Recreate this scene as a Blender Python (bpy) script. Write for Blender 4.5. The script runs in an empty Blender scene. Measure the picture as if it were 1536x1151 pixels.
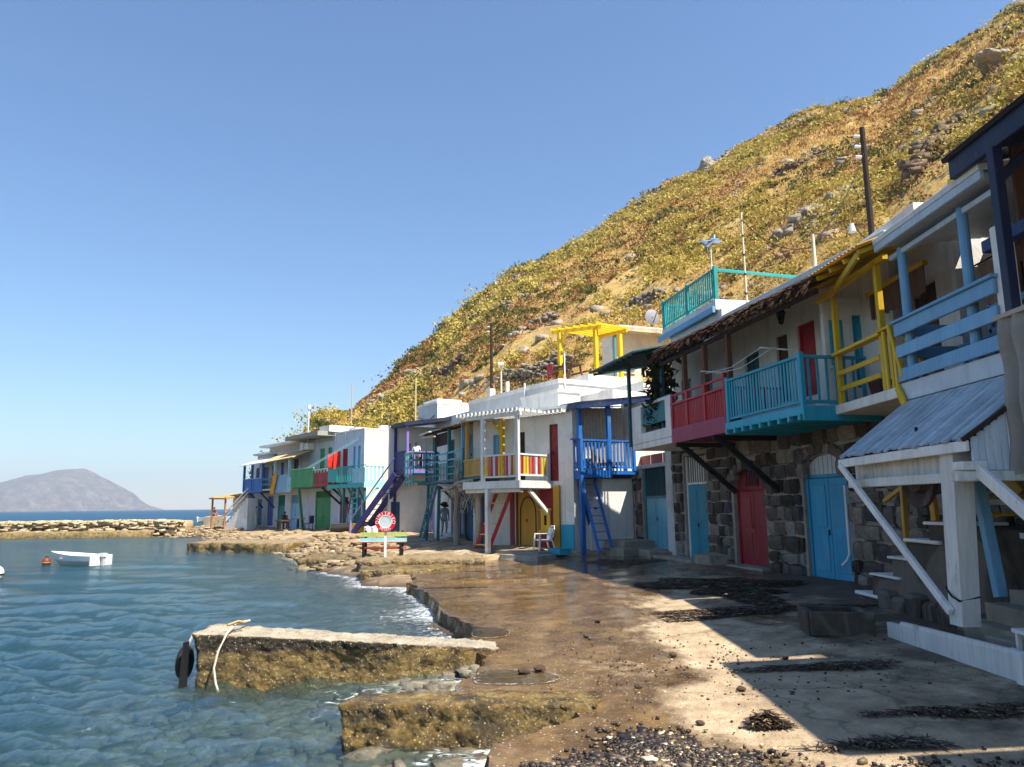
import bpy, bmesh, math, random
import numpy as np
from mathutils import Vector, Matrix, noise as mnoise
random.seed(7); RNG = np.random.default_rng(11)
SC = bpy.context.scene; COL = SC.collection
R = math.radians

# ------------------------------------------------------------------ camera
EYE = 1.65
cam = bpy.data.cameras.new('camera'); camo = bpy.data.objects.new('camera', cam); COL.objects.link(camo)
cam.sensor_width = 36; cam.lens = 26.02; cam.clip_start = 0.05; cam.clip_end = 40000
PITCH = math.atan((759.0 - 575.5) / 1110.0)
camo.matrix_world = Matrix.Translation((0, 0, EYE)) @ Matrix.Rotation(math.pi / 2 + PITCH, 4, 'X') @ Matrix.Rotation(-R(0.6), 4, 'Z')
SC.camera = camo
# ------------------------------------------------------------------ sky and sun
SUN_EL, SUN_AZ = R(58), R(-40)               # azimuth measured from +X towards +Y
w = bpy.data.worlds.new('World'); SC.world = w; w.use_nodes = True
nt = w.node_tree; bg = nt.nodes['Background']
sky = nt.nodes.new('ShaderNodeTexSky'); sky.sky_type = 'NISHITA'; sky.sun_disc = False
sky.sun_elevation = SUN_EL; sky.sun_rotation = math.pi / 2 - SUN_AZ
sky.air_density = 1.35; sky.dust_density = 0.0; sky.ozone_density = 10.0; sky.altitude = 0
nt.links.new(sky.outputs[0], bg.inputs[0]); bg.inputs[1].default_value = 0.08
sl = bpy.data.lights.new('sun', 'SUN'); sl.energy = 5.0; sl.angle = R(0.53); sl.color = (1.0, 0.93, 0.82)
so = bpy.data.objects.new('sun', sl); COL.objects.link(so)
sd = Vector((math.cos(SUN_EL) * math.cos(SUN_AZ), math.cos(SUN_EL) * math.sin(SUN_AZ), math.sin(SUN_EL)))
so.rotation_euler = sd.to_track_quat('Z', 'Y').to_euler(); so.location = (30, -8, 60)
vs = SC.view_settings; vs.view_transform = 'Standard'; vs.look = 'None'; vs.exposure = 1.1; vs.gamma = 1.0; vs.use_curve_mapping = False
SC.cycles.use_denoising = True
SC.cycles.max_bounces = 6; SC.cycles.diffuse_bounces = 3; SC.cycles.glossy_bounces = 3; SC.cycles.transmission_bounces = 3
SC.cycles.transparent_max_bounces = 8; SC.cycles.volume_bounces = 0
SC.cycles.caustics_reflective = False; SC.cycles.caustics_refractive = False

HAZE = 2.1e-4                               # density of the air over the sea, used at the end
# ------------------------------------------------------------------ materials
def C(h):
    h = h.lstrip('#'); v = [int(h[i:i + 2], 16) / 255 for i in (0, 2, 4)]
    return tuple((c / 12.92 if c <= .04045 else ((c + .055) / 1.055) ** 2.4) for c in v) + (1,)
class NT:
    def __init__(s, name):
        s.m = bpy.data.materials.new(name); s.m.use_nodes = True; s.t = s.m.node_tree
        s.b = s.t.nodes['Principled BSDF']; s.out = s.t.nodes['Material Output']
        s.co = s.n('ShaderNodeTexCoord')
    def n(s, typ, **k):
        x = s.t.nodes.new(typ)
        for a, v in k.items():
            if a.startswith('i_'): x.inputs[a[2:].replace('_', ' ')].default_value = v
            else: setattr(x, a, v)
        return x
    def l(s, a, b): s.t.links.new(a, b)
    def noise(s, scale, detail=4, rough=.6, vec=None, dist=0, stretch=None):
        x = s.n('ShaderNodeTexNoise'); x.inputs['Scale'].default_value = scale; x.inputs['Detail'].default_value = detail
        x.inputs['Roughness'].default_value = rough; x.inputs['Distortion'].default_value = dist
        v = vec or s.co.outputs['Object']
        if stretch:
            mp = s.n('ShaderNodeMapping'); mp.inputs['Scale'].default_value = stretch; s.l(v, mp.inputs[0]); v = mp.outputs[0]
        s.l(v, x.inputs['Vector']); return x.outputs['Fac']
    def ramp(s, fac, stops):
        x = s.n('ShaderNodeValToRGB'); e = x.color_ramp.elements
        while len(e) < len(stops): e.new(.5)
        for el, (p, c) in zip(e, stops): el.position = p; el.color = c if isinstance(c, tuple) else (c, c, c, 1)
        s.l(fac, x.inputs[0]); return x.outputs[0]
    def mix(s, f, a, b, mode='MIX'):
        x = s.n('ShaderNodeMix', data_type='RGBA', blend_type=mode)
        for i, v in ((0, f), (6, a), (7, b)):
            if hasattr(v, 'links') or isinstance(v, bpy.types.NodeSocket): s.l(v, x.inputs[i])
            else: x.inputs[i].default_value = v
        return x.outputs[2]
    def math(s, op, a, b=0.0, c=0.0):
        x = s.n('ShaderNodeMath', operation=op)
        for i, v in enumerate((a, b, c)):
            if isinstance(v, bpy.types.NodeSocket): s.l(v, x.inputs[i])
            else: x.inputs[i].default_value = v
        return x.outputs[0]
    def bump(s, h, strength, dist=.02, prev=None):
        x = s.n('ShaderNodeBump'); x.inputs['Strength'].default_value = strength; x.inputs['Distance'].default_value = dist
        s.l(h, x.inputs['Height'])
        if prev: s.l(prev, x.inputs['Normal'])
        return x.outputs[0]
MC = {}
def mat(col, rough=.6, var=.14, scale=2.2, bump=.25, bscale=30, dirt=None, damt=.5, dscale=1.6, rnd=0., wood=False, spec=.35, metal=0.):
    """painted / plastered / wooden surface with tonal drift, wear and fine relief"""
    key = (col, rough, var, scale, bump, bscale, dirt, damt, dscale, rnd, wood, spec, metal)
    if key in MC: return MC[key]
    N = NT('mat_' + col.lstrip('#') + ('_w' if wood else ''))
    base = C(col)
    lo = tuple(c * (1 - var) for c in base[:3]) + (1,); hi = tuple(min(1, c * (1 + var)) for c in base[:3]) + (1,)
    c = N.ramp(N.noise(scale, 5, .65, stretch=(1, 1, .35) if wood else None), [(.3, lo), (.7, hi)])
    if dirt:
        d = N.ramp(N.noise(dscale, 8, .72, stretch=(1.4, 1.4, .55)), [(.62 - .2 * damt, 0.), (.72, min(1., .35 + damt))])
        c = N.mix(d, c, C(dirt))
    if wood and dirt:      # chipped, sun bleached paint
        bl_ = N.ramp(N.noise(.9, 4, .6), [(.45, 0.), (.75, .16)]); c = N.mix(bl_, c, tuple(.55 * x + .45 * y for x, y in zip(base, C('#b9bcb4'))))
        ch = N.math('MULTIPLY', N.ramp(N.noise(13, 7, .8, stretch=(1, 1, .3)), [(.615, 0.), (.645, .8)]), N.ramp(N.noise(1.3, 3, .5), [(.42, 0.), (.62, 1.)]))
        c = N.mix(ch, c, C('#8d8069')); gr = N.ramp(N.noise(26, 4, .6, stretch=(1, 1, .06)), [(.3, .84), (.6, 1.)]); c = N.mix(1.0, c, gr, 'MULTIPLY')
    elif dirt:             # rain streaks and patched plaster
        sk = N.ramp(N.noise(4.5, 5, .7, stretch=(1, 1, .09)), [(.53, 0.), (.75, .42)]); c = N.mix(sk, c, C('#8b8272'))
        pt_ = N.ramp(N.noise(.8, 2, .4, dist=.8), [(.52, 0.), (.56, .2)]); c = N.mix(pt_, c, C('#a9a294'))
    if rnd:
        oi = N.n('ShaderNodeObjectInfo'); hs = N.n('ShaderNodeHueSaturation')
        v = N.math('MULTIPLY_ADD', oi.outputs['Random'], rnd * 2, 1 - rnd); N.l(v, hs.inputs['Value']); N.l(c, hs.inputs['Color']); c = hs.outputs[0]
    N.l(c, N.b.inputs['Base Color']); N.b.inputs['Roughness'].default_value = rough
    N.b.inputs['Specular IOR Level'].default_value = spec; N.b.inputs['Metallic'].default_value = metal
    if bump:
        h = N.noise(bscale, 6, .7, stretch=(1, 1, .12) if wood else None)
        N.l(N.bump(h, bump, .02), N.b.inputs['Normal'])
    MC[key] = N.m; return N.m
def paint(col, **k): k.setdefault('wood', True); k.setdefault('dirt', '#8f8574'); k.setdefault('damt', .18); k.setdefault('rnd', .10); k.setdefault('rough', .5); return mat(col, **k)
def white(**k): k.setdefault('dirt', '#b5aa95'); k.setdefault('damt', .22); k.setdefault('bump', .5); k.setdefault('bscale', 9); k.setdefault('var', .07); k.setdefault('rough', .85); return mat(k.pop('col', '#e2dfd8'), **k)
WHITE = white(); WHITE2 = white(col='#d9d9d6', damt=.3); CREAM = white(col='#e0d8c6', damt=.15)
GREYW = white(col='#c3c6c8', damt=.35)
WOODW = paint('#d5d6d2', dirt='#7c705f', damt=.3)
TURQ = paint('#1f9ab4'); TURQ2 = paint('#1d9c98'); TEAL = paint('#136a72'); TEALD = paint('#0f4d57'); LBLUE = paint('#6fa3c4')
SKYB = paint('#1a90b8'); BLUE = paint('#1464b4'); NAVY = paint('#122e5e'); NAVY2 = paint('#0f1f4a'); PURPLE = paint('#2c2668'); LAV = paint('#8574b8')
RED = paint('#a80d1c'); CRIM = paint('#850a1a'); MAGENTA = paint('#96284c'); YELLOW = paint('#d6ae12'); OCHRE = paint('#b88a1f'); GREEN = paint('#2f8a4c'); GREEND = paint('#1f6a3c')
ORANGE = paint('#d08a2a'); AQUA = paint('#9fd3d8'); BROWN = mat('#5a3d2c', wood=True, rnd=.2, rough=.8); DARKW = mat('#33261f', wood=True, rnd=.2, rough=.85); BLACKW = mat('#17171a', wood=True, rough=.8)
CONC = mat('#8d8678', rough=.9, var=.25, scale=3, dirt='#5a5346', damt=.4, bump=.6, bscale=14)
IRON = mat('#3a2f2a', rough=.8, var=.3, scale=6, dirt='#5e3a22', damt=.4)
def glass():
    N = NT('window_glass'); N.b.inputs['Base Color'].default_value = (.02, .03, .035, 1); N.b.inputs['Roughness'].default_value = .06; N.b.inputs['Specular IOR Level'].default_value = .6
    return N.m
GLASS = glass(); DARK = mat('#15171a', rough=.9, bump=0)
SKIN = mat('#a8755a', rough=.6, bump=0, var=.06)
CLOTH = mat('#a9a294', rough=.95, var=.12, bump=.2, scale=6)

# ------------------------------------------------------------------ object helpers
def newmesh(name, v, f, m=None, smooth=False):
    me = bpy.data.meshes.new(name); me.from_pydata([tuple(p) for p in v], [], f); me.update()
    if m is not None: me.materials.append(m)
    if smooth: me.polygons.foreach_set('use_smooth', [True] * len(me.polygons))
    return me
def link(name, me, par=None):
    o = bpy.data.objects.new(name, me); COL.objects.link(o)
    if par is not None: o.parent = par
    return o
def npmesh(name, verts, faces, m, smooth=False, attrs=None, matidx=None):
    """fast mesh from numpy arrays; faces (n,3) or (n,4)"""
    me = bpy.data.meshes.new(name); verts = np.asarray(verts, np.float32); faces = np.asarray(faces, np.int32); k = faces.shape[1]
    me.vertices.add(len(verts)); me.vertices.foreach_set('co', verts.ravel())
    me.loops.add(faces.size); me.loops.foreach_set('vertex_index', faces.ravel())
    me.polygons.add(len(faces)); me.polygons.foreach_set('loop_start', np.arange(len(faces), dtype=np.int32) * k); me.polygons.foreach_set('loop_total', np.full(len(faces), k, np.int32))
    for mm in (m if isinstance(m, (list, tuple)) else [m]): me.materials.append(mm)
    if matidx is not None: me.polygons.foreach_set('material_index', np.asarray(matidx, np.int32))
    if smooth: me.polygons.foreach_set('use_smooth', np.ones(len(faces), bool))
    for an, av in (attrs or {}).items():
        a = me.attributes.new(an, 'FLOAT', 'POINT'); a.data.foreach_set('value', np.asarray(av, np.float32))
    me.update(calc_edges=True); return me
def tag(o, label=None, cat=None, group=None, kind=None):
    if label: o['label'] = label
    if cat: o['category'] = cat
    if group: o['group'] = group
    if kind: o['kind'] = kind
    return o
CUBEF = [(0, 3, 2, 1), (4, 5, 6, 7), (0, 1, 5, 4), (1, 2, 6, 5), (2, 3, 7, 6), (3, 0, 4, 7)]
def boxmesh(name, pts, m, bev=0.):
    me = newmesh(name, pts, CUBEF, m)
    if bev:
        bm = bmesh.new(); bm.from_mesh(me)
        bmesh.ops.bevel(bm, geom=bm.edges[:], offset=bev, segments=1, affect='EDGES', profile=.5); bm.to_mesh(me); bm.free()
    return me
class Th:
    """a thing: an Empty at its base; local x = u along the front, y = n outwards to the sea, z up"""
    def __init__(s, name, label, cat, x, y, a=0., z=0., group=None, bev=0.):
        s.r = bpy.data.objects.new(name, None); COL.objects.link(s.r); s.r.empty_display_size = .3
        s.r.location = (x, y, z); s.r.rotation_euler = (0, 0, math.pi / 2 - R(a)); s.bev = bev
        tag(s.r, label, cat, group)
    def mesh(s, name, v, f, m, par=None, smooth=False): return link(name, newmesh(name, v, f, m, smooth), par or s.r)
    def box(s, name, u, n, z, m, par=None, bev=None, j=0.):
        (u0, u1), (n0, n1), (z0, z1) = sorted(u), sorted(n), sorted(z)
        p = [(u0, n0, z0), (u1, n0, z0), (u1, n1, z0), (u0, n1, z0), (u0, n0, z1), (u1, n0, z1), (u1, n1, z1), (u0, n1, z1)]
        if j: p = [tuple(c + random.uniform(-j, j) for c in q) for q in p]
        b = s.bev if bev is None else bev
        mn = min(u1 - u0, n1 - n0, z1 - z0); b = min(b, mn * .3)
        return link(name, boxmesh(name, p, m, b), par or s.r)
    def beam(s, name, p, q, w, h, m, par=None, up=(0, 0, 1), bev=None):
        p, q = Vector(p), Vector(q); d = (q - p).normalized(); x = d.cross(Vector(up))
        if x.length < 1e-3: x = d.cross(Vector((1, 0, 0)))
        x.normalize(); y = x.cross(d); x *= w / 2; y *= h / 2
        v = [p - x - y, p + x - y, p + x + y, p - x + y, q - x - y, q + x - y, q + x + y, q - x + y]
        b = min(s.bev if bev is None else bev, min(w, h) * .3)
        return link(name, boxmesh(name, v, m, b), par or s.r)
    def quadslab(s, name, a, b, c, d, t, m, par=None, bev=None):
        """slab under the quad a-b-c-d (top), thickness t"""
        a, b, c, d = map(Vector, (a, b, c, d)); nn = (b - a).cross(d - a).normalized()
        if nn.z < 0: nn = -nn; b, d = d, b
        v = [p - nn * t for p in (a, b, c, d)] + [a, b, c, d]
        return link(name, boxmesh(name, v, m, min(s.bev if bev is None else bev, t * .3)), par or s.r)
    def cyl(s, name, p, q, r0, r1, m, par=None, seg=10, wob=0.):
        p, q = Vector(p), Vector(q); d = (q - p).normalized(); x = d.orthogonal().normalized(); y = d.cross(x); v = []
        K = 4 if wob else 1
        for k in range(K + 1):
            t = k / K; c = p.lerp(q, t); off = (x * random.uniform(-wob, wob) + y * random.uniform(-wob, wob)) if 0 < k < K else Vector()
            rr = r0 + (r1 - r0) * t
            for i in range(seg):
                an = 2 * math.pi * i / seg; v.append(c + off + (x * math.cos(an) + y * math.sin(an)) * rr)
        f = [(k * seg + i, k * seg + (i + 1) % seg, (k + 1) * seg + (i + 1) % seg, (k + 1) * seg + i) for k in range(K) for i in range(seg)]
        f += [tuple(range(seg))[::-1], tuple(K * seg + i for i in range(seg))]
        return s.mesh(name, v, f, m, par, smooth=False)
    def tube(s, name, pts, r, m, par=None, seg=6):
        pts = [Vector(p) for p in pts]; v = []; f = []
        for i, p in enumerate(pts):
            d = (pts[min(i + 1, len(pts) - 1)] - pts[max(i - 1, 0)]).normalized(); x = d.orthogonal().normalized(); y = d.cross(x)
            if i and (x.dot(px) < 0): x, y = -x, -y
            px = x
            for k in range(seg): an = 2 * math.pi * k / seg; v.append(p + (x * math.cos(an) + y * math.sin(an)) * r)
        for i in range(len(pts) - 1):
            for k in range(seg): f.append((i * seg + k, i * seg + (k + 1) % seg, (i + 1) * seg + (k + 1) % seg, (i + 1) * seg + k))
        return s.mesh(name, v, f, m, par, smooth=True)
    def wall(s, name, u, z, m, n=0., th=.22, holes=(), par=None, depth=None, axis='u'):
        """wall in the plane n with real openings; depth adds side walls and back; axis 'n' makes it face -u instead"""
        us = sorted({u[0], u[1], *[h[i] for h in holes for i in (0, 1)]}); zs = sorted({z[0], z[1], *[h[i] for h in holes for i in (2, 3)]})
        us = [x for x in us if u[0] <= x <= u[1]]; zs = [x for x in zs if z[0] <= x <= z[1]]
        v, f = [], []
        T = (lambda a, b, c: (a, b, c)) if axis == 'u' else (lambda a, b, c: (b, a, c))
        def q(*p):
            i = len(v); v.extend(T(*x) for x in p); f.append((i, i + 1, i + 2, i + 3))
        sg = -1 if axis == 'u' else 1
        nb = n + sg * th
        for i in range(len(us) - 1):
            for j in range(len(zs) - 1):
                uc, zc = (us[i] + us[i + 1]) / 2, (zs[j] + zs[j + 1]) / 2
                if any(h[0] < uc < h[1] and h[2] < zc < h[3] for h in holes): continue
                q((us[i], n, zs[j]), (us[i + 1], n, zs[j]), (us[i + 1], n, zs[j + 1]), (us[i], n, zs[j + 1]))
        for a, b, c, d in [h[:4] for h in holes]:
            q((a, n, c), (a, nb, c), (a, nb, d), (a, n, d)); q((b, n, c), (b, nb, c), (b, nb, d), (b, n, d))
            q((a, n, c), (b, n, c), (b, nb, c), (a, nb, c)); q((a, n, d), (b, n, d), (b, nb, d), (a, nb, d))
        D = n + sg * depth if depth else nb
        for k in (0, 1): q((u[k], n, z[0]), (u[k], D, z[0]), (u[k], D, z[1]), (u[k], n, z[1]))
        q((u[0], n, z[1]), (u[1], n, z[1]), (u[1], D, z[1]), (u[0], D, z[1]))
        q((u[0], D, z[0]), (u[1], D, z[0]), (u[1], D, z[1]), (u[0], D, z[1]))
        return s.mesh(name, v, f, m, par)
    def door(s, u, z, m, n=-.12, leaves=2, panels=True, transom=0., trm=None, handle=True, par=None, frame=None, axis='u', name='door', label=None):
        """door leaf set in its opening: boards, raised panels, transom with bars, handle"""
        u0, u1 = sorted(u); z0, z1 = z; zt = z1 - transom
        A = (lambda a, b, c: (a, b, c)) if axis == 'u' else (lambda a, b, c: (b, a, c))
        sg = 1 if axis == 'u' else -1
        def bx(nm, uu, nn, zz, mm, pp): return s.box(nm, *A(uu, nn, zz), mm, pp)
        fm = frame or m
        d = bx(name, (u0, u1), (n - sg * .05, n - sg * .02), (z0, zt), m, par)
        if label: d['label'] = label
        fw = min(.07, (u1 - u0) * .09)
        bx('frame', (u0, u0 + fw), (n - sg * .02, n + sg * .05), (z0, z1), fm, d); bx('frame', (u1 - fw, u1), (n - sg * .02, n + sg * .05), (z0, z1), fm, d)
        bx('lintel', (u0 + fw, u1 - fw), (n - sg * .02, n + sg * .045), (zt - fw, zt), fm, d)
        a, b = u0 + fw, u1 - fw; lw = (b - a) / leaves
        for k in range(leaves):
            la, lb = a + k * lw + .008, a + (k + 1) * lw - .008
            lf = bx('leaf', (la, lb), (n - sg * .018, n + sg * .02), (z0 + .02, zt - fw - .01), m, d)
            if panels:
                hz = zt - fw - z0; pw = (lb - la) * .16
                for p0, p1 in ((.08, .44), (.52, .93)):
                    bx('panel', (la + pw, lb - pw), (n + sg * .02, n + sg * .036), (z0 + hz * p0, z0 + hz * p1), m, d)
        if transom:
            bx('transom_pane', (u0, u1), (n - sg * .06, n - sg * .05), (zt, z1), DARK, d)
            nb = max(2, int((u1 - u0) / .16))
            for k in range(nb):
                c = a + (b - a) * (k + .5) / nb
                bx('transom_bar', (c - .025, c + .025), (n - sg * .045, n - sg * .01), (zt, z1 - .02), trm or m, d)
        if handle: bx('handle', ((u0 + u1) / 2 + .05, (u0 + u1) / 2 + .08), (n + sg * .02, n + sg * .06), (z0 + .95, z0 + 1.07), IRON, d)
        return d
    def window(s, u, z, m, n=-.1, bars=(1, 1), shutter=None, par=None, axis='u'):
        u0, u1 = sorted(u); z0, z1 = z; A = (lambda a, b, c: (a, b, c)) if axis == 'u' else (lambda a, b, c: (b, a, c)); sg = 1 if axis == 'u' else -1
        bx = lambda nm, uu, nn, zz, mm, pp=None: s.box(nm, *A(uu, nn, zz), mm, pp)
        w_ = bx('window', (u0, u1), (n - sg * .04, n - sg * .02), (z0, z1), GLASS, par); t = .05
        for (a, b, c, d) in ((u0, u0 + t, z0, z1), (u1 - t, u1, z0, z1), (u0 + t, u1 - t, z0, z0 + t), (u0 + t, u1 - t, z1 - t, z1)): bx('frame', (a, b), (n - sg * .02, n + sg * .04), (c, d), m, w_)
        for k in range(bars[0]): c = u0 + (u1 - u0) * (k + 1) / (bars[0] + 1); bx('bar', (c - .02, c + .02), (n - sg * .02, n + sg * .02), (z0 + t, z1 - t), m, w_)
        for k in range(bars[1]): c = z0 + (z1 - z0) * (k + 1) / (bars[1] + 1); bx('bar', (u0 + t, u1 - t), (n - sg * .02, n + sg * .018), (c - .02, c + .02), m, w_)
        bx('sill', (u0 - .05, u1 + .05), (n - sg * .02, n + sg * .14), (z0 - .06, z0 - .002), WHITE, w_)
        if shutter:
            for a, b in ((u0 + .01, (u0 + u1) / 2 - .005), ((u0 + u1) / 2 + .005, u1 - .01)): bx('shutter', (a, b), (n + sg * .045, n + sg * .075), (z0 + .02, z1 - .02), shutter, w_)
        return w_
    def rail_u(s, par, u, n, z, m, post=.07, slat=.045, gap=.11, rails=2, top=.08, cols=None, zlo=.08):
        """slatted balustrade running along u at n; cols cycles slat materials"""
        u0, u1 = sorted(u); z0, z1 = z
        s.box('top_rail', (u0, u1), (n - .045, n + .045), (z1 - .06, z1), m, par)
        if rails > 1: s.box('bottom_rail', (u0, u1), (n - .03, n + .03), (z0 + zlo, z0 + zlo + .06), m, par)
        k = max(1, int(round((u1 - u0) / gap)))
        for i in range(k):
            c = u0 + (u1 - u0) * (i + .5) / k + random.uniform(-.006, .006)
            s.box('slat', (c - slat / 2, c + slat / 2), (n - .012, n + .012), (z0 + (zlo + .06 if rails > 1 else 0), z1 - .06), cols[i % len(cols)] if cols else m, par, j=.003)
    def rail_n(s, par, n, u, z, m, slat=.045, gap=.11, cols=None, zlo=.08):
        n0, n1 = sorted(n); z0, z1 = z
        s.box('top_rail', (u - .04, u + .04), (n0, n1), (z1 - .062, z1 - .002), m, par); s.box('bottom_rail', (u - .03, u + .03), (n0, n1), (z0 + zlo, z0 + zlo + .06), m, par)
        k = max(1, int(round((n1 - n0) / gap)))
        for i in range(k):
            c = n0 + (n1 - n0) * (i + .5) / k
            s.box('slat', (u - .012, u + .012), (c - slat / 2, c + slat / 2), (z0 + zlo + .06, z1 - .06), cols[i % len(cols)] if cols else m, par, j=.003)
    def world(s, u, n, z): return s.r.matrix_basis @ Vector((u, n, z))

# ------------------------------------------------------------------ noise on arrays
def vnoise(x, y, seed=0):
    xi = np.floor(x).astype(np.int64); yi = np.floor(y).astype(np.int64); fx = x - xi; fy = y - yi
    fx = fx * fx * (3 - 2 * fx); fy = fy * fy * (3 - 2 * fy)
    def h(a, b):
        n = (a * 374761393 + b * 668265263 + seed * 974711) & 0x7fffffff
        n = ((n ^ (n >> 13)) * 1274126177) & 0x7fffffff
        return ((n ^ (n >> 16)) & 0xffff) / 65535.0
    return (h(xi, yi) * (1 - fx) + h(xi + 1, yi) * fx) * (1 - fy) + (h(xi, yi + 1) * (1 - fx) + h(xi + 1, yi + 1) * fx) * fy
def fbm(x, y, oct=4, seed=0, gain=.5):
    t = 0; a = 1; s = 0
    for k in range(oct): t = t + a * (vnoise(x * 2 ** k, y * 2 ** k, seed + k) - .5); s += a; a *= gain
    return t / s * 2
def grid_faces(nr, nc):
    i = np.arange((nr - 1) * (nc - 1)); r = i // (nc - 1); c = i % (nc - 1); a = r * nc + c
    return np.stack([a, a + 1, a + nc + 1, a + nc], 1)
# ------------------------------------------------------------------ shoreline, ground, sea
WZ = -0.5
QUAY = [(-.35, -6), (-.32, 2), (-.27, 4.6), (-.25, 5.54), (-.21, 6.38), (.18, 6.6), (.5, 6.9), (.62, 7.35), (-.3, 7.6), (-.71, 7.72), (-.58, 8.4), (-.41, 9.2), (-.38, 9.9), (-.62, 10.5), (-.77, 10.9), (-.5, 11.4), (-.54, 12),
        (-.9, 12.9), (-1.28, 13.8), (-1.6, 15.6), (-1.97, 17.17), (-2.4, 18.7), (-2.7, 19.42), (-2.62, 20.6), (-3.0, 22.0), (-3.2, 24.6), (-2.5, 27.2), (-1.4, 29.2), (0, 30.5), (5, 31), (9, 22), (10, 10), (10, -6)]
SHORE = [(-.3, -20), (-.35, 2), (-.25, 6.4), (.5, 6.9), (-.5, 8.5), (-.4, 10), (-.7, 11), (-.6, 12), (-1.3, 13.8), (-2, 17.2), (-2.75, 19.4), (-2.9, 20.6), (-4.3, 21.0), (-5.0, 23.4), (-6.3, 25.2), (-7.4, 27.6), (-8.3, 29.9), (-9.6, 32.8), (-10.6, 36.2), (-13.4, 38.6), (-16, 39.8), (-17.6, 42.5), (-18.3, 47), (-20.5, 52.5), (-24, 57.2), (-28, 60.6), (-41, 60.2), (-90, 57.5), (-90, 66), (-45, 67), (-33, 69), (-30, 74), (-36, 90), (-40, 140), (160, 200), (200, -20)]
def poly_sd(x, y, poly):
    """signed distance, positive inside"""
    d = np.full(x.shape, 1e9); ins = np.zeros(x.shape, bool); n = len(poly)
    for i in range(n):
        (ax, ay), (bx, by) = poly[i], poly[(i + 1) % n]
        ex, ey = bx - ax, by - ay; t = np.clip(((x - ax) * ex + (y - ay) * ey) / (ex * ex + ey * ey), 0, 1)
        d = np.minimum(d, np.hypot(x - ax - t * ex, y - ay - t * ey))
        c = ((ay > y) != (by > y)) & (x < (bx - ax) * (y - ay) / (by - ay + 1e-12) + ax); ins ^= c
    return np.where(ins, d, -d)
def sstep(a, b, x): t = np.clip((x - a) / (b - a), 0, 1); return t * t * (3 - 2 * t)
def ground_h(x, y):
    s = poly_sd(x, y, SHORE) + .35 * fbm(x * .7, y * .7, 3, 5)
    land = WZ + .78 * (1 - np.exp(-np.maximum(s, 0) / 3.2)) + .10 * fbm(x * 1.3, y * 1.3, 4, 9) * sstep(0, 1.5, s) + .05 * fbm(x * 4, y * 4, 3, 19)
    d = np.maximum(-s, 0)
    bed = WZ - .10 - 3.6 * (1 - np.exp(-(d / 13.) ** 1.6)) + .10 * fbm(x * .9, y * .9, 4, 3)
    q = 1 - sstep(24, 28, y)
    land = np.where(s > 0, land * (1 - q) + np.minimum(land, -.32) * q, bed)
    fr = sstep(1.5, 0, y - 20) * 0
    return np.where(s > 0, land, bed)
def polar(th, r):
    T, RR = np.meshgrid(np.radians(th), r); return RR * np.sin(T), RR * np.cos(T)
# ground sheet: sea bed, rocky beach, land under the houses, out to the horizon
th = np.unique(np.concatenate([np.linspace(-85, -38, 60), np.linspace(-38, 8, 460), np.linspace(8, 85, 130)]))
rr = np.concatenate([1 / np.linspace(1 / 2.2, 1 / 90, 420), np.geomspace(95, 5200, 26)])
X, Y = polar(th, rr); Z = ground_h(X, Y); Z = np.where(np.hypot(X, Y) > 150, np.minimum(Z, -6), Z); Z = np.maximum(Z, -12)
me = npmesh('ground', np.stack([X, Y, Z], -1).reshape(-1, 3), grid_faces(*X.shape)[:, ::-1], None, True)
me.materials.clear()
def ground_mat():
    N = NT('rocky_shore'); P = N.n('ShaderNodeNewGeometry').outputs['Position']
    vor = N.n('ShaderNodeTexVoronoi'); vor.inputs['Scale'].default_value = 2.6; vor.inputs['Randomness'].default_value = 1; N.l(P, vor.inputs['Vector'])
    big = N.noise(.35, 5, .6, P)
    c1 = N.ramp(N.noise(1.5, 7, .7, P), [(.3, C('#6f5a41')), (.5, C('#a58a66')), (.68, C('#cbb48d'))])
    c2 = N.ramp(vor.outputs['Color'], [(.2, C('#5b4a39')), (.6, C('#a08a6c')), (.9, C('#d4c3a3'))])
    c = N.mix(N.ramp(big, [(.45, 0.), (.6, .8)]), c1, c2)
    sep = N.n('ShaderNodeSeparateXYZ'); N.l(P, sep.inputs[0])
    wet = N.ramp(N.math('ADD', N.math('MULTIPLY', sep.outputs[2], 1.0), .62), [(.12, 1.), (.36, 0.)])   # wet belt just above the water line
    c = N.mix(wet, c, C('#4a3a22'))
    deep = N.ramp(N.math('MULTIPLY', sep.outputs[2], -1.0), [(.5, 0.), (.75, 1.)])
    bedc = N.ramp(N.noise(3.5, 6, .75, P), [(.35, C('#3c3a34')), (.55, C('#6d6453')), (.72, C('#a19a86'))])
    c = N.mix(deep, c, bedc)
    N.l(c, N.b.inputs['Base Color']); N.l(N.ramp(wet, [(0., .95), (1., .35)]), N.b.inputs['Roughness'])
    N.l(N.bump(N.noise(9, 8, .75, P), .9, .08, N.bump(vor.outputs['Distance'], .5, .12)), N.b.inputs['Normal'])
    return N.m
me.materials.append(ground_mat()); tag(link('ground', me), kind='structure')

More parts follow.
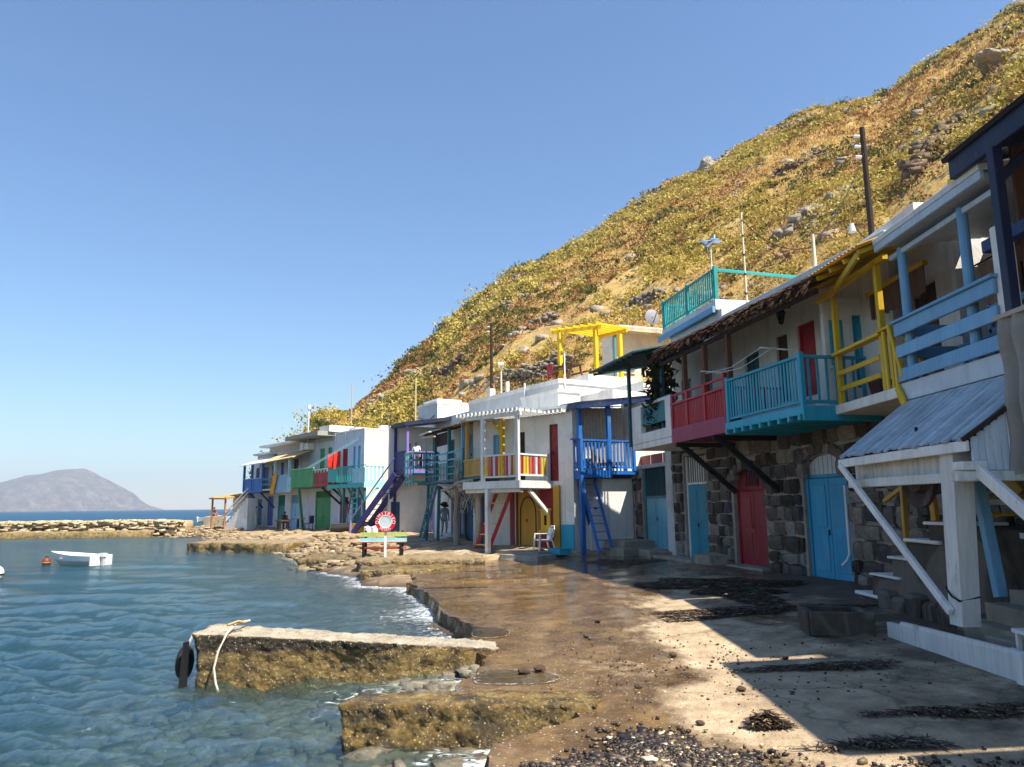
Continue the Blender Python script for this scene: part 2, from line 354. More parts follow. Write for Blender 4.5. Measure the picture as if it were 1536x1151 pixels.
# the sea: real wave relief, clear and thin over the shallows
th = np.unique(np.concatenate([np.linspace(-85, -37, 70), np.linspace(-37, 6, 560), np.linspace(6, 60, 50)]))
rr = np.concatenate([1 / np.linspace(1 / 3.0, 1 / 320, 560), np.geomspace(330, 5200, 26)])
X, Y = polar(th, rr); D = np.hypot(X, Y)
dr = np.gradient(rr)[:, None] * np.ones_like(X)
Zw = np.zeros_like(X); rg = np.random.default_rng(4)
for k in range(80):
    lam = .28 * (11 ** (k / 79.)); an = R(248 + rg.normal(0, 24)); kk = 2 * math.pi / lam
    amp = .0056 * lam ** .6 * (1.6 if lam < 1.1 else .7)
    ph = kk * (X * math.cos(an) + Y * math.sin(an)) + rg.uniform(0, 6.28) + .9 * fbm(X / (lam * 7), Y / (lam * 5), 2, k)
    Zw += amp * .8 * (2 * ((np.sin(ph) + 1) / 2) ** 1.7 - .9) * (.5 + vnoise(X / (lam * 3.1) + k, Y / (lam * 2.2), k + 60)) * sstep(.42, .12, dr / lam)
land = poly_sd(X, Y, SHORE)
bed = ground_h(X, Y); depth = np.maximum(WZ - bed, 0)
Zw *= (.35 + .65 * sstep(0, 3.5, -land)) * (.55 + .9 * vnoise(X * .12, Y * .12, 8))
Z = WZ + Zw
foam = np.exp(-np.abs(np.minimum(land, 0)) / .5) * (D < 60) + sum(a_ * np.exp(-((X - x_) ** 2 + (Y - y_) ** 2) / r_ ** 2) for x_, y_, r_, a_ in ((-.9, 8.6, .9, .9), (-.1, 6.9, .7, .9), (-1.2, 11.6, 1.2, .6), (-1.6, 9.3, 1.0, .5), (-2.4, 15.5, 1.6, .45), (-3.2, 20.5, 1.4, .4)))
me = npmesh('water', np.stack([X, Y, Z], -1).reshape(-1, 3), grid_faces(*X.shape)[:, ::-1], None, True, {'depth': depth.ravel(), 'foam': foam.ravel()})
me.materials.clear()
def water_mat():
    N = NT('sea_water'); t = N.t; P = N.n('ShaderNodeNewGeometry').outputs['Position']
    at = N.n('ShaderNodeAttribute', attribute_name='depth'); af = N.n('ShaderNodeAttribute', attribute_name='foam')
    b1 = N.bump(N.noise(3.4, 8, .72, P, stretch=(1, 2.6, 1)), 1.0, .12)
    b2 = N.bump(N.noise(8.5, 6, .68, P, stretch=(1, 2.3, 1)), 1.0, .06, b1)
    nb = b2
    gl = N.n('ShaderNodeBsdfGlossy'); gl.inputs['Color'].default_value = (.84, .95, 1, 1); gl.inputs['Roughness'].default_value = .06; N.l(nb, gl.inputs['Normal'])
    fr = N.n('ShaderNodeFresnel'); fr.inputs['IOR'].default_value = 1.33; N.l(nb, fr.inputs['Normal'])
    tr = N.n('ShaderNodeBsdfTransparent'); tr.inputs['Color'].default_value = (.72, .86, .84, 1)
    df = N.n('ShaderNodeBsdfDiffuse')
    dc = N.ramp(N.math('MULTIPLY', at.outputs['Fac'], .27), [(.05, C('#3f6258')), (.2, C('#124e50')), (.5, C('#053b48')), (.95, C('#07365e'))])
    dc = N.mix(N.ramp(N.noise(.09, 4, .6, P), [(.38, 0.), (.62, .55)]), dc, C('#0a555a'))
    N.l(dc, df.inputs['Color']); N.l(nb, df.inputs['Normal'])
    op = N.math('SUBTRACT', 1.0, N.math('POWER', 2.718, N.math('MULTIPLY', at.outputs['Fac'], -.8)))
    m1 = N.n('ShaderNodeMixShader'); N.l(op, m1.inputs[0]); N.l(tr.outputs[0], m1.inputs[1]); N.l(df.outputs[0], m1.inputs[2])
    sp = N.n('ShaderNodeSeparateXYZ'); N.l(P, sp.inputs[0])
    op_ = N.n('ShaderNodeMapRange'); N.l(sp.outputs[1], op_.inputs[0]); op_.inputs[1].default_value = 50; op_.inputs[2].default_value = 72      # choppier open sea outside the breakwater
    N.l(N.math('MULTIPLY_ADD', op_.outputs[0], .4, .06), gl.inputs['Roughness'])
    m2 = N.n('ShaderNodeMixShader'); N.l(N.math('MULTIPLY', N.math('MINIMUM', fr.outputs[0], .85), N.math('MULTIPLY_ADD', op_.outputs[0], -.44, .6)), m2.inputs[0]); N.l(m1.outputs[0], m2.inputs[1]); N.l(gl.outputs[0], m2.inputs[2])
    fo = N.n('ShaderNodeBsdfDiffuse'); fo.inputs['Color'].default_value = (.78, .8, .8, 1)
    fn = N.noise(4.2, 8, .72, P, dist=1.6, stretch=(1, 1.9, 1))
    ff = N.ramp(N.math('ADD', N.math('MULTIPLY', af.outputs['Fac'], .19), fn), [(.66, 0.), (.80, .75)])
    m3 = N.n('ShaderNodeMixShader'); N.l(ff, m3.inputs[0]); N.l(m2.outputs[0], m3.inputs[1]); N.l(fo.outputs[0], m3.inputs[2])
    # scattered far whitecaps
    wc = N.ramp(N.noise(.55, 3, .5, P, stretch=(.35, 1, 1)), [(.75, 0.), (.77, .6)])
    m4 = N.n('ShaderNodeMixShader'); N.l(wc, m4.inputs[0]); N.l(m3.outputs[0], m4.inputs[1]); N.l(fo.outputs[0], m4.inputs[2])
    N.l(m4.outputs[0], N.out.inputs['Surface']); return N.m
me.materials.append(water_mat()); tag(link('water', me), kind='structure')

# ------------------------------------------------------------------ concrete quay
def quay_z(x, y): return -.258 + .033 * x + .0047 * y
def quay_mat():
    N = NT('wet_quay'); P = N.n('ShaderNodeNewGeometry').outputs['Position']
    sep = N.n('ShaderNodeSeparateXYZ'); N.l(P, sep.inputs[0])
    big = N.noise(.55, 6, .62, P, dist=.4, stretch=(1, .55, 1)); mid = N.noise(2.3, 7, .7, P)
    dry = N.ramp(mid, [(.3, C('#957f60')), (.55, C('#bda584')), (.75, C('#dccaab'))])
    wetc = N.ramp(mid, [(.3, C('#3f301b')), (.52, C('#6a5232')), (.75, C('#8f7448'))])
    edge = N.math('MULTIPLY_ADD', sep.outputs[0], .06, .05)                      # sea side stays wetter
    yy = N.math('MULTIPLY', N.math('SUBTRACT', sep.outputs[1], 8.0), -.022)
    lap = N.n('ShaderNodeMapRange'); N.l(N.math('ADD', sep.outputs[0], N.math('MULTIPLY', mid, 1.2)), lap.inputs[0]); lap.inputs[1].default_value = 2.9; lap.inputs[2].default_value = 1.2      # strip washed by the waves
    f = N.math('SUBTRACT', N.math('ADD', N.math('ADD', big, edge), yy), N.math('MULTIPLY', lap.outputs[0], .2))
    wet = N.ramp(f, [(.50, 1.), (.63, 0.)])
    c = N.mix(wet, dry, wetc)
    alg = N.ramp(N.noise(.9, 5, .6, P, dist=.8), [(.56, 0.), (.68, .55)])
    c = N.mix(N.math('MULTIPLY', alg, wet), c, C('#5d4a1c'))
    v = N.n('ShaderNodeTexVoronoi'); v.inputs['Scale'].default_value = 26; N.l(P, v.inputs['Vector'])
    peb = N.ramp(v.outputs['Distance'], [(.16, 1.), (.3, 0.)]); sel = N.ramp(v.outputs['Color'], [(.5, 0.), (.62, 1.)])
    pf = N.math('MULTIPLY', N.math('MULTIPLY', peb, sel), .75)
    c = N.mix(pf, c, N.ramp(v.outputs['Color'], [(.3, C('#4d463d')), (.62, C('#b8ad99')), (.9, C('#e0d8c8'))]))
    dark = N.ramp(N.noise(1.6, 9, .78, P, dist=.6), [(.60, 0.), (.70, .75)])
    c = N.mix(dark, c, C('#3a2e20'))
    weed_shade = N.ramp(N.math('ADD', N.math('MULTIPLY_ADD', sep.outputs[0], .1, -.12), N.noise(1.4, 7, .7, P)), [(.67, 0.), (.92, .8)])     # seaweed residue plus painted-in house shade, denser towards the houses
    c = N.mix(weed_shade, c, C('#1c1712'))
    cr = N.n('ShaderNodeTexVoronoi', feature='DISTANCE_TO_EDGE'); cr.inputs['Scale'].default_value = .42; wn = N.n('ShaderNodeTexNoise'); wn.inputs['Scale'].default_value = 1.6; wn.inputs['Detail'].default_value = 6; N.l(P, wn.inputs['Vector']); wv_ = N.n('ShaderNodeVectorMath', operation='MULTIPLY_ADD'); N.l(wn.outputs['Color'], wv_.inputs[0]); wv_.inputs[1].default_value = (1.6, 1.6, 0); N.l(P, wv_.inputs[2]); N.l(wv_.outputs[0], cr.inputs['Vector'])
    crk = N.ramp(cr.outputs['Distance'], [(.004, 1.), (.014, 0.)]); c = N.mix(N.math('MULTIPLY', crk, .38), c, C('#2b2115'))
    N.l(c, N.b.inputs['Base Color'])
    pud = N.ramp(N.noise(1.1, 3, .5, P, stretch=(1, .6, 1)), [(.34, 0.), (.5, 1.)])
    rg_ = N.ramp(N.math('MULTIPLY', wet, pud), [(0., .7), (.4, .2), (1., .04)])
    N.l(rg_, N.b.inputs['Roughness']); N.b.inputs['Specular IOR Level'].default_value = .5
    flat = N.math('SUBTRACT', 1.0, N.math('MULTIPLY', N.math('MULTIPLY', wet, pud), .93))
    h = N.math('MULTIPLY', N.math('ADD', N.noise(14, 7, .7, P), N.math('MULTIPLY', pf, .5)), flat)
    N.l(N.bump(h, 1.0, .045, N.bump(N.noise(1.2, 4, .5, P), .15, .12)), N.b.inputs['Normal'])
    return N.m
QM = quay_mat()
def densify(poly, step, jit, seed=1):
    rg = random.Random(seed); out = []
    for i in range(len(poly)):
        (ax, ay), (bx, by) = poly[i], poly[(i + 1) % len(poly)]; L = math.hypot(bx - ax, by - ay); k = max(1, int(L / step))
        for j in range(k):
            t = j / k; out.append((ax + (bx - ax) * t + rg.uniform(-jit, jit), ay + (by - ay) * t + rg.uniform(-jit, jit)))
    return out
op = densify(QUAY, .13, .045)
bm = bmesh.new(); vt = [bm.verts.new((x, y, quay_z(x, y) + random.uniform(-.012, .006))) for x, y in op]
fc = bm.faces.new(vt)
bmesh.ops.triangulate(bm, faces=[fc]); lo = []
for (x, y), v in zip(op, vt): lo.append((bm.verts.new((x + random.uniform(-.06, .07), y + random.uniform(-.04, .04), -.42)), bm.verts.new((x + random.uniform(-.02, .08), y, -1.4))))
n = len(vt)
for i in range(n):
    j = (i + 1) % n; bm.faces.new((vt[j], vt[i], lo[i][0], lo[j][0])); bm.faces.new((lo[j][0], lo[i][0], lo[i][1], lo[j][1]))
bmesh.ops.recalc_face_normals(bm, faces=bm.faces[:])
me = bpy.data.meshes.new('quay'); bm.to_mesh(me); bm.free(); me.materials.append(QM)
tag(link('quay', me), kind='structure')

# ------------------------------------------------------------------ hillside
RIDGE = [(-22.5, 68, .2), (-21, 66, 2.2), (-19.7, 64.0, 4.3), (-19.3, 66.0, 7.0), (-20.0, 74.0, 8.9), (-21.8, 84.0, 11.8), (-19.9, 92.0, 13.3), (-18.3, 96.0, 15.9), (-15.6, 100.0, 19.8), (-13.8, 103.0, 22.6), (-11.5, 106.0, 25.4), (-9.0, 108.0, 28.8), (-5.3, 111.0, 33.1), (-2.8, 113.0, 35.7), (1.3, 115.0, 39.5), (4.0, 117.0, 40.9), (8.7, 119.0, 43.1), (15.2, 120.0, 47.0), (21.1, 120.0, 51.6), (26.7, 119.0, 54.7), (31.1, 118.0, 56.7), (37.5, 116.0, 60.0), (42.0, 115.0, 61.9), (46.3, 114.0, 63.8), (50.3, 113.0, 65.3), (54.4, 112.0, 65.5), (58.9, 111.0, 66.2), (62.6, 110.0, 66.7), (65.1, 108.0, 68.6), (69.3, 105.0, 69.4), (72.4, 103.0, 70.7), (75.7, 101.0, 73.6), (78.8, 99.0, 74.8), (87.3, 92.0, 77.7), (98.1, 80.0, 78.6), (106, 60, 76), (110, 30, 72), (110, 0, 68), (108, -25, 62)]
BASE = [(-20.5, 64, .1), (-19, 62.5, .8), (-17.8, 61, 2.4), (-17.2, 62, 3.2), (-16, 61, 3.6), (-15, 60, 4), (-12.8, 57.5, 4.2), (-11, 56, 4.4), (-9.2, 55, 4.6), (-7.4, 53, 4.8), (-5.8, 51, 5.0), (-4.3, 48.5, 5.2), (-2.8, 46, 5.4), (-1.4, 43.5, 5.6), (-.2, 41.5, 5.8), (.8, 40, 6.0), (2.0, 38.8, 6.2), (3.2, 37.5, 6.4), (5.0, 37, 6.4), (6.4, 35.5, 6.4), (7.6, 34, 6.4), (8.6, 32, 6.4), (9.4, 30, 6.3), (10, 28, 6.2), (10.4, 26, 6.2), (10.7, 24, 6.1), (11, 22.5, 6.1), (11.2, 21, 6.0), (11.4, 19.5, 6.0), (11.6, 18, 6.0), (11.8, 16.5, 6.0), (11.9, 15.5, 6.0), (12, 14, 6.0), (12.2, 11, 6), (12.4, 8, 6), (12.4, 4, 6), (12.4, -2, 6), (12.4, -10, 6), (12.4, -18, 6)]
Rg = np.array(RIDGE); Bs = np.array(BASE); assert len(Rg) == len(Bs)
ncol, nrow = 460, 210
ci = np.linspace(0, len(Rg) - 1, ncol)
def smoothcols(A):
    return np.stack([np.interp(ci, np.arange(len(A)), A[:, k]) for k in range(3)], 1)
Rc, Bc = smoothcols(Rg), smoothcols(Bs)
sv = np.concatenate([np.linspace(0, 1, 170) ** 1.25, np.linspace(1.02, 2.0, nrow - 170)])
def hill_pt(s, rc, bc):
    """point on the hillside; s 0 at the houses, 1 on the ridge, beyond it falls away"""
    xy = bc[..., :2] + (rc[..., :2] - bc[..., :2]) * s[..., None]
    p = np.where(s <= 1, 1.10 * s - .10 * s * s, 1 - .25 * (s - 1) - .8 * (s - 1) ** 2)
    z = bc[..., 2] + (rc[..., 2] - bc[..., 2]) * p
    x, y = xy[..., 0], xy[..., 1]; k = sstep(0, .08, s)
    hs = np.clip((rc[..., 2] - 4) / 30, .15, 1)
    z = z + k * hs * (1.6 * fbm(x * .06, y * .06, 3, 21) + .7 * fbm(x * .25, y * .25, 4, 22) + .22 * fbm(x * .9, y * .9, 3, 23))
    return np.stack([x, y, z], -1)
S, CI = np.meshgrid(sv, np.arange(ncol), indexing='ij')
HP = hill_pt(S, np.broadcast_to(Rc, (nrow, ncol, 3)), np.broadcast_to(Bc, (nrow, ncol, 3)))
def hill_mat():
    N = NT('dry_hillside'); P = N.n('ShaderNodeNewGeometry').outputs['Position']
    a = N.ramp(N.noise(.16, 6, .65, P), [(.35, C('#94703e')), (.5, C('#bfa05e')), (.65, C('#c8b26c'))])
    b = N.ramp(N.noise(1.1, 7, .75, P), [(.3, C('#835a36')), (.5, C('#c2a066')), (.7, C('#dcc68c'))])
    c = N.mix(.55, a, b)
    rk = N.ramp(N.noise(.33, 8, .75, P, dist=.5), [(.56, 0.), (.63, .85)])
    c = N.mix(rk, c, N.ramp(N.noise(2.2, 6, .7, P), [(.3, C('#5d5147')), (.7, C('#a79a86'))]))
    N.l(c, N.b.inputs['Base Color']); N.b.inputs['Roughness'].default_value = .95; N.b.inputs['Specular IOR Level'].default_value = .1
    N.l(N.bump(N.noise(2.4, 8, .75, P), 1.0, .35), N.b.inputs['Normal']); return N.m
HM = hill_mat()
tag(link('hillside', npmesh('hillside', HP.reshape(-1, 3), grid_faces(nrow, ncol), HM, True)), kind='structure')
def hill_at(col, s):
    """col: fractional index into RIDGE"""
    col = np.asarray(col, float); s = np.asarray(s, float)
    rc = np.stack([np.interp(col, np.arange(len(Rg)), Rg[:, k]) for k in range(3)], -1); bc = np.stack([np.interp(col, np.arange(len(Bs)), Bs[:, k]) for k in range(3)], -1)
    return hill_pt(s, rc, bc)

# shrubs, dry grass and loose stones on the slope (ground cover, beyond counting)
def scatter(n, seed, smin=.02, smax=1.06, cmin=2.5, cmax=33.5):
    rg = np.random.default_rng(seed); col = rg.uniform(cmin, cmax, n); s = smin + (smax - smin) * rg.uniform(0, 1, n) ** .85
    return hill_at(col, s), rg
def leaf_clumps(n, seed, size, leaves, leaf, dens_seed, thr, squash=.65, upright=.0, **k):
    P, rg = scatter(n, seed, **k); d = fbm(P[:, 0] * .07, P[:, 1] * .07, 4, dens_seed) + .35 * fbm(P[:, 0] * .4, P[:, 1] * .4, 2, dens_seed + 7)
    P = P[d > thr]; n = len(P); sz = rg.uniform(size[0], size[1], n) * np.exp(rg.normal(0, .38, n))
    Dm = np.sqrt((P ** 2).sum(1)); L = leaves
    v = rg.normal(0, 1, (n, L, 3)); v /= np.linalg.norm(v, axis=2, keepdims=True); v[..., 2] = np.abs(v[..., 2])
    v *= (rg.uniform(.45, 1, (n, L, 1)) ** .6)
    c = P[:, None] + v * sz[:, None, None] * np.array([1, 1, squash]) * .5 * (1 + .35 * rg.normal(0, 1, (n, 1, 3)) * np.array([1, 1, .4]))
    ls = leaf * (.7 + .6 * rg.random((n, L, 1))) * np.clip(Dm / 70, .6, 1.5)[:, None, None]
    a = rg.normal(0, 1, (n, L, 3)); b = rg.normal(0, 1, (n, L, 3))
    if upright: a = a * np.array([.35, .35, 0]) + np.array([0, 0, 1.]); b = b * np.array([1, 1, .1])
    a /= np.linalg.norm(a, axis=2, keepdims=True); b -= a * (a * b).sum(2, keepdims=True); b /= np.linalg.norm(b, axis=2, keepdims=True)
    if upright: w_, h_ = ls * .28, ls * upright
    else: w_, h_ = ls * .6, ls
    V = np.stack([c - b * w_, c + b * w_, c + a * h_ * 1.6], 2).reshape(-1, 3)
    return V, np.arange(len(V)).reshape(-1, 3)
def foliage_mat(name, stops, sc=.5, tr=.25):
    N = NT(name); P = N.n('ShaderNodeNewGeometry').outputs['Position']
    c = N.mix(.5, N.ramp(N.noise(sc, 4, .6, P), stops), N.ramp(N.noise(5, 3, .6, P), stops))
    N.l(c, N.b.inputs['Base Color']); N.b.inputs['Roughness'].default_value = .8; N.b.inputs['Specular IOR Level'].default_value = .15
    t = N.n('ShaderNodeBsdfTranslucent'); N.l(c, t.inputs['Color']); mx = N.n('ShaderNodeMixShader'); mx.inputs[0].default_value = tr
    N.l(N.b.outputs[0], mx.inputs[1]); N.l(t.outputs[0], mx.inputs[2]); N.l(mx.outputs[0], N.out.inputs['Surface']); return N.m
SHRUB = foliage_mat('olive_shrub', [(.3, C('#857634')), (.5, C('#b8a552')), (.7, C('#dcc676'))])
SHRUBD = foliage_mat('dark_shrub', [(.3, C('#3d4422')), (.5, C('#565a2a')), (.7, C('#757238'))])
STRAW = foliage_mat('dry_grass', [(.3, C('#b89250')), (.5, C('#d6b670')), (.7, C('#e6d196'))], tr=.35)
BRUSH = foliage_mat('brown_brush', [(.3, C('#7a4e30')), (.5, C('#9c6f44')), (.7, C('#b8945c'))], tr=.2)
for nm, args, m, lab in [('olive_shrubs', dict(n=13500, seed=1, size=(.5, 2.2), leaves=58, leaf=.16, dens_seed=41, thr=.10, squash=.7), SHRUB, 'olive green low shrubs covering the dry hillside'),
                         ('dark_shrubs', dict(n=3600, seed=2, size=(.6, 2.0), leaves=60, leaf=.14, dens_seed=51, thr=.05, squash=.8), SHRUBD, 'darker green bushes dotted over the hillside'),
                         ('dry_grass', dict(n=42000, seed=3, size=(.4, 1.2), leaves=11, leaf=.17, dens_seed=61, thr=-.25, upright=.8, squash=.15), STRAW, 'straw coloured dry grass tufts over the hillside'),
                         ('brown_brush', dict(n=6500, seed=5, size=(.6, 1.5), leaves=30, leaf=.15, dens_seed=71, thr=.02, squash=.5), BRUSH, 'rust brown dead brush patches on the hillside')]:
    V, Fc = leaf_clumps(**args); tag(link(nm, npmesh(nm, V, Fc, m)), lab, 'vegetation', kind='stuff')
# ------------------------------------------------------------------ near houses on the right
BV = .008
NX, NY = 6.2, 8.0
THATCH = mat('#4a3527', wood=True, rnd=.25, rough=.95, var=.35, scale=5)
SHEDR = paint('#a9b6bd', dirt='#56606a', damt=.45, rnd=.22, var=.3)
PALEB = paint('#bccbd4', dirt='#7c7a74', damt=.2)
ROOFD = mat('#241f1e', rough=.9, var=.3, scale=3, bump=.6, bscale=8)
NAVYR = paint('#131c38', damt=.1)

# neighbours just outside the frame, their eaves shade the lower right of the quay
h = Th('house', 'whitewashed house with a navy door just beyond the right edge', 'house', NX, 5.0, 0, bev=BV)
h.wall('wall', (-1.7, 1.4), (-.1, 5.6), WHITE, n=-1.2, holes=[(-.6, .6, 0, 2.2)], depth=5)
h.door((-.6, .6), (0, 2.2), NAVY, n=-1.32)
h.quadslab('roof', (-1.7, .92, 6.0), (1.42, .92, 6.0), (1.42, -6.2, 6.5), (-1.7, -6.2, 6.5), .15, WHITE2)
h = Th('house', 'whitewashed house with a red door nearest the viewer outside the frame', 'house', NX, 0.0, 0, bev=BV)
h.wall('wall', (-6, 3.25), (-.1, 5.6), WHITE, n=-1.2, holes=[(-.6, .6, 0, 2.2)], depth=5)
h.door((-.6, .6), (0, 2.2), RED, n=-1.32)
h.quadslab('roof', (-6, .5, 5.9), (3.26, .5, 5.9), (3.26, -6.2, 6.3), (-6, -6.2, 6.3), .15, WHITE2)

# --- house with the navy canopy
h = Th('house', 'house with a dark navy canopy on a navy post at the right edge', 'house', NX, NY, 0, bev=BV)
h.wall('wall', (-2.7, .9), (-.1, 5.9), WHITE2, n=-2.0, holes=[(-1.6, -.7, 3.5, 5.5)], depth=4)
h.door((-1.6, -.7), (3.5, 5.5), NAVY, n=-2.1)
cn = h.quadslab('canopy_roof', (-1.5, .36, 6.22), (1.42, .36, 6.22), (1.42, -3.4, 7.2), (-1.5, -3.4, 7.2), .07, ROOFD)
h.box('fascia', (-1.45, 1.36), (.22, .3), (5.9, 6.17), NAVYR, cn)
for k in range(6): uu = -1.4 + k * .54; h.beam('rafter', (uu, .2, 6.06), (uu, -3.3, 6.98), .08, .14, NAVYR, cn)
for k in range(9): nn = .1 - k * .4; h.box('underside_board', (-1.45, 1.36), (nn - .19, nn + .19), (6.085 + (.1 - nn) * .26, 6.105 + (.1 - nn) * .26), NAVYR, cn, j=.01)
h.box('post', (.44, .57), (.2, .32), (3.1, 5.92), NAVYR); h.beam('brace', (.5, .26, 5.5), (.5, -.3, 6.0), .09, .12, NAVYR)
bl = h.box('balcony', (-2.6, .1), (-2.0, .55), (3.1, 3.3), WHITE2)
h.box('bottom_rail', (-2.6, 0), (.5, .58), (3.5, 3.6), NAVYR, bl)
h.box('column', (.93, 1.12), (-.16, .02), (3.52, 5.12), WHITE)
h.box('cross_beam', (.2, 1.34), (-.14, .0), (4.86, 5.02), NAVY); h.box('cross_beam', (.16, .3), (-2.0, .0), (5.05, 5.2), NAVY)
h.box('lower_post', (-.75, -.5), (.25, .5), (-.1, 3.1), WOODW); h.box('plinth', (-1.2, .5), (.2, 1.02), (-.1, .2), CONC, j=.03)
# grey cloth hanging from the balcony edge
ct = Th('hanging_cloth', 'pale grey cloth hanging from the canopy house balcony at the right edge', 'cloth', NX, NY)
v, f = [], []; nu, nz = 60, 14
for j in range(nz + 1):
    for i in range(nu + 1):
        t = i / nu; zz = 3.66 - 1.75 * j / nz * (1 - .16 * t); v.append((.06 - 1.3 * t, .76 + .09 * math.sin(t * 34 + .4 * math.sin(j * .6)) * (.3 + .7 * j / nz) + .02 * math.sin(j), zz))
for j in range(nz):
    for i in range(nu): a = j * (nu + 1) + i; f.append((a, a + 1, a + nu + 2, a + nu + 1))
ct.mesh('cloth', v, f, mat('#8f8c86', rough=.95, var=.15, bump=.3, dirt='#6b6456', damt=.3), smooth=True); ct.beam('hem', (.1, .78, 3.66), (-1.2, .78, 3.66), .04, .05, CLOTH)

# --- house with the light blue balcony and plank lean-to
h = Th('house', 'house with a light blue railed balcony above a grey plank lean-to', 'house', NX, NY, 0, bev=BV)
h.wall('wall', (.9, 4.0), (-.1, 6.07), mat('#6b5a4a', rough=.9, var=.2), n=-1.9, holes=[(1.3, 2.1, 3.5, 5.4), (2.5, 3.3, 3.5, 5.4)], depth=4)
h.door((1.3, 2.1), (3.5, 5.4), BROWN, n=-2.0); h.door((2.5, 3.3), (3.5, 5.4), BROWN, n=-2.0)
rf = h.quadslab('roof', (.9, .22, 5.92), (3.72, .22, 5.92), (3.72, -4.5, 6.35), (.9, -4.5, 6.35), .09, WHITE2)
h.box('fascia', (.9, 3.72), (.14, .2), (5.71, 5.83), PALEB, rf)
for k in range(12):
    nn = .12 - k * .17; h.box('ceiling_board', (.92, 3.7), (nn - .16, nn - .003), (5.79 + (.12 - nn) * .09, 5.81 + (.12 - nn) * .09), PALEB, rf)
for uu in (1.75, 3.36): h.cyl('post', (uu, -.06, 3.5), (uu, -.06, 5.66), .075, .07, LBLUE, seg=12)
h.box('sun_blocker', (.86, .9), (-2.3, -.2), (3.5, 6.2), BROWN); h.box('wall_beam', (.92, 3.7), (-.1, -.02), (5.56, 5.64), PALEB)  # brown partition added to block sun from the balcony interior
bl = h.box('balcony', (.95, 3.62), (-1.9, .02), (3.22, 3.5), white(col='#ccd6dc'))
for z0, hh in ((3.52, .2), (3.9, .2), (4.25, .2)): h.box('rail_board', (1.08, 3.58), (.03, .075), (z0, z0 + hh), LBLUE, bl, j=.006)
for z0 in (3.9, 4.25): h.box('rail_board', (3.5, 3.55), (-1.0, .02), (z0, z0 + .18), LBLUE, bl)
h.box('top_rail', (1.05, 3.6), (-.02, .12), (4.455, 4.5), LBLUE, bl)
bn = Th('bench', 'light blue slatted bench on the light blue balcony', 'bench', NX, NY, 0, bev=.005)
for k in range(3): bn.box('seat_slat', (1.3, 2.9), (-.62 - .15 * k, -.5 - .15 * k), (3.92, 3.96), LBLUE)
for k in range(3): bn.box('back_slat', (1.3, 2.9), (-1.02, -.98), (4.1 + .17 * k, 4.2 + .17 * k), LBLUE)
for uu in (1.4, 2.8):
    for nn in (-.55, -1.0): bn.box('leg', (uu, uu + .06), (nn - .04, nn + .02), (3.5, 3.92 if nn > -.8 else 4.56), LBLUE)
cu = Th('curtain', 'dusty pink curtain tied at the back of the light blue balcony', 'curtain', NX, NY)
v, f = [], []
for j in range(9):
    for i in range(15): v.append((2.65 + .8 * i / 14 * (1 - .25 * math.sin(j / 8 * 3)), -1.35 + .05 * math.sin(i * 1.9), 5.4 - 1.7 * j / 8))
for j in range(8):
    for i in range(14): a = j * 15 + i; f.append((a, a + 1, a + 16, a + 15))
cu.mesh('drape', v, f, mat('#9c7f70', rough=.95, bump=.2), smooth=True); cu.cyl('curtain_rod', (2.4, -1.35, 5.43), (3.7, -1.35, 5.43), .015, .015, DARKW)
bb = Th('bamboo_blind', 'rolled brown reed blind under the balcony ceiling', 'blind', NX, NY)
for k in range(34): uu = 3.75 + k * .055; bb.box('reed', (uu, uu + .04), (-.62, -.6), (5.0 + .06 * random.random(), 5.52), BROWN, j=.004)
bb.box('batten', (3.7, 5.7), (-.66, -.57), (5.5, 5.58), OCHRE)
# lean-to
s = Th('lean_to', 'grey blue plank lean-to roof on a thick white post beside stone steps', 'lean-to', NX, NY, 0, bev=BV)
rf = s.quadslab('roof', (.02, 1.28, 2.30), (3.12, 1.28, 2.30), (3.5, .04, 3.17), (.3, .04, 3.17), .03, DARKW, bev=0)
K = 34
for k in range(K):
    t0, t1 = (k + .015) / K, (k + .985) / K; e = random.uniform(-.02, .05); hh = random.uniform(0, .005)
    a = Vector((.02, 1.31, 2.325 + hh)); b = Vector((3.12, 1.31, 2.325 + hh)); d = Vector((.3, .035, 3.2 + hh)); c = Vector((3.5, .035, 3.2 + hh)); dn = Vector((0, 1, -.7)).normalized() * e
    s.quadslab('roof_plank', a.lerp(b, t0) + dn, a.lerp(b, t1) + dn, d.lerp(c, t1), d.lerp(c, t0), .022, SHEDR, rf, bev=0)
s.beam('eave_board', (-.02, 1.3, 2.24), (3.16, 1.3, 2.22), .04, .12, WOODW, rf)
s.box('beam', (.0, 3.15), (1.1, 1.2), (1.86, 1.98), WOODW)
for k in range(17): uu = .85 + k * .135; s.box('plank', (uu, uu + .128), (1.06, 1.085), (1.98, 2.26), WOODW, j=.004)
p = s.mesh('post', [(.50, 1.05, .28), (.74, 1.05, .28), (.72, 1.27, .28), (.48, 1.27, .28), (.36, 1.02, 2.2), (.62, 1.02, 2.2), (.62, 1.25, 2.2), (.36, 1.25, 2.2)], CUBEF, WOODW)
s.tube('wire', [(.47, 1.28, .56), (.6, 1.29, .6), (.745, 1.26, .68), (.745, 1.05, .7), (.48, 1.04, .6), (.47, 1.28, .56)], .012, BLACKW)
s.beam('brace', (3.1, 1.32, 2.2), (.62, 1.3, .42), .06, .09, WOODW)
s.beam('brace', (-.02, 1.22, 1.98), (-1.75, 1.0, .62), .07, .13, WOODW)
s.box('cross_beam', (-.02, .1), (.1, 1.45), (1.86, 1.97), WOODW); s.box('cross_beam', (-.05, .14), (1.12, 1.4), (1.975, 2.07), WOODW)
for k in range(16):
    n1 = 1.24 - k * .083; s.box('gable_plank', (.02, .045), (n1 - .08, n1), (1.975, 2.32 + (1.24 - n1 + .04) * .70), PALEB, j=.003)
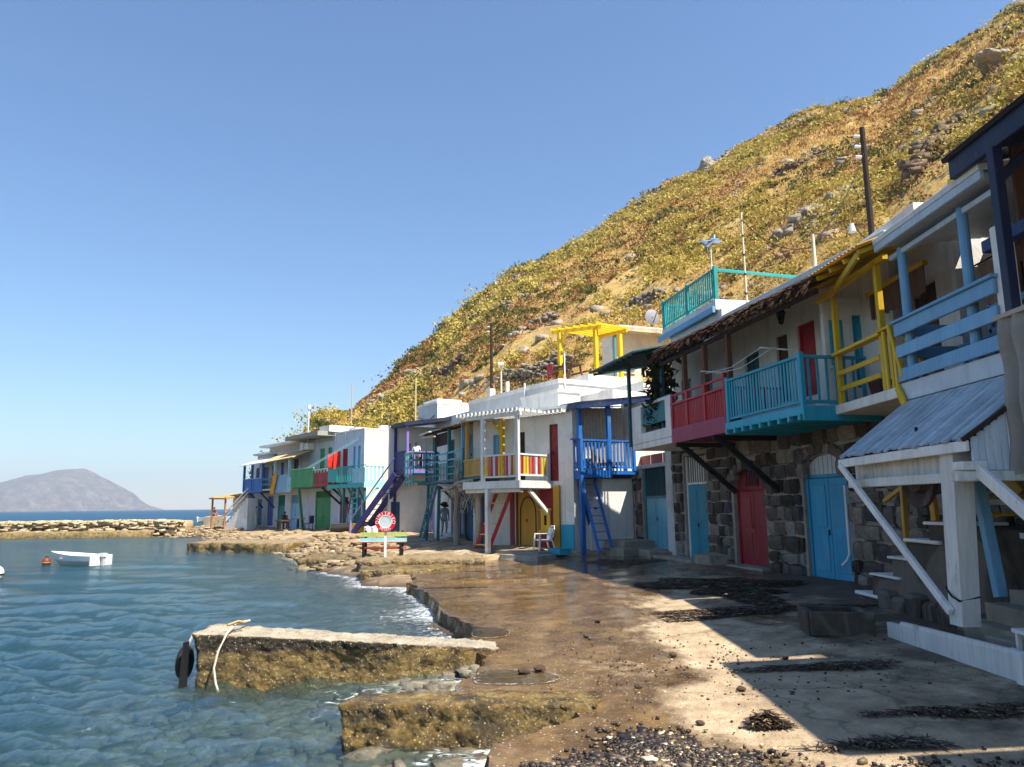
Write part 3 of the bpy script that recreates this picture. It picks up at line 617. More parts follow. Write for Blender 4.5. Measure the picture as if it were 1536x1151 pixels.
s.beam('gable_trim', (.0, 1.34, 2.30), (.0, -.05, 3.24), .05, .05, DARKW)
for uu, uq in ((1.5, 1.2),): s.beam('inner_post', (uq, .35, .5), (uu, .3, 2.0), .12, .14, LBLUE)
for uu in (.4, -.5): s.beam('inner_post', (uu, -.3, .4), (uu + .1, -.3, 2.2), .1, .1, GREYW)
for zz in (1.2, 1.6): s.box('inner_rail', (-.6, 2.4), (.1, .15), (zz, zz + .07), GREYW)
for k in range(4): s.box('ledge', (-.8 + .15 * k, 1.2 - .1 * k), (.2 - .25 * k, .85 - .25 * k), (-.1, .24 + .2 * k), CONC, j=.03)
# dark round net float / cable drum hung under the eave
wh = Th('cable_drum', 'dark rusty round cable drum hanging under the plank lean-to eave', 'drum', NX, NY)
v, f = [], []; prof = [(.10, .0), (.36, .0), (.40, .03), (.40, .08), (.34, .09), (.22, .02), (.20, .12), (.10, .12)]
for i in range(28):
    an = 2 * math.pi * i / 28
    for r_, d_ in prof: v.append((1.55 + r_ * math.cos(an), .96 + d_, 1.97 + r_ * math.sin(an)))
m_ = len(prof)
for i in range(28):
    for k in range(m_): f.append((i * m_ + k, ((i + 1) % 28) * m_ + k, ((i + 1) % 28) * m_ + (k + 1) % m_, i * m_ + (k + 1) % m_))
wh.mesh('rim', v, f, IRON, smooth=False); wh.tube('strap', [(1.55, .98, 2.38), (1.55, .98, 2.6)], .02, BLACKW)
# stone steps with whitewashed treads
STEPM = mat('#4a433a', rough=.95, var=.3, scale=5, bump=.9, bscale=10, dirt='#3a342c', damt=.5)
st = Th('stone_steps', 'rough stone steps with white painted tread edges rising under the lean-to', 'steps', NX, NY)
for u0, u1, zt in ((4.55, 5.45, .12), (3.9, 4.9, .48), (3.4, 4.2, .80), (2.7, 3.65, 1.10), (1.9, 3.05, 1.37)):
    b = st.box('step', (u0 - .9, u1), (-.9, .16), (-.1, zt - .055), STEPM, j=.035, bev=.03); st.box('white_edge', (u0, u1 + .02), (-.3, .2), (zt - .05, zt), WHITE, b, j=.012, bev=.012)
for k in range(7): st.box('stone', (4.0 - k * .42, 4.36 - k * .42), (.1, .34), (-.1, .18 + .12 * random.random()), STEPM, j=.04, bev=.05)
# house with the yellow balcony
h = Th('house', 'house with a bright yellow balcony, yellow posts and corrugated roof', 'house', NX, NY, 0, bev=BV)
h.wall('wall', (3.95, 6.75), (-.1, 6.46), WHITE, n=-1.25, holes=[(4.55, 5.35, 3.47, 5.5), (5.6, 6.45, 3.47, 5.6)], depth=4)
h.door((4.55, 5.35), (3.47, 5.5), BROWN, n=-1.35)
d = h.window((5.6, 6.45), (3.6, 5.6), YELLOW, n=-1.33, bars=(1, 3))
h.wall('side_wall', (-1.25, -.12), (3.3, 5.75), WHITE, n=6.6, th=.15, axis='n', holes=[(-.5, -.22, 4.35, 5.3), (-1.05, -.7, 3.5, 5.4)])
h.window((-.5, -.22), (4.35, 5.3), TURQ, n=6.66, shutter=TURQ, axis='n'); h.door((-1.05, -.7), (3.5, 5.4), TURQ, n=6.68, axis='n', leaves=1, handle=False)
sl_ = h.box('balcony', (3.66, 6.5), (-1.25, .03), (3.3, 3.47), WHITE, j=.01)
for uu in (4.22, 5.95): h.box('post', (uu - .05, uu + .05), (-.12, -.02), (3.47, 5.72), YELLOW)
for z0 in (3.72, 4.02): h.box('rail_board', (4.3, 5.9), (-.05, -.01), (z0, z0 + .09), YELLOW, sl_)
h.box('top_rail', (4.17, 6.0), (-.14, .04), (4.42, 4.48), YELLOW, sl_)
for uu in (4.05, 3.86, 3.76): h.beam('stair_post', (uu - .02, .0, 3.47), (uu, .0, 4.46), .05, .07, YELLOW, sl_)
h.box('top_rail', (3.74, 4.2), (-.05, .05), (4.46, 4.51), YELLOW, sl_); h.beam('stair_handrail', (3.76, .06, 4.5), (3.46, .06, 3.58), .05, .06, YELLOW, sl_); h.beam('stair_stringer', (3.68, .05, 3.46), (3.42, .09, 3.12), .05, .14, YELLOW, sl_)
stt = h.beam('stair_stringer', (4.12, -.25, 3.42), (2.2, -.25, 1.35), .06, .2, YELLOW); h.beam('handrail', (4.08, -.28, 4.46), (2.6, -.28, 2.9), .06, .07, YELLOW, stt)
h.beam('stair_stringer', (4.12, -.95, 3.42), (2.2, -.95, 1.35), .06, .2, YELLOW)
for k in range(8): t = (k + .5) / 8; h.box('tread', (3.98 - 1.9 * t, 4.2 - 1.9 * t), (-.92, -.28), (3.3 - 1.98 * t, 3.34 - 1.98 * t), YELLOW, stt)
h.beam('newel', (3.72, .12, .82), (3.68, .12, 1.86), .07, .07, OCHRE, stt); h.beam('handrail', (3.66, .12, 1.88), (4.3, .12, 1.66), .05, .07, OCHRE, stt)
h.beam('newel', (2.88, .1, 1.37), (2.95, .1, 2.2), .07, .12, OCHRE, stt)
rf = h.quadslab('roof', (3.78, .42, 5.84), (6.9, .62, 5.88), (6.9, -1.3, 6.5), (3.78, -1.3, 6.5), .02, OCHRE)
for k in range(26): t = k / 25; uu = 3.78 + 3.12 * t; h.beam('corrugation', (uu, .46 + .2 * t, 5.855 + .04 * t), (uu, -1.28, 6.51), .07, .03, OCHRE, rf)
for k in range(7): t = k / 6; uu = 3.9 + 2.9 * t; h.beam('rafter', (uu, .38 + .2 * t, 5.78), (uu, -1.25, 6.4), .06, .09, YELLOW, rf)
h.box('roof_beam', (3.9, 6.7), (-.12, -.02), (5.66, 5.76), YELLOW, rf); h.beam('eave_beam', (3.85, .42, 5.7), (5.95, -.02, 5.62), .06, .12, YELLOW, rf)
b = h.box('upper_block', (4.98, 9.2), (-5.2, -1.28), (6.0, 6.85), white(col='#dde0e0'), j=.01); h.box('cornice', (4.9, 9.25), (-5.25, -1.2), (6.86, 7.08), WHITE, b)
h.box('roof_pillar', (3.5, 3.9), (-1.55, -1.15), (6.1, 6.92), WHITE); h.beam('roof_rail', (3.72, -1.2, 6.93), (-1.5, -1.2, 6.88), .12, .1, YELLOW)
pt = Th('flower_pot', 'dark brown flower pot on the yellow balcony floor', 'pot', NX + .55, NY + 5.4, 0, z=3.47)
pt.cyl('pot', (0, 0, 0), (0, 0, .38), .14, .22, mat('#4a2a22')); pt.cyl('soil', (0, 0, .36), (0, 0, .39), .19, .19, DARKW)

# ------------------------------------------------------------------ stone fronted houses
FX, FY, FA = 7.0, 15.0, -11.5
MORTAR = mat('#8f897f', rough=.95, var=.3, scale=3, bump=.8, bscale=16, dirt='#9aa0a0', damt=.35, dscale=.9)
def stone_mat():
    N = NT('facade_stone'); oi = N.n('ShaderNodeObjectInfo')
    c = N.ramp(oi.outputs['Random'], [(0., C('#46423e')), (.25, C('#686058')), (.45, C('#857c70')), (.6, C('#62636a')), (.78, C('#979188')), (1., C('#b8b5ae'))])
    nz = N.noise(3.5, 7, .75); c = N.mix(.75, c, N.ramp(nz, [(.3, C('#2f2a26')), (.7, C('#a2968a'))]), 'OVERLAY')
    wsh = N.ramp(N.noise(1.1, 7, .75), [(.56, 0.), (.66, .55)]); c = N.mix(wsh, c, C('#a9aeb0'))
    N.l(c, N.b.inputs['Base Color']); N.b.inputs['Roughness'].default_value = .92; N.b.inputs['Specular IOR Level'].default_value = .2
    N.l(N.bump(N.noise(12, 8, .75), .9, .03), N.b.inputs['Normal']); return N.m
STONE = stone_mat()
def stone_protos(n=8):
    out = []
    for k in range(n):
        bm = bmesh.new(); bmesh.ops.create_cube(bm, size=1); bmesh.ops.subdivide_edges(bm, edges=bm.edges[:], cuts=1, use_grid_fill=True)
        for v in bm.verts:
            c = v.co; q = Vector(c) * (1 - .085 * max(0, (abs(c.x) > .4) + (abs(c.y) > .4) + (abs(c.z) > .4) - 1)); v.co = q + Vector([random.uniform(-.045, .045) for _ in range(3)])
        me = bpy.data.meshes.new('stone'); bm.to_mesh(me); bm.free(); me.materials.append(STONE); out.append(me)
    return out
SP = stone_protos()
def lay_stones(h, par, u, z, holes, hmin=.2, hmax=.42, n=0.):
    zc = z[0]; cnt = 0
    while zc < z[1] - .05:
        hh = min(random.uniform(hmin, hmax), z[1] - zc); uc = u[0] + random.uniform(-.2, 0)
        while uc < u[1]:
            ww = random.uniform(.26, .62); a, b = max(uc, u[0]), min(uc + ww, u[1]); uc += ww
            for (x0, x1, y0, y1) in holes:
                if y0 < zc + hh * .7 and y1 > zc + hh * .3:
                    if a < x1 and b > x0:
                        if a < x0 - .1: b = min(b, x0)
                        elif b > x1 + .1: a = max(a, x1)
                        else: b = a
            if b - a < .12: continue
            o = link('stone', random.choice(SP), par); dp = random.uniform(.16, .26); jz = random.uniform(-.03, .03)
            o.location = ((a + b) / 2, n + dp / 2 - .12 + random.uniform(-.02, .02), zc + hh / 2 + jz); o.scale = ((b - a) * 1.0, dp, hh * random.uniform(.88, 1.02)); o.rotation_euler = (random.uniform(-.05, .05), random.uniform(-.07, .07), random.uniform(-.05, .05)); cnt += 1
        zc += hh
    return cnt
def arch_stones(h, par, uc, z, r0, r1, k=11):
    for i in range(k):
        an = math.pi * (i + .5) / k; rm = (r0 + r1) / 2; o = link('arch_stone', random.choice(SP), par)
        o.location = (uc + rm * math.cos(an), .0, z + rm * .62 * math.sin(an)); o.rotation_euler = (0, -an, 0); o.scale = (r1 - r0, .2, math.pi * rm / k * .9)
def arch_fill(h, u0, u1, z0, rise, n, m, par=None, name='fanlight', t=.04):
    uc, r_ = (u0 + u1) / 2, (u1 - u0) / 2; v = []; k = 14
    for s_ in (0, 1):
        for i in range(k + 1): an = math.pi * i / k; v.append((uc + r_ * math.cos(an), n - t * s_, z0 + rise * math.sin(an)))
    f = [tuple(range(k + 1)), tuple(range(2 * k + 1, k, -1))] + [(i, i + k + 1, (i + 1) % (k + 1) + k + 1, (i + 1) % (k + 1)) for i in range(k + 1)]
    return h.mesh(name, v, f, m, par)

# rough stone footing under the light blue and yellow balconies
ft = Th('stone_footing', 'dark rubble stone footing wall under the light blue and yellow balconies', 'wall', NX, NY, 0)
fw_ = ft.box('mortar', (-1.5, 6.5), (-1.24, -1.02), (-.1, 3.2), MORTAR)
lay_stones(ft, fw_, (-1.5, 6.5), (-.05, 3.2), [], n=-1.02)
h = Th('house', 'stone fronted house with a turquoise railed balcony and a reed roof', 'house', FX, FY, FA, bev=BV)
holes = [(.47, 2.03, -.05, 2.72), (3.7, 5.3, -.02, 2.74)]
wl = h.wall('wall', (-1.3, 5.4), (-.15, 3.42), MORTAR, holes=holes, th=.4, depth=5)
lay_stones(h, wl, (-1.3, 5.4), (-.1, 3.4), [(.40, 2.1, -.1, 2.3), (.75, 1.75, 2.2, 2.75), (3.62, 5.38, -.1, 2.2), (3.95, 5.05, 2.1, 2.8)])
# timber-blue door under a whitewashed fan light
d = h.door((.47, 2.03), (.0, 2.26), SKYB, n=-.12, leaves=2, panels=True)
fl = arch_fill(h, .47, 2.03, 2.26, .44, -.12, white(col='#b9c2c6'), d)
for k in range(9):
    uu = .62 + k * .158; x = (uu - 1.25) / .78; h.box('fan_bar', (uu - .018, uu + .018), (-.12, -.1), (2.28, 2.26 + .41 * math.sqrt(max(0.02, 1 - x * x))), GREYW, fl)
h.box('threshold', (.3, 2.2), (-.3, .25), (-.12, .0), CONC, j=.02)
h.tube('drain_pipe', [(.38, .12, 2.0), (.39, .12, .62), (.42, .16, .5), (.5, .24, .38)], .03, WHITE2)
d = h.door((3.7, 5.3), (.06, 2.05), CRIM, n=-.14, leaves=2); fl = arch_fill(h, 3.7, 5.3, 2.05, .66, -.14, CRIM, d)
h.box('fan_grille', (4.2, 4.85), (-.14, -.11), (2.1, 2.5), DARK, fl)
for k in range(5): h.box('grille_bar', (4.24 + k * .13, 4.27 + k * .13), (-.11, -.09), (2.1, 2.5), CRIM, fl)
h.box('threshold', (3.5, 5.45), (-.3, .3), (-.12, .07), CONC, j=.03)
# triangular fillers over the arched openings
for a, b, z0, rise, zt in ((.47, 2.03, 2.26, .44, 2.72), (3.7, 5.3, 2.05, .66, 2.74)):
    uc, r_ = (a + b) / 2, (b - a) / 2; k = 16; v, f = [], []
    for i in range(k + 1):
        x = -1 + 2 * i / k; zz = z0 + rise * math.sqrt(max(0, 1 - x * x)); v += [(uc + x * r_, -.01, zz), (uc + x * r_, -.01, zt), (uc + x * r_, -.2, zz)]
    for i in range(k): a_ = 3 * i; f += [(a_, a_ + 3, a_ + 4, a_ + 1), (a_, a_ + 2, a_ + 5, a_ + 3)]
    h.mesh('arch_infill', v, f, MORTAR, wl)
arch_stones(h, wl, 1.25, 2.26, .8, 1.05); arch_stones(h, wl, 4.5, 2.05, .82, 1.08)
uw = h.wall('upper_wall', (-1.3, 5.4), (3.42, 6.7), WHITE, n=-.02, holes=[(1.18, 1.86, 3.75, 5.72), (2.28, 2.76, 3.6, 5.65), (3.6, 4.3, 3.6, 5.5)], depth=5)
h.door((1.18, 1.86), (3.75, 5.72), RED, n=-.12, leaves=1, panels=False); h.door((2.28, 2.76), (3.6, 5.65), BROWN, n=-.12, leaves=1); h.door((3.6, 4.3), (3.6, 5.5), TEALD, n=-.12)
h.box('door_step', (1.1, 1.95), (0, .3), (3.45, 3.74), WHITE); h.box('door_step', (.95, 2.1), (.3, .6), (3.45, 3.6), WHITE)
rf = h.box('roof', (-1.35, 5.4), (-5.0, .05), (6.71, 6.85), WHITE2)
# thatched reed awning
th_ = h.quadslab('reed_awning', (-1.35, 1.78, 5.72), (6.2, 1.78, 5.86), (6.2, -.05, 6.62), (-1.35, -.05, 6.62), .05, THATCH)
vv, ff = [], []
def reed(p, q, w_):
    p, q = Vector(p), Vector(q); d_ = (q - p).normalized(); x = d_.cross(Vector((0, .5, 1))).normalized() * w_; y = d_.cross(x).normalized() * w_; i = len(vv)
    for c_ in (p, q): vv.extend([c_ + x, c_ - x * .5 + y, c_ - x * .5 - y])
    ff.extend([(i, i + 1, i + 4, i + 3), (i + 1, i + 2, i + 5, i + 4), (i + 2, i, i + 3, i + 5)])
for k in range(1500):
    uu = random.uniform(-1.38, 6.25); t0 = random.uniform(-.12, .85); t1 = t0 + random.uniform(.2, .7); ez = 5.72 + .14 * (uu + 1.35) / 7.5
    P_ = lambda t, o_=0: (uu + random.uniform(-.03, .03), 1.78 - 1.83 * t, ez + (6.62 - ez) * t + .03 + o_)
    reed(P_(t0, random.uniform(-.02, .05)), P_(min(t1, 1.02), random.uniform(-.02, .04)), random.uniform(.008, .018))
for k in range(420):
    uu = random.uniform(-1.38, 6.25); ez = 5.72 + .14 * (uu + 1.35) / 7.5
    reed((uu, 1.7, ez + .04), (uu + random.uniform(-.05, .05), 1.84 + random.uniform(0, .06), ez - random.uniform(.05, .3)), random.uniform(.006, .014))
o = h.mesh('reeds', vv, ff, THATCH, th_); o['kind'] = 'stuff'
for k in range(10): uu = -1.2 + k * .8; h.beam('rafter', (uu, 1.7, 5.64 + .016 * k), (uu, 0, 6.5), .06, .08, DARKW, th_)
h.box('eave_beam', (-1.3, 6.1), (1.52, 1.6), (5.52, 5.62), DARKW, th_)
for uu in (2.2, 3.42, 4.6): h.box('post', (uu - .06, uu + .06), (1.5, 1.62), (3.45, 5.54), BROWN)
# turquoise balcony
bl = h.box('turquoise_balcony', (-.74, 2.26), (.0, 1.66), (3.34, 3.45), TURQ)
for k in range(9): uu = -.7 + k * .36; h.box('joist', (uu, uu + .08), (.0, 1.72), (3.2, 3.335), TURQ, bl)
h.box('edge_board', (-.76, 2.28), (1.66, 1.70), (3.30, 3.47), TURQ, bl); h.box('edge_board', (-.80, -.76), (.0, 1.70), (3.18, 3.47), TURQ, bl)
h.rail_u(bl, (-.66, 2.2), 1.62, (3.45, 4.47), TURQ, slat=.06, gap=.118)
h.rail_n(bl, (.2, 1.56), -.7, (3.45, 4.47), TURQ, slat=.06, gap=.19)
for uu in (-.7, 2.22): h.box('post', (uu - .05, uu + .05), (1.57, 1.67), (3.45, 4.52), TURQ, bl)
h.box('skirting', (-.6, 2.2), (1.3, 1.34), (3.46, 3.6), WHITE, bl); h.box('bench_wall', (-.4, 2.1), (.05, .5), (3.46, 3.9), WHITE, bl)
for nn in (1.85, 2.1): h.tube('clothes_line', [(2.3, nn, 4.62), (1.2, nn - .05, 4.56), (-.2, nn, 4.72)], .008, WHITE2, bl, seg=4)
for uu in (2.35, -.25): h.beam('line_arm', (uu, 1.5, 4.66), (uu, 2.2, 4.68), .04, .03, WOODW, bl)
# red balcony
bl = h.box('red_balcony', (2.34, 5.38), (.0, 1.62), (3.30, 3.42), CRIM)
h.box('skirt_board', (2.34, 5.38), (1.62, 1.66), (3.26, 3.66), MAGENTA, bl); h.box('skirt_board', (2.30, 2.34), (.3, 1.66), (3.26, 3.66), MAGENTA, bl)
h.box('back_board', (2.36, 5.36), (1.55, 1.57), (3.66, 4.28), CRIM, bl)
for k in range(34): uu = 2.4 + k * .088; h.box('slat', (uu, uu + .06), (1.6, 1.625), (3.66, 4.28), RED, bl, j=.003)
h.box('top_rail', (2.32, 5.4), (1.56, 1.67), (4.28, 4.34), RED, bl); h.box('top_rail', (2.32, 5.4), (1.59, 1.64), (4.52, 4.58), RED, bl)
for uu in (2.36, 3.4, 4.4, 5.34): h.box('post', (uu - .05, uu + .05), (1.57, 1.66), (3.66, 4.66 if uu < 3 else 4.56), RED, bl)
h.box('top_rail', (2.31, 2.37), (.2, 1.55), (4.28, 4.34), RED, bl)
for k in range(8): nn = .3 + k * .15; h.box('slat', (2.32, 2.345), (nn, nn + .08), (3.67, 4.28), RED, bl)
for uu in (2.95, 5.05): h.beam('bracket', (uu, .05, 1.95), (uu, 1.55, 3.2), .1, .13, BLACKW, bl)
for uu in (2.95, 5.05): h.box('bracket_beam', (uu - .05, uu + .05), (.0, 1.7), (3.14, 3.255), BLACKW, bl)
# wall lantern
la = Th('wall_lantern', 'small black iron lantern on the white wall beside the upper red door', 'lantern', FX, FY, FA)
la.beam('bracket', (2.06, -.02, 6.22), (2.06, .24, 6.22), .03, .03, BLACKW); la.cyl('cap', (2.06, .24, 6.06), (2.06, .24, 6.2), .12, .03, BLACKW, seg=6); la.cyl('lamp_glass', (2.06, .24, 5.84), (2.06, .24, 6.05), .06, .1, GLASS, seg=6); la.cyl('base', (2.06, .24, 5.8), (2.06, .24, 5.84), .03, .06, BLACKW, seg=6)

# --- next stone house: teal canopy, white parapet balcony, roof terrace
h = Th('house', 'house with a dark teal canopy and a white parapet balcony next to the red balcony', 'house', FX, FY, FA, bev=BV)
holes = [(6.88, 8.4, -.05, 3.12), (9.72, 11.92, .1, 2.9)]
wl = h.wall('wall', (5.41, 9.1), (-.15, 3.42), MORTAR, holes=holes[:1], th=.4, depth=5); h.wall('low_wall', (9.1, 12.7), (-.15, 3.02), MORTAR, holes=holes[1:], th=.4, depth=4)
lay_stones(h, wl, (5.42, 9.1), (-.1, 3.4), [(6.8, 8.48, -.1, 3.2)]); lay_stones(h, wl, (12.0, 12.68), (-.1, 2.6), [])
h.box('plaster_pier', (9.15, 9.68), (-.1, .07), (-.1, 3.4), white(col='#b9bcb8', dirt='#6e665a', damt=.6)); h.box('plaster_lintel', (9.68, 12.7), (-.1, .05), (2.9, 3.03), white(col='#aeb0ac', dirt='#6e665a', damt=.6))
h.door((6.88, 8.4), (.02, 3.1), paint('#1f7f93'), n=-.12, transom=.8, trm=WOODW, frame=WOODW)
h.door((9.72, 11.92), (.16, 2.89), paint('#5aa0b4', dirt='#a08a78', damt=.35), n=-.12, transom=.95, trm=TEALD, frame=TEAL)
h.box('threshold', (6.6, 9.6), (.05, .7), (-.12, .06), CONC, j=.04); h.box('threshold', (9.4, 12.4), (.05, .8), (-.12, .16), CONC, j=.04)
h.box('side_step', (5.6, 6.6), (.05, .6), (-.12, .28), CONC, j=.04)
uw = h.wall('upper_wall', (5.41, 9.0), (3.42, 7.1), WHITE2, n=-.02, holes=[(6.2, 6.9, 3.5, 5.5), (7.6, 8.3, 3.5, 5.5)], depth=5)
h.door((6.2, 6.9), (3.5, 5.5), TEALD, n=-.12); h.door((7.6, 8.3), (3.5, 5.5), TEALD, n=-.12)
bl = h.box('balcony', (5.42, 8.35), (.0, 1.66), (3.28, 3.45), WHITE)
for a, b, z0, z1 in ((5.42, 8.35, 3.46, 3.74), (5.42, 5.78, 3.74, 4.6), (7.62, 8.35, 3.74, 4.6), (5.78, 7.62, 4.52, 4.6)): h.box('parapet', (a, b), (1.5, 1.66), (z0, z1), WHITE, bl)
h.box('panel', (5.8, 7.6), (1.58, 1.62), (3.95, 4.5), TEAL, bl); h.box('parapet', (8.2, 8.35), (.0, 1.5), (3.46, 4.58), WHITE, bl); h.box('top_rail', (5.5, 8.3), (1.55, 1.62), (4.601, 4.64), TEAL, bl)
for k in range(4): uu = 9.0 + k * 1.1; h.box('red_boards', (uu - .5, uu + .5), (-.3, -.26), (3.04, 3.4), CRIM, bl)
cn = h.quadslab('canopy', (6.0, 2.45, 5.92), (10.0, 2.5, 6.02), (9.4, .1, 6.42), (6.0, .1, 6.42), .05, TEALD)
for k in range(9): uu = 6.35 + k * .45; h.beam('rafter', (uu, 2.35, 5.85 + .01 * k), (uu, .1, 6.33), .05, .08, TEALD, cn)
for uu in (6.32, 9.0): h.box('post', (uu - .06, uu + .06), (1.42, 1.52), (3.45, 6.1), TEALD)
# roof terrace with turquoise railing
te = h.box('roof_terrace', (5.6, 9.45), (-3.4, .06), (7.11, 7.42), WHITE); h.box('edge_board', (5.6, 9.6), (.07, .16), (7.02, 7.2), LBLUE, te)
h.rail_u(te, (5.62, 9.4), 0., (7.42, 8.36), TURQ2, slat=.07, gap=.14); h.rail_n(te, (-1.2, -.05), 9.38, (7.42, 8.3), TURQ2, slat=.07, gap=.15)
for uu in (5.65, 7.5, 9.38): h.box('post', (uu - .05, uu + .05), (-.06, .05), (7.42, 8.42), TURQ2, te)
h.beam('handrail', (5.62, -.05, 8.3), (5.62, -3.0, 8.2), .06, .08, TURQ2, te)
# creeper on the teal post
V, Fc = [], []; rg = np.random.default_rng(9)
c = np.stack([6.75 + .28 * rg.normal(0, 1, 900), 1.35 + .16 * rg.normal(0, 1, 900), rg.uniform(3.9, 5.9, 900)], 1); a = rg.normal(0, .07, (900, 3)); b = rg.normal(0, .06, (900, 3))
cr = Th('creeper', 'dark leafy creeper hanging beside the teal canopy post', 'plant', FX, FY, FA)
link('leaves', npmesh('leaves', np.stack([c - a, c + a, c + b * 2], 1).reshape(-1, 3), np.arange(2700).reshape(-1, 3), foliage_mat('creeper_leaf', [(.3, C('#141c12')), (.7, C('#2c3a20'))], 3)), cr.r); cr.tube('stem', [(6.75, 1.38, 3.45), (6.7, 1.36, 4.6), (6.8, 1.34, 5.8)], .025, DARKW)
# roof poles and the wind vane
for nm, lab, uu, nn, z0, z1, r_ in (('antenna_pole', 'tall thin pale pole with dark bands behind the reed awning', 4.5, -.3, 6.85, 9.6, .03), ('antenna_pole', 'short white pole on the roof edge near the yellow balcony roof', 1.38, -.3, 6.85, 7.8, .045)):
    p = Th(nm, lab, 'pole', FX, FY, FA); p.cyl('pole', (uu, nn, z0), (uu, nn, z1), r_, r_ * .8, mat('#cfc4ad', rough=.7), seg=8)
    for k in range(4 if r_ < .04 else 0): zz = z0 + .4 + k * (z1 - z0) * .2; p.cyl('band', (uu, nn, zz), (uu, nn, zz + .05), r_ * 1.25, r_ * 1.25, DARKW, seg=8)
wv = Th('wind_vane', 'small blue toy aeroplane wind vane on a white pole above the turquoise terrace', 'wind vane', FX, FY, FA)
wv.cyl('pole', (6.2, -.2, 7.42), (6.2, -.2, 9.2), .025, .02, WHITE2, seg=8)
PB = mat('#8fb6e8', rough=.4); wv.cyl('fuselage', (6.42, -.2, 9.34), (5.9, -.2, 9.34), .065, .03, PB); wv.box('wing', (6.08, 6.24), (-.5, .1), (9.35, 9.365), PB); wv.box('tail_fin', (5.9, 5.99), (-.215, -.185), (9.36, 9.48), mat('#c9d6ea')); wv.box('tail_plane', (5.89, 5.99), (-.32, -.08), (9.34, 9.355), PB)
wv.box('stripe', (6.05, 6.2), (-.272, -.128), (9.32, 9.345), RED); wv.cyl('nose', (6.42, -.2, 9.34), (6.5, -.2, 9.34), .065, .02, NAVY2)
for an in (.5, 2.6, 4.7): wv.beam('blade', (6.49, -.2, 9.34), (6.49, -.2 + .2 * math.cos(an), 9.34 + .2 * math.sin(an)), .015, .06, NAVY2, up=(1, 0, 0))
# ------------------------------------------------------------------ middle houses
STRIPES = [paint('#d7b21b'), paint('#d7b21b'), paint('#b3202c'), WOODW, paint('#b3202c'), paint('#c8642c')]
# --- blue balcony house
h = Th('house', 'white house with a bright blue balcony, blue ladder and beige curtains', 'house', 2.4, 26.0, -25)
h.wall('wall', (.35, 3.4), (-.1, 5.3), WHITE, n=-2.4, holes=[(1.2, 1.9, 0, 2.0)], depth=5); h.door((1.2, 1.9), (0, 2.0), BLUE, n=-2.5)
h.wall('side_wall', (-5.2, -2.45), (2.8, 5.6), WHITE2, n=.9, axis='n', holes=[(-2.95, -2.5, 2.85, 4.85)], th=.2); h.door((-2.95, -2.5), (2.85, 4.85), NAVY, n=1.0, axis='n', leaves=1)
# lumpy whitewashed annex wall
v, f = [], []; prof = [(-.55, 0), (-.5, .6), (-.55, 1.2), (-.6, 1.75), (-.72, 1.95), (-.98, 2.05), (-1.05, 2.4), (-1.02, 2.95), (-1.2, 3.05), (-2.05, 3.06), (-2.3, 3.0), (-2.3, 0)]
for uu in (.32, 2.0):
    for a, b in prof: v.append((uu, a, b))
k = len(prof); f = [tuple(range(k)), tuple(range(2 * k - 1, k - 1, -1))] + [(i, i + k, (i + 1) % k + k, (i + 1) % k) for i in range(k)]
h.mesh('annex', v, f, WHITE); h.box('meter_box', (.27, .32), (-.75, -.66), (1.5, 1.58), DARK)
bl = h.box('balcony', (-.02, 2.45), (-2.35, .02), (2.72, 2.85), BLUE)
h.box('edge_board', (-.05, 2.45), (.02, .06), (2.55, 2.86), BLUE, bl); h.box('edge_board', (-.06, -.02), (-1.2, .06), (2.6, 2.86), BLUE, bl)
for k in range(5): uu = .2 + k * .5; h.box('joist', (uu, uu + .08), (-2.2, .0), (2.58, 2.715), NAVY, bl)
h.rail_u(bl, (.05, 2.42), .0, (2.85, 3.95), BLUE, slat=.05, gap=.11); h.rail_n(bl, (-2.2, -.05), .0, (2.85, 3.95), BLUE, slat=.07, gap=.15)
for uu, nn in ((.0, .0), (1.2, .0), (2.42, .0), (0, -1.1), (0, -2.2)): h.box('post', (uu - .05, uu + .05), (nn - .05, nn + .05), (2.85, 4.0), BLUE, bl)
h.beam('line_arm', (-.1, .12, 3.98), (2.5, .12, 3.94), .05, .05, BLUE, bl); h.beam('line_arm', (2.4, -.1, 3.85), (2.7, .7, 3.75), .05, .05, BLUE, bl)
rf = h.quadslab('canopy', (-.3, .25, 5.22), (1.05, .25, 5.28), (1.3, -3.6, 5.85), (-.3, -3.6, 5.72), .08, NAVYR); h.box('fascia', (-.28, 1.0), (.2, .26), (5.0, 5.16), NAVY, rf)
h.beam('fascia', (-.26, .2, 5.06), (-.26, -3.4, 5.55), .06, .16, NAVY, rf)
for uu, nn in ((.12, -.02), (.0, -1.15)): h.box('post', (uu - .07, uu + .07), (nn - .07, nn + .07), (2.85, 5.1 - nn * .1), BLUE)
h.box('stilt', (-.08, .06), (-.06, .08), (-.1, 2.7), BLUE)
h.beam('brace', (2.2, -1.0, .7), (1.6, .0, 2.6), .1, .12, NAVY); h.beam('brace', (.5, -.6, .9), (.3, .0, 2.6), .08, .1, NAVY)
ld = h.beam('ladder', (-.75, -.18, .02), (.35, -.18, 2.55), .05, .12, BLUE); h.beam('stringer', (-.75, -.72, .05), (.35, -.72, 2.55), .05, .12, BLUE, ld)
for k in range(9): t = (k + .6) / 9.3; h.box('tread', (-.83 + 1.1 * t, -.63 + 1.1 * t), (-.69, -.21), (.02 + 2.53 * t, .05 + 2.53 * t), paint('#3d78c8'), ld)
h.box('step', (-1.6, -.5), (-1.7, -.6), (-.1, .22), CONC, j=.05); h.box('step', (-1.0, .3), (-2.4, -1.0), (-.1, .42), CONC, j=.05); h.box('step', (-2.2, -1.2), (-2.5, -1.2), (-.1, .18), CONC, j=.05)
cu = Th('curtain', 'beige gathered curtains hanging inside the blue balcony', 'curtain', 2.4, 26.0, -25)
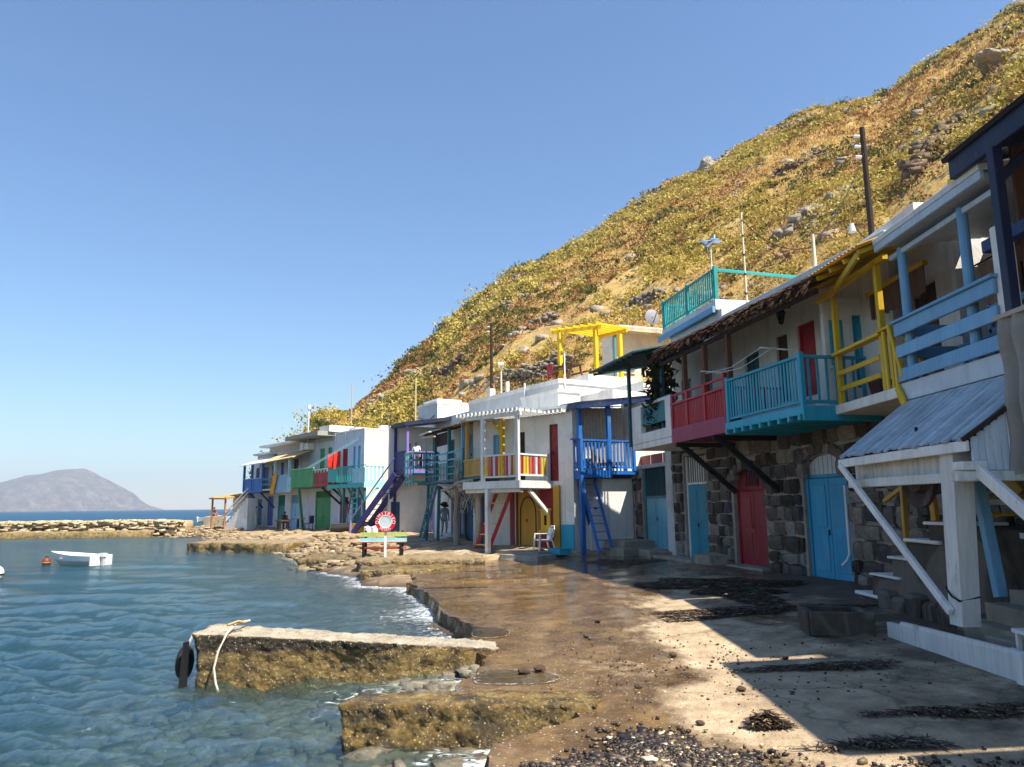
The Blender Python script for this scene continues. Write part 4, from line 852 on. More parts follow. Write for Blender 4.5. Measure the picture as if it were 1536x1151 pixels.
v, f = [], []; nu = 60
for j in range(7):
    for i in range(nu + 1): t = i / nu; v.append((.55 + .045 * math.sin(i * 1.35 + .25 * math.sin(j)), -.25 - 1.85 * t, 5.12 + .09 * t - 2.0 * j / 6))
for j in range(6):
    for i in range(nu): a = j * (nu + 1) + i; f.append((a, a + 1, a + nu + 2, a + nu + 1))
cu.mesh('drape', v, f, mat('#b3a999', rough=.95, bump=.2, scale=5), smooth=True); cu.beam('curtain_rail', (.55, -.2, 5.16), (.55, -2.1, 5.26), .03, .04, WOODW)
for lab, uu, nn in (('white plastic chair on the blue balcony near its corner', .6, -.5), ('white plastic chair at the back of the blue balcony', .9, -1.7)):
    q = Th('chair', lab, 'chair', 0, 0); q.r.location = h.r.matrix_basis @ Vector((uu, nn, 2.86)); PW = mat('#dcdcd8', rough=.4, bump=0)
    q.box('seat', (-.22, .22), (-.22, .22), (.4, .44), PW); q.box('backrest', (-.22, .22), (.2, .24), (.44, .85), PW)
    for a in (-.2, .18):
        for b in (-.2, .18): q.box('leg', (a, a + .03), (b, b + .03), (0, .4), PW)
# upper tiers behind
h2 = Th('house', 'stepped white roof block with a bright sunlit end wall behind the blue balcony', 'house', 2.05, 32.0, -32)
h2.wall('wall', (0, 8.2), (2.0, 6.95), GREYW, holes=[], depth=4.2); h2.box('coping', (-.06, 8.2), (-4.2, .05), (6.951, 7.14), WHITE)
h2.box('roof_post', (4.6, 4.75), (-.3, -.15), (7.14, 7.7), WHITE); h2.box('chimney', (6.3, 6.6), (-.5, -.2), (7.14, 7.6), WHITE)
h2.box('lower_block', (-1.6, 1.2), (.06, 1.2), (3.5, 6.25), WHITE2); h2.box('lower_coping', (-1.66, 1.22), (.06, 1.25), (6.251, 6.36), WHITE)
h2.cyl('drain_pipe', (-.05, -.3, 5.2), (-.05, -.3, 8.3), .03, .03, WOODW, seg=6); h2.cyl('drain_pipe', (2.6, .1, 5.2), (2.6, .1, 7.3), .05, .05, GREYW, seg=6)
h2.box('roof_ledge', (-3.4, -.1), (-4.0, -.2), (5.4, 6.2), WHITE); h2.box('roof_ledge', (-3.0, -.08), (-4.3, -2.2), (6.201, 6.75), WHITE2)
for k in range(4): h2.box('ledge_step', (-3.3 - .4 * k, -2.9 - .4 * k), (-3.0, -1.2), (5.0, 6.1 - .28 * k), WHITE)
# back white house with satellite dish
h3 = Th('house', 'small weathered white house on the slope with a flat overhanging roof', 'house', 5.35, 38.0, -20)
h3.wall('wall', (0, 1.3), (4, 10.55), CREAM, n=0, depth=3.4); h3.wall('end_wall', (-3.4, 0), (4, 10.55), white(col='#dccfb6', damt=.45), n=-.01, axis='n', th=.15, holes=[(-1.15, -.45, 8.5, 9.8), (-2.6, -2.2, 9.6, 10.0)])
h3.window((-1.15, -.45), (8.5, 9.8), DARKW, n=.06, axis='n'); h3.window((-2.6, -2.2), (9.6, 10.0), GREEND, n=.06, axis='n')
h3.box('roof', (-.7, 1.5), (-3.6, .3), (10.56, 10.77), white(col='#cfc0a4', dirt='#8a7658', damt=.5), j=.03); h3.box('roof_rim', (-.72, 1.5), (-3.5, .0), (10.771, 10.85), WHITE)
h3.box('post', (-.5, -.38), (.1, .22), (6.5, 10.55), paint('#5d8d8a')); h3.box('front_wall', (-1.2, -.1), (-2.8, .1), (5.5, 7.0), WHITE)
ds = Th('satellite_dish', 'white satellite dish on the flat roof of the small slope house', 'dish', 7.25, 37.4, -20, z=10.8)
v, f = [], [tuple(range(1, 17))]; v = [(0, 0, 0)]
v, f = [], []
for j in range(5):
    for i in range(16): an = 2 * math.pi * i / 16; r_ = .42 * (j + .3) / 4.3; v.append((-.2 - .35 * r_ * r_ * -1, r_ * math.cos(an), .42 + r_ * math.sin(an)))
for j in range(4):
    for i in range(16): f.append((j * 16 + i, j * 16 + (i + 1) % 16, (j + 1) * 16 + (i + 1) % 16, (j + 1) * 16 + i))
f.append(tuple(range(16))); ds.mesh('reflector', v, f, mat('#94969a', rough=.5, bump=0), smooth=True); ds.cyl('mast', (0, 0, 0), (-.1, 0, .6), .04, .04, IRON, seg=8); ds.beam('feed_arm', (-.2, 0, .1), (-.6, 0, .55), .03, .03, IRON)
# yellow pergola with table and red chair on the terrace
pg = Th('pergola', 'bright yellow timber pergola on the slope terrace', 'pergola', 2.75, 34.6, -32)
pg.box('deck', (-1.8, 2.2), (-2.6, .3), (7.0, 7.5), WHITE2)
PY = paint('#e8b90c', damt=.05)
for uu, nn in ((-.9, -.9), (.75, .0), (-.9, -2.4), (.75, -2.2)): pg.box('post', (uu - .09, uu + .09), (nn - .09, nn + .09), (7.5, 9.95), PY)
for uu, nn in ((.75, 0),): pg.beam('brace', (uu, nn, 9.4), (uu - .45, nn - .2, 9.9), .08, .1, PY)
pg.beam('beam', (-1.2, -1.05, 9.98), (1.1, .2, 10.02), .1, .16, PY); pg.beam('beam', (-1.2, -2.6, 9.98), (1.1, -2.3, 10.02), .1, .16, PY)
for k in range(7): t = k / 6; pg.beam('rafter', (-1.1 + 2.1 * t, -.85 + 1.15 * t + .1, 10.13), (-1.1 + 2.1 * t, -2.75, 10.12), .07, .1, PY)
tb = Th('table', 'brown wooden picnic table under the yellow pergola', 'table', 2.6, 35.0, -32, z=7.5)
tb.box('top', (-.9, .6), (-.4, .3), (.7, .76), BROWN)
for a in (-.7, .4):
    for b in (-.3, .2): tb.beam('leg', (a, b * 1.6, 0), (a, b, .7), .07, .08, BROWN)
for b in (-.75, .6): tb.box('bench_board', (-.9, .6), (b, b + .2), (.42, .46), BROWN)
q = Th('chair', 'small red chair under the yellow pergola', 'chair', 2.05, 35.7, -32, z=7.5); q.box('seat', (-.22, .22), (-.22, .22), (.4, .45), RED); q.box('backrest', (-.22, .22), (.2, .25), (.45, .95), RED)
for a in (-.2, .16):
    for b in (-.2, .16): q.box('leg', (a, a + .04), (b, b + .04), (0, .4), RED)

# --- white balcony with striped slats
h = Th('house', 'house with a white balcony of red and yellow slats over an ochre door', 'house', 1.39, 27.0, -48)
h.wall('wall', (-1.0, 4.0), (-.1, 5.2), WHITE, holes=[(.6, 1.76, .1, 2.28), (-.34, .06, 2.52, 4.58), (1.25, 1.7, 2.55, 4.4), (2.3, 2.9, 2.55, 4.4), (3.1, 3.7, 0.1, 2.2)], depth=5)
od = h.door((.6, 1.76), (.1, 2.28), OCHRE, n=-.08, leaves=1, panels=False, frame=CRIM)
v = [(1.18 + .38 * math.cos(t), -.04, 1.35 + .62 * math.sin(t)) for t in np.linspace(0, math.pi, 12)]; h.tube('arch_line', [(1.56, -.04, .12)] + v + [(.8, -.04, .12)], .018, DARKW, od)
h.door((-.34, .06), (2.52, 4.58), CRIM, n=-.08, leaves=1, panels=False); h.door((1.25, 1.7), (2.55, 4.4), DARKW, n=-.08, leaves=1); h.door((2.3, 2.9), (2.55, 4.4), LBLUE, n=-.08); h.door((3.1, 3.7), (.1, 2.2), NAVY, n=-.08)
h.box('red_panel', (-.14, .55), (.01, .05), (.0, 2.3), CRIM); h.box('red_panel', (1.8, 2.0), (.01, .05), (.0, 2.3), CRIM)
ws = h.box('window_shutter', (.02, .46), (.06, .1), (.78, 1.48), YELLOW); h.box('cap', (-.04, .52), (.06, .14), (1.481, 1.54), YELLOW, ws); h.box('sill', (-.04, .52), (.06, .14), (.72, .778), YELLOW, ws); h.box('ornament', (.18, .28), (.1, .12), (.95, 1.3), DARKW, ws)
h.box('pilaster', (-.42, -.16), (.02, .12), (.0, 2.35), OCHRE); h.box('blue_base', (-1.0, -.45), (.02, .06), (.1, .98), TURQ)
bl = h.box('balcony', (-.02, 2.7), (.0, 1.75), (2.36, 2.5), WOODW); h.box('edge_board', (-.06, 2.72), (1.75, 1.82), (2.26, 2.52), WOODW, bl); h.box('edge_board', (-.08, -.02), (.0, 1.8), (2.26, 2.52), WOODW, bl)
h.box('beam', (.0, 2.7), (1.55, 1.7), (2.12, 2.255), WOODW, bl)
for k in range(7): uu = .1 + k * .42; h.box('joist', (uu, uu + .07), (.05, 1.55), (2.22, 2.355), WOODW, bl)
h.rail_u(bl, (.02, 1.75), 1.75, (2.52, 3.46), WOODW, slat=.075, gap=.125, cols=STRIPES, zlo=.12); h.rail_n(bl, (.25, 1.7), .02, (2.52, 3.46), WOODW, slat=.1, gap=.165, cols=STRIPES, zlo=.16)
for uu, nn in ((.06, 1.75), (1.75, 1.75), (.02, .2)): h.box('post', (uu - .06, uu + .06), (nn - .06, nn + .06), (2.5, 4.82 if nn > 1 else 3.5), WOODW, bl)
h.box('stilt', (1.46, 1.6), (1.66, 1.82), (-.1, 2.25), WOODW); h.beam('brace', (.1, .05, 1.35), (.05, 1.2, 2.2), .1, .12, WOODW)
h.box('upper_post', (1.95, 2.09), (.35, .5), (2.5, 4.9), YELLOW); h.beam('upper_brace', (2.02, .42, 4.3), (2.5, .42, 4.85), .08, .1, YELLOW)
pr = h.box('pergola_beam', (-.1, 2.6), (1.7, 1.8), (4.78, 4.92), WOODW)
for k in range(20): uu = -.85 + k * .2; h.box('rafter', (uu, uu + .1), (.02, 1.95 if uu > -.15 else .45), (4.93, 5.03), WOODW, pr)
for k in range(6): nn = .1 + k * .34; h.box('lath', (-.9 if nn < .5 else -.15, 3.1), (nn, nn + .06), (5.031, 5.06), WOODW, pr)
h.box('wall_plate', (-.95, 3.4), (.0, .1), (5.08, 5.22), WHITE, pr)
ld = h.beam('red_ladder', (2.45, 1.5, .0), (1.75, .9, 2.36), .06, .13, RED); h.beam('stringer', (1.75, 1.5, .05), (1.05, .9, 2.36), .06, .13, RED, ld)
for k in range(6): t = (k + .7) / 6.4; h.box('tread', (1.78 - .7 * t, 2.42 - .7 * t), (1.42 - .6 * t, 1.6 - .6 * t), (2.36 * t, 2.36 * t + .04), paint('#c9b060'), ld)
h.box('plinth', (-.6, 2.6), (-.05, 1.5), (-.15, .1), CONC, j=.05); h.box('plinth', (-1.2, .5), (1.3, 2.3), (-.15, .03), CONC, j=.05)
# white plastic armchair and blue crate
q = Th('armchair', 'white plastic armchair beside the ochre arched door', 'chair', 1.05, 26.55, -20, z=.03); PW = mat('#dcdcd8', rough=.4, bump=0)
q.box('seat', (-.24, .24), (-.22, .24), (.40, .44), PW)
for k in range(5): a = -.2 + k * .1; q.beam('back_slat', (a * .9, -.22, .44), (a * 1.15, -.33, .86 - abs(a) * .3), .07, .025, PW)
q.tube('back_rim', [(-.24, -.24, .5), (-.26, -.32, .78), (-.12, -.36, .9), (.12, -.36, .9), (.26, -.32, .78), (.24, -.24, .5)], .025, PW)
for a in (-1, 1):
    q.beam('armrest', (a * .27, -.26, .64), (a * .27, .24, .64), .05, .03, PW); q.beam('leg', (a * .28, .28, 0), (a * .25, .22, .64), .045, .045, PW); q.beam('leg', (a * .28, -.34, 0), (a * .24, -.22, .44), .045, .045, PW)
tr = Th('crate', 'low turquoise plastic tray on the ground by the white armchair', 'crate', 1.55, 25.95, -30)
tr.box('base', (-.35, .35), (-.2, .2), (.0, .03), TURQ)
for a, b, c, d in ((-.35, .35, -.22, -.2), (-.35, .35, .2, .22), (-.37, -.35, -.22, .22), (.35, .37, -.22, .22)): tr.box('side', (a, b), (c, d), (0, .2), TURQ)

# --- yellow and teal balcony over the driftwood shelter
h = Th('house', 'patched house with a teal and yellow balcony above a driftwood shelter', 'house', -.71, 30.15, -23)
h.wall('wall', (-1.5, 8.3), (-.1, 5.3), WHITE2, holes=[(1.9, 3.8, .1, 2.3), (4.6, 5.7, .2, 2.1), (.4, 1.1, 2.9, 4.8), (2.6, 3.3, 2.9, 4.8), (5.2, 5.8, 2.9, 4.8)], depth=4)
h.door((1.9, 3.8), (.2, 2.3), paint('#1f6f9c'), n=-.1); h.door((.4, 1.1), (2.9, 4.8), GREYW, n=-.1); h.door((2.6, 3.3), (2.9, 4.8), LBLUE, n=-.1); h.door((5.2, 5.8), (2.9, 4.8), TEALD, n=-.1); h.door((4.6, 5.7), (.2, 2.1), TEALD, n=-.15, leaves=1)
bl = h.box('balcony', (-2.3, 6.6), (.0, 1.4), (2.66, 2.78), TEALD)
h.rail_u(bl, (-2.2, -.2), 1.4, (2.78, 3.44), OCHRE, slat=.08, gap=.105, zlo=.0)
for zz in (2.95, 3.25, 3.55, 3.85): h.box('rail_board', (.0, 5.2), (1.38, 1.42), (zz, zz + .07), TEAL if zz < 3.5 else TURQ, bl)
for k in range(24): uu = .1 + k * .21; h.box('slat', (uu, uu + .06), (1.35, 1.375), (2.8, 3.5), TEAL, bl)
for uu in (.0, 1.9, 3.6, 5.15): h.box('post', (uu - .05, uu + .05), (1.33, 1.43), (2.78, 3.95), TEAL, bl)
for uu, m in ((-.4, OCHRE), (.15, LBLUE), (1.9, TEAL), (3.9, TEALD)): h.box('roof_post', (uu - .06, uu + .06), (1.28, 1.4), (2.78, 4.95), m)
for k in range(4): t0, t1 = -2.1 + k * 1.95, -2.1 + k * 1.95 + 1.93; e = random.uniform(-.06, .08); h.quadslab('roof_sheet', (t0, 1.7 + e, 4.92 + e * .4), (t1, 1.7 - e, 4.98), (t1, -.05, 5.35), (t0, -.05, 5.35), .03, [OCHRE, mat('#a9967a'), mat('#7d8f9a'), mat('#b5a58c')][k])
for k in range(9): uu = -2.0 + k * .85; h.beam('rafter', (uu, 1.6, 4.88), (uu, 0, 5.28), .06, .08, OCHRE if k < 4 else BROWN)
h.box('reed_screen', (2.2, 4.0), (1.2, 1.24), (4.3, 4.85), DARKW)
h.beam('drift_beam', (4.8, 1.7, 4.75), (2.2, 1.9, 4.6), .1, .06, mat('#b79f80')); h.beam('drift_beam', (5.4, 1.6, 4.95), (3.2, 1.8, 4.9), .12, .05, WOODW)
for uu in (5.1, 3.4): h.beam('stilt', (uu + .2, 1.3, .1), (uu, 1.3, 2.66), .12, .12, TEAL)
h.beam('brace', (2.2, .1, 1.5), (2.2, 1.3, 2.6), .08, .1, TEAL); h.beam('brace', (3.6, .1, 1.5), (3.6, 1.3, 2.6), .08, .1, TEAL)
ld = h.beam('ladder', (4.3, 1.9, .3), (3.9, 1.4, 2.7), .06, .1, TEAL); h.beam('stringer', (3.7, 1.9, .3), (3.3, 1.4, 2.7), .06, .1, TEALD, ld)
for k in range(8): t = (k + .6) / 8.3; h.box('tread', (3.7 - .4 * t, 4.3 - .4 * t), (1.84 - .5 * t, 1.98 - .5 * t), (.3 + 2.4 * t, .34 + 2.4 * t), TEAL, ld)
h.box('ladder_wall', (3.5, 4.4), (.9, 1.2), (.0, .35), WHITE2); h.box('purple_board', (3.2, 4.1), (.35, .4), (.35, 2.1), PURPLE)
# open teal crate cage at the far corner
cg = h.box('crate_floor', (5.3, 6.8), (.6, 2.0), (2.78, 2.84), TURQ2)
for zz in (3.1, 3.42, 3.74, 4.06): h.box('crate_board', (5.3, 6.8), (1.97, 2.0), (zz, zz + .09), TURQ2, cg); h.box('crate_board', (5.28, 5.31), (.7, 1.96), (zz, zz + .09), TURQ2, cg)
for uu in (5.35, 5.85, 6.35, 6.75): h.box('crate_post', (uu - .04, uu + .04), (1.93, 1.965), (2.6, 4.2), TURQ2, cg)
for nn in (.75, 1.3): h.box('crate_post', (5.315, 5.345), (nn, nn + .07), (2.6, 4.2), TURQ2, cg)
# driftwood shelter
DRIFT = mat('#9c9384', wood=True, rnd=.25, rough=.95, var=.25, scale=4, dirt='#5d5548', damt=.3)
ds = Th('driftwood_shelter', 'shelter of bleached driftwood branches around a blue door', 'shelter', -.71, 30.15, -23)
for k in range(46):
    uu = random.uniform(-2.3, 1.3); ds.cyl('branch', (uu + random.uniform(-.9, .9), random.uniform(.9, 2.0), 2.35 + random.uniform(-.12, .2)), (uu, random.uniform(-.0, .8), 2.45 + random.uniform(-.1, .2)), random.uniform(.025, .06), .02, DRIFT, seg=5, wob=.05)
for k in range(40):
    uu = random.uniform(-2.0, 1.2); z1 = 2.3; ds.cyl('hanging_branch', (uu, random.uniform(1.0, 1.7), z1), (uu + random.uniform(-.35, .35), random.uniform(1.0, 1.7), z1 - random.uniform(.2, .95)), random.uniform(.02, .045), .015, DRIFT, seg=5, wob=.06)
for uu, nn in ((.35, 1.5), (.2, 1.6), (-2.0, 1.5), (-1.8, 1.4)): ds.cyl('trunk_post', (uu, nn, -.1), (uu + random.uniform(-.1, .1), nn, 2.4), .13, .09, DRIFT, seg=8, wob=.07)
for k in range(6): ds.cyl('upright_branch', (.35 + random.uniform(-.25, .25), 1.5, 2.2), (.35 + random.uniform(-.5, .3), 1.6, 3.3 + random.random() * .5), .05, .02, DRIFT, seg=5, wob=.06)
ds.cyl('ridge_branch', (1.6, 1.75, 2.3), (-2.3, 1.85, 2.58), .07, .05, DRIFT, seg=7, wob=.08)

# --- purple house
h = Th('house', 'white house with a purple roofed balcony and purple outside stairs', 'house', -5.97, 42.0, -30)
h.wall('wall', (-2.6, 6), (-.1, 6.9), WHITE2, n=-2.6, holes=[(.2, .9, .2, 2.0)], depth=4)
h.wall('front_wall', (-3.2, .35), (.0, 6.4), WHITE2, n=1.9, axis='n', th=.2, holes=[(-.35, .22, .25, 1.95), (-1.35, -1.05, 5.0, 6.2), (-1.85, -1.55, 4.0, 6.1), (-2.6, -2.2, 4.6, 6.1)])
h.door((-.35, .22), (.25, 1.95), paint('#1d5f7c'), n=2.0, axis='n', leaves=1)
h.window((-1.35, -1.05), (5.0, 6.2), NAVY, n=1.98, axis='n'); h.door((-1.85, -1.55), (4.0, 6.1), NAVY, n=2.0, axis='n', leaves=1); h.window((-2.6, -2.2), (4.6, 6.1), NAVY, n=1.98, axis='n')
bl = h.box('balcony', (-.05, 1.9), (-2.6, .05), (3.5, 3.68), PURPLE); h.box('panel', (.05, 1.85), (.0, .05), (3.7, 4.76), PURPLE, bl); h.box('top_rail', (-.05, 1.95), (-.02, .08), (4.761, 4.82), PURPLE, bl)
h.box('edge_board', (-.09, -.05), (-2.5, .08), (3.5, 3.76), LAV, bl); h.box('top_rail', (-.06, -.02), (-2.4, .0), (4.72, 4.78), LAV, bl)
for nn in (-.45, -.95, -1.5): h.box('slat', (-.05, -.02), (nn, nn + .05), (3.76, 4.72), LAV, bl)
h.box('post', (-.08, .08), (-.06, .08), (3.3, 6.4), LAV); h.box('post', (1.78, 1.92), (-.06, .08), (-.1, 6.4), PURPLE); h.box('stilt', (-.07, .05), (-1.6, -1.48), (-.1, 3.5), PURPLE)
rf = h.quadslab('roof', (-.3, .3, 6.42), (2.1, .3, 6.45), (2.1, -2.7, 6.85), (-.3, -2.7, 6.85), .22, NAVYR)
h.box('white_screen', (1.88, 1.92), (-2.4, -.3), (4.8, 6.3), CREAM)
stt = h.beam('stair_stringer', (.7, .45, 3.5), (3.6, 1.9, .15), .1, .34, PURPLE); h.beam('stair_stringer', (.9, -.25, 3.5), (3.8, 1.2, .15), .1, .34, PURPLE)
for k in range(11): t = (k + .5) / 11; h.box('tread', (.78 + 2.8 * t, 1.02 + 2.8 * t), (-.2 + 1.45 * t, .45 + 1.45 * t), (3.45 - 3.3 * t, 3.49 - 3.3 * t), PURPLE, stt)
h.beam('handrail', (.7, .5, 4.4), (3.7, 2.0, .95), .05, .06, LAV, stt); h.beam('newel', (3.7, 2.0, .1), (3.7, 2.0, 1.0), .07, .07, LAV, stt)
# white block above
h4 = Th('house', 'upper white block with a sunlit end wall between the purple and teal houses', 'house', -4.6, 45.0, -32)
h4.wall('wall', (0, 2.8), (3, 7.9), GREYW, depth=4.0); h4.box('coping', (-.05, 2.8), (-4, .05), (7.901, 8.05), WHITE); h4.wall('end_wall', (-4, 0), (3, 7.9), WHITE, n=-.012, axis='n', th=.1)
h4.tube('cable', [(.3, .05, 7.2), (1.2, .05, 6.9), (2.6, .05, 7.3)], .02, DARKW, seg=4); h4.box('roof_block', (.6, 2.6), (-2, -.3), (8.051, 8.3), WHITE)

# ------------------------------------------------------------------ far row
TX, TY, TA = -9.4, 48.0, -40
h = Th('house', 'white cube house with a turquoise railed balcony and big sunlit side wall', 'house', TX, TY, TA)
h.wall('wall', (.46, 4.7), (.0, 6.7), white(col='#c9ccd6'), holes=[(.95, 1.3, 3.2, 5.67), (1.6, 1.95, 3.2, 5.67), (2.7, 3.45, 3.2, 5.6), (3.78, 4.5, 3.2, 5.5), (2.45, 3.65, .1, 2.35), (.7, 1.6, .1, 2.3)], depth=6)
h.wall('side_wall', (-6, 0), (.0, 6.7), CREAM, n=.445, axis='n', th=.1); h.box('coping', (.43, 4.7), (-6, .05), (6.701, 6.8), WHITE); h.box('chimney', (1.2, 1.7), (-2.2, -1.7), (6.801, 7.15), WHITE); h.box('roof_tank', (2.8, 3.8), (-1.5, -.6), (6.801, 7.1), WHITE)
for a, b in ((.95, 1.3), (1.6, 1.95)): h.door((a, b), (3.2, 5.67), LBLUE, n=-.1, leaves=1, panels=False)
h.door((2.7, 3.45), (3.2, 5.6), CRIM, n=-.1); h.door((3.78, 4.5), (3.2, 5.5), RED, n=-.1); h.door((2.45, 3.65), (.1, 2.35), CRIM, n=-.1, transom=.5); h.door((.7, 1.6), (.1, 2.3), TEAL, n=-.1)
h.box('open_shutter', (4.42, 4.46), (.0, .6), (3.3, 5.3), paint('#e0301f')); h.box('open_shutter', (3.76, 3.8), (.0, .5), (3.3, 5.4), paint('#e0301f'))
bl = h.box('balcony', (-2.05, 2.9), (-.1, 1.3), (3.02, 3.14), TURQ); AQ = paint('#8fc6d6')
for a, b, m in ((-2.05, -1.3, AQ), (-1.28, -.5, AQ)): h.box('panel', (a, b), (1.27, 1.3), (3.14, 4.08), m, bl)
h.rail_u(bl, (-.48, 1.6), 1.3, (3.14, 4.2), TURQ2, slat=.08, gap=.2); h.box('panel', (1.62, 2.88), (1.27, 1.3), (3.3, 4.15), TURQ2, bl)
h.rail_n(bl, (-.1, 1.25), -2.05, (3.14, 4.2), AQUA, slat=.14, gap=.26); h.box('edge_board', (-2.1, -2.06), (-.15, 1.35), (2.85, 3.2), AQUA, bl); h.box('edge_board', (-2.05, 2.9), (1.31, 1.36), (2.88, 3.12), TURQ2, bl)
h.box('top_rail', (-2.1, 2.9), (1.24, 1.36), (4.201, 4.25), TURQ2, bl)
for uu in (-1.9, -.6, .8): h.beam('stilt', (uu, 1.2, .0), (uu, 1.2, 3.0), .14, .14, TEAL); h.beam('brace', (uu, 1.2, 2.0), (uu + .9, 1.2, 2.95), .08, .1, TEAL)
h.beam('brace', (-2.0, 1.2, 2.1), (-2.0, .2, 2.95), .1, .12, AQUA)
ld = h.beam('ladder', (-.45, 1.7, .1), (-.55, 1.3, 3.0), .08, .08, TEAL); h.beam('stringer', (-1.4, 1.7, .1), (-1.5, 1.3, 3.0), .08, .08, TEAL, ld)
for k in range(9): t = (k + .5) / 9; h.box('rung', (-1.4, -.5), (1.62 - .4 * t, 1.7 - .4 * t), (.1 + 2.9 * t, .16 + 2.9 * t), TURQ, ld)
for a in (0, .5): h.beam('line_arm', (1.0 + a, .1, 6.1), (4.6 + a, 1.9, 4.3), .035, .035, AQUA)
h.beam('drain_pipe', (3.0, .03, 6.7), (2.8, .06, 5.9), .08, .05, WHITE); h.beam('drain_pipe', (4.5, .03, 6.75), (4.4, .06, 6.1), .07, .05, WHITE)

h = Th('house', 'far house with a green boarded balcony, green doors and a concrete roof slab', 'house', TX, TY, TA)
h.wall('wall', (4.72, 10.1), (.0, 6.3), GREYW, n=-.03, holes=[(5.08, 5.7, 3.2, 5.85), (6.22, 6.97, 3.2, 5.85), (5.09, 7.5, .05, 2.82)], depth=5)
h.door((5.08, 5.7), (3.2, 5.85), GREEN, n=-.12); h.door((6.22, 6.97), (3.2, 5.85), GREEN, n=-.12); h.door((5.09, 7.5), (.05, 2.82), GREEN, n=-.14, transom=.45)
h.box('roof_slab', (4.9, 10.3), (-4, 1.2), (6.62, 6.9), mat('#9b958b', rough=.9), j=.03); h.box('white_block', (4.75, 6.3), (-1.5, .4), (6.901, 7.35), WHITE); h.box('upper_wall', (5.0, 9.2), (-4, -.2), (6.3, 6.618), GREYW)
h.box('white_block', (7.9, 8.5), (.0, .5), (5.85, 6.3), WHITE); h.box('white_block', (8.7, 9.3), (.0, .5), (5.85, 6.4), WHITE); h.cyl('vent_pipe', (8.6, .2, 6.0), (8.6, .2, 8.9), .06, .06, WOODW, seg=8); h.cyl('vent_cap', (8.6, .2, 8.9), (8.6, .2, 9.2), .14, .14, WHITE, seg=8)
bl = h.box('balcony', (2.95, 8.75), (-.05, 1.28), (3.05, 3.16), GREEND)
for k in range(7): uu = 5.12 + k * .52; h.box('board', (uu, uu + .51), (1.27, 1.31), (3.1, 4.35), GREEN, bl)
h.box('top_rail', (5.1, 8.76), (1.24, 1.36), (4.352, 4.42), paint('#7fc08c'), bl)
for k in range(8): uu = 2.98 + k * .262; h.box('red_slat', (uu, uu + .235), (1.26, 1.29), (3.05, 4.12), CRIM if k != 4 else RED, bl)
h.box('bottom_rail', (2.98, 5.05), (1.3, 1.34), (3.12, 3.24), RED, bl); h.box('top_rail', (2.96, 5.2), (1.24, 1.34), (4.2, 4.25), paint('#cfe6d0'), bl)
for k in range(5): uu = 3.0 + k * .45; h.box('baluster', (uu, uu + .08), (1.26, 1.32), (4.0, 4.2), paint('#cfe6d0'), bl)
h.beam('brace', (6.0, 1.5, .05), (7.4, 1.3, 3.05), .16, .16, GREEND); h.beam('brace', (3.2, .2, 1.9), (3.9, 1.2, 3.0), .1, .14, BLACKW); h.beam('brace', (1.9, .2, 1.9), (2.6, 1.2, 3.0), .1, .14, BLACKW)

h = Th('house', 'far house with a tan sloping awning, pale posts and a pale blue lower door', 'house', TX, TY, TA)
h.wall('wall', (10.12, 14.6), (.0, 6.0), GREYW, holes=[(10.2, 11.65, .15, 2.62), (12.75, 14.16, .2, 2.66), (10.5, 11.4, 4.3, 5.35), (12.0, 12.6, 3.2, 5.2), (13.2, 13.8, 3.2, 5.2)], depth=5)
h.door((10.2, 11.65), (.15, 2.62), paint('#86b4d4'), n=-.12, transom=.6); h.door((12.75, 14.16), (.2, 2.66), paint('#167a78'), n=-.12, transom=.8); h.window((10.5, 11.4), (4.3, 5.35), NAVY, n=-.08); h.door((12.0, 12.6), (3.2, 5.2), NAVY, n=-.1); h.door((13.2, 13.8), (3.2, 5.2), BLUE, n=-.1)
h.box('upper_wall', (9.9, 16.9), (-5, -.3), (6.0, 6.55), mat('#b6aa9c')); h.box('roof_slab', (9.9, 17.2), (-5, .5), (6.551, 6.7), WHITE)
h.quadslab('awning', (8.0, 1.6, 5.28), (13.6, 1.7, 5.12), (13.6, -.02, 5.95), (8.0, -.02, 5.95), .06, mat('#c9a97c', rough=.9, var=.2))
for uu in (9.2, 11.8): h.box('post', (uu - .08, uu + .08), (1.2, 1.36), (3.1, 5.25), AQUA)
bl = h.box('balcony', (8.8, 14.1), (.0, 1.3), (3.0, 3.12), GREYW); h.box('panel', (9.4, 12.2), (1.27, 1.31), (2.8, 4.1), paint('#7fa9c4'), bl); h.box('panel', (8.85, 9.4), (1.27, 1.31), (2.8, 3.9), AQUA, bl)
for zz in (3.4, 3.8): h.box('rail_board', (12.2, 14.1), (1.27, 1.31), (zz, zz + .14), TEAL, bl)
tw = Th('towel', 'orange towel hanging over the far grey blue balcony', 'towel', TX, TY, TA); v, f = [], []
for j in range(6):
    for i in range(6): v.append((11.0 + .12 * i + .22 * j * .6, 1.42 + .06 * math.sin(i * 1.7), 4.2 - .3 * j))
for j in range(5):
    for i in range(5): a = j * 6 + i; f.append((a, a + 1, a + 7, a + 6))
tw.mesh('cloth', v, f, mat('#e39a2c', rough=.9, bump=.2), smooth=True); tw.beam('hem', (11.0, 1.42, 4.22), (11.7, 1.42, 4.22), .05, .06, mat('#e39a2c', rough=.9, bump=.2))

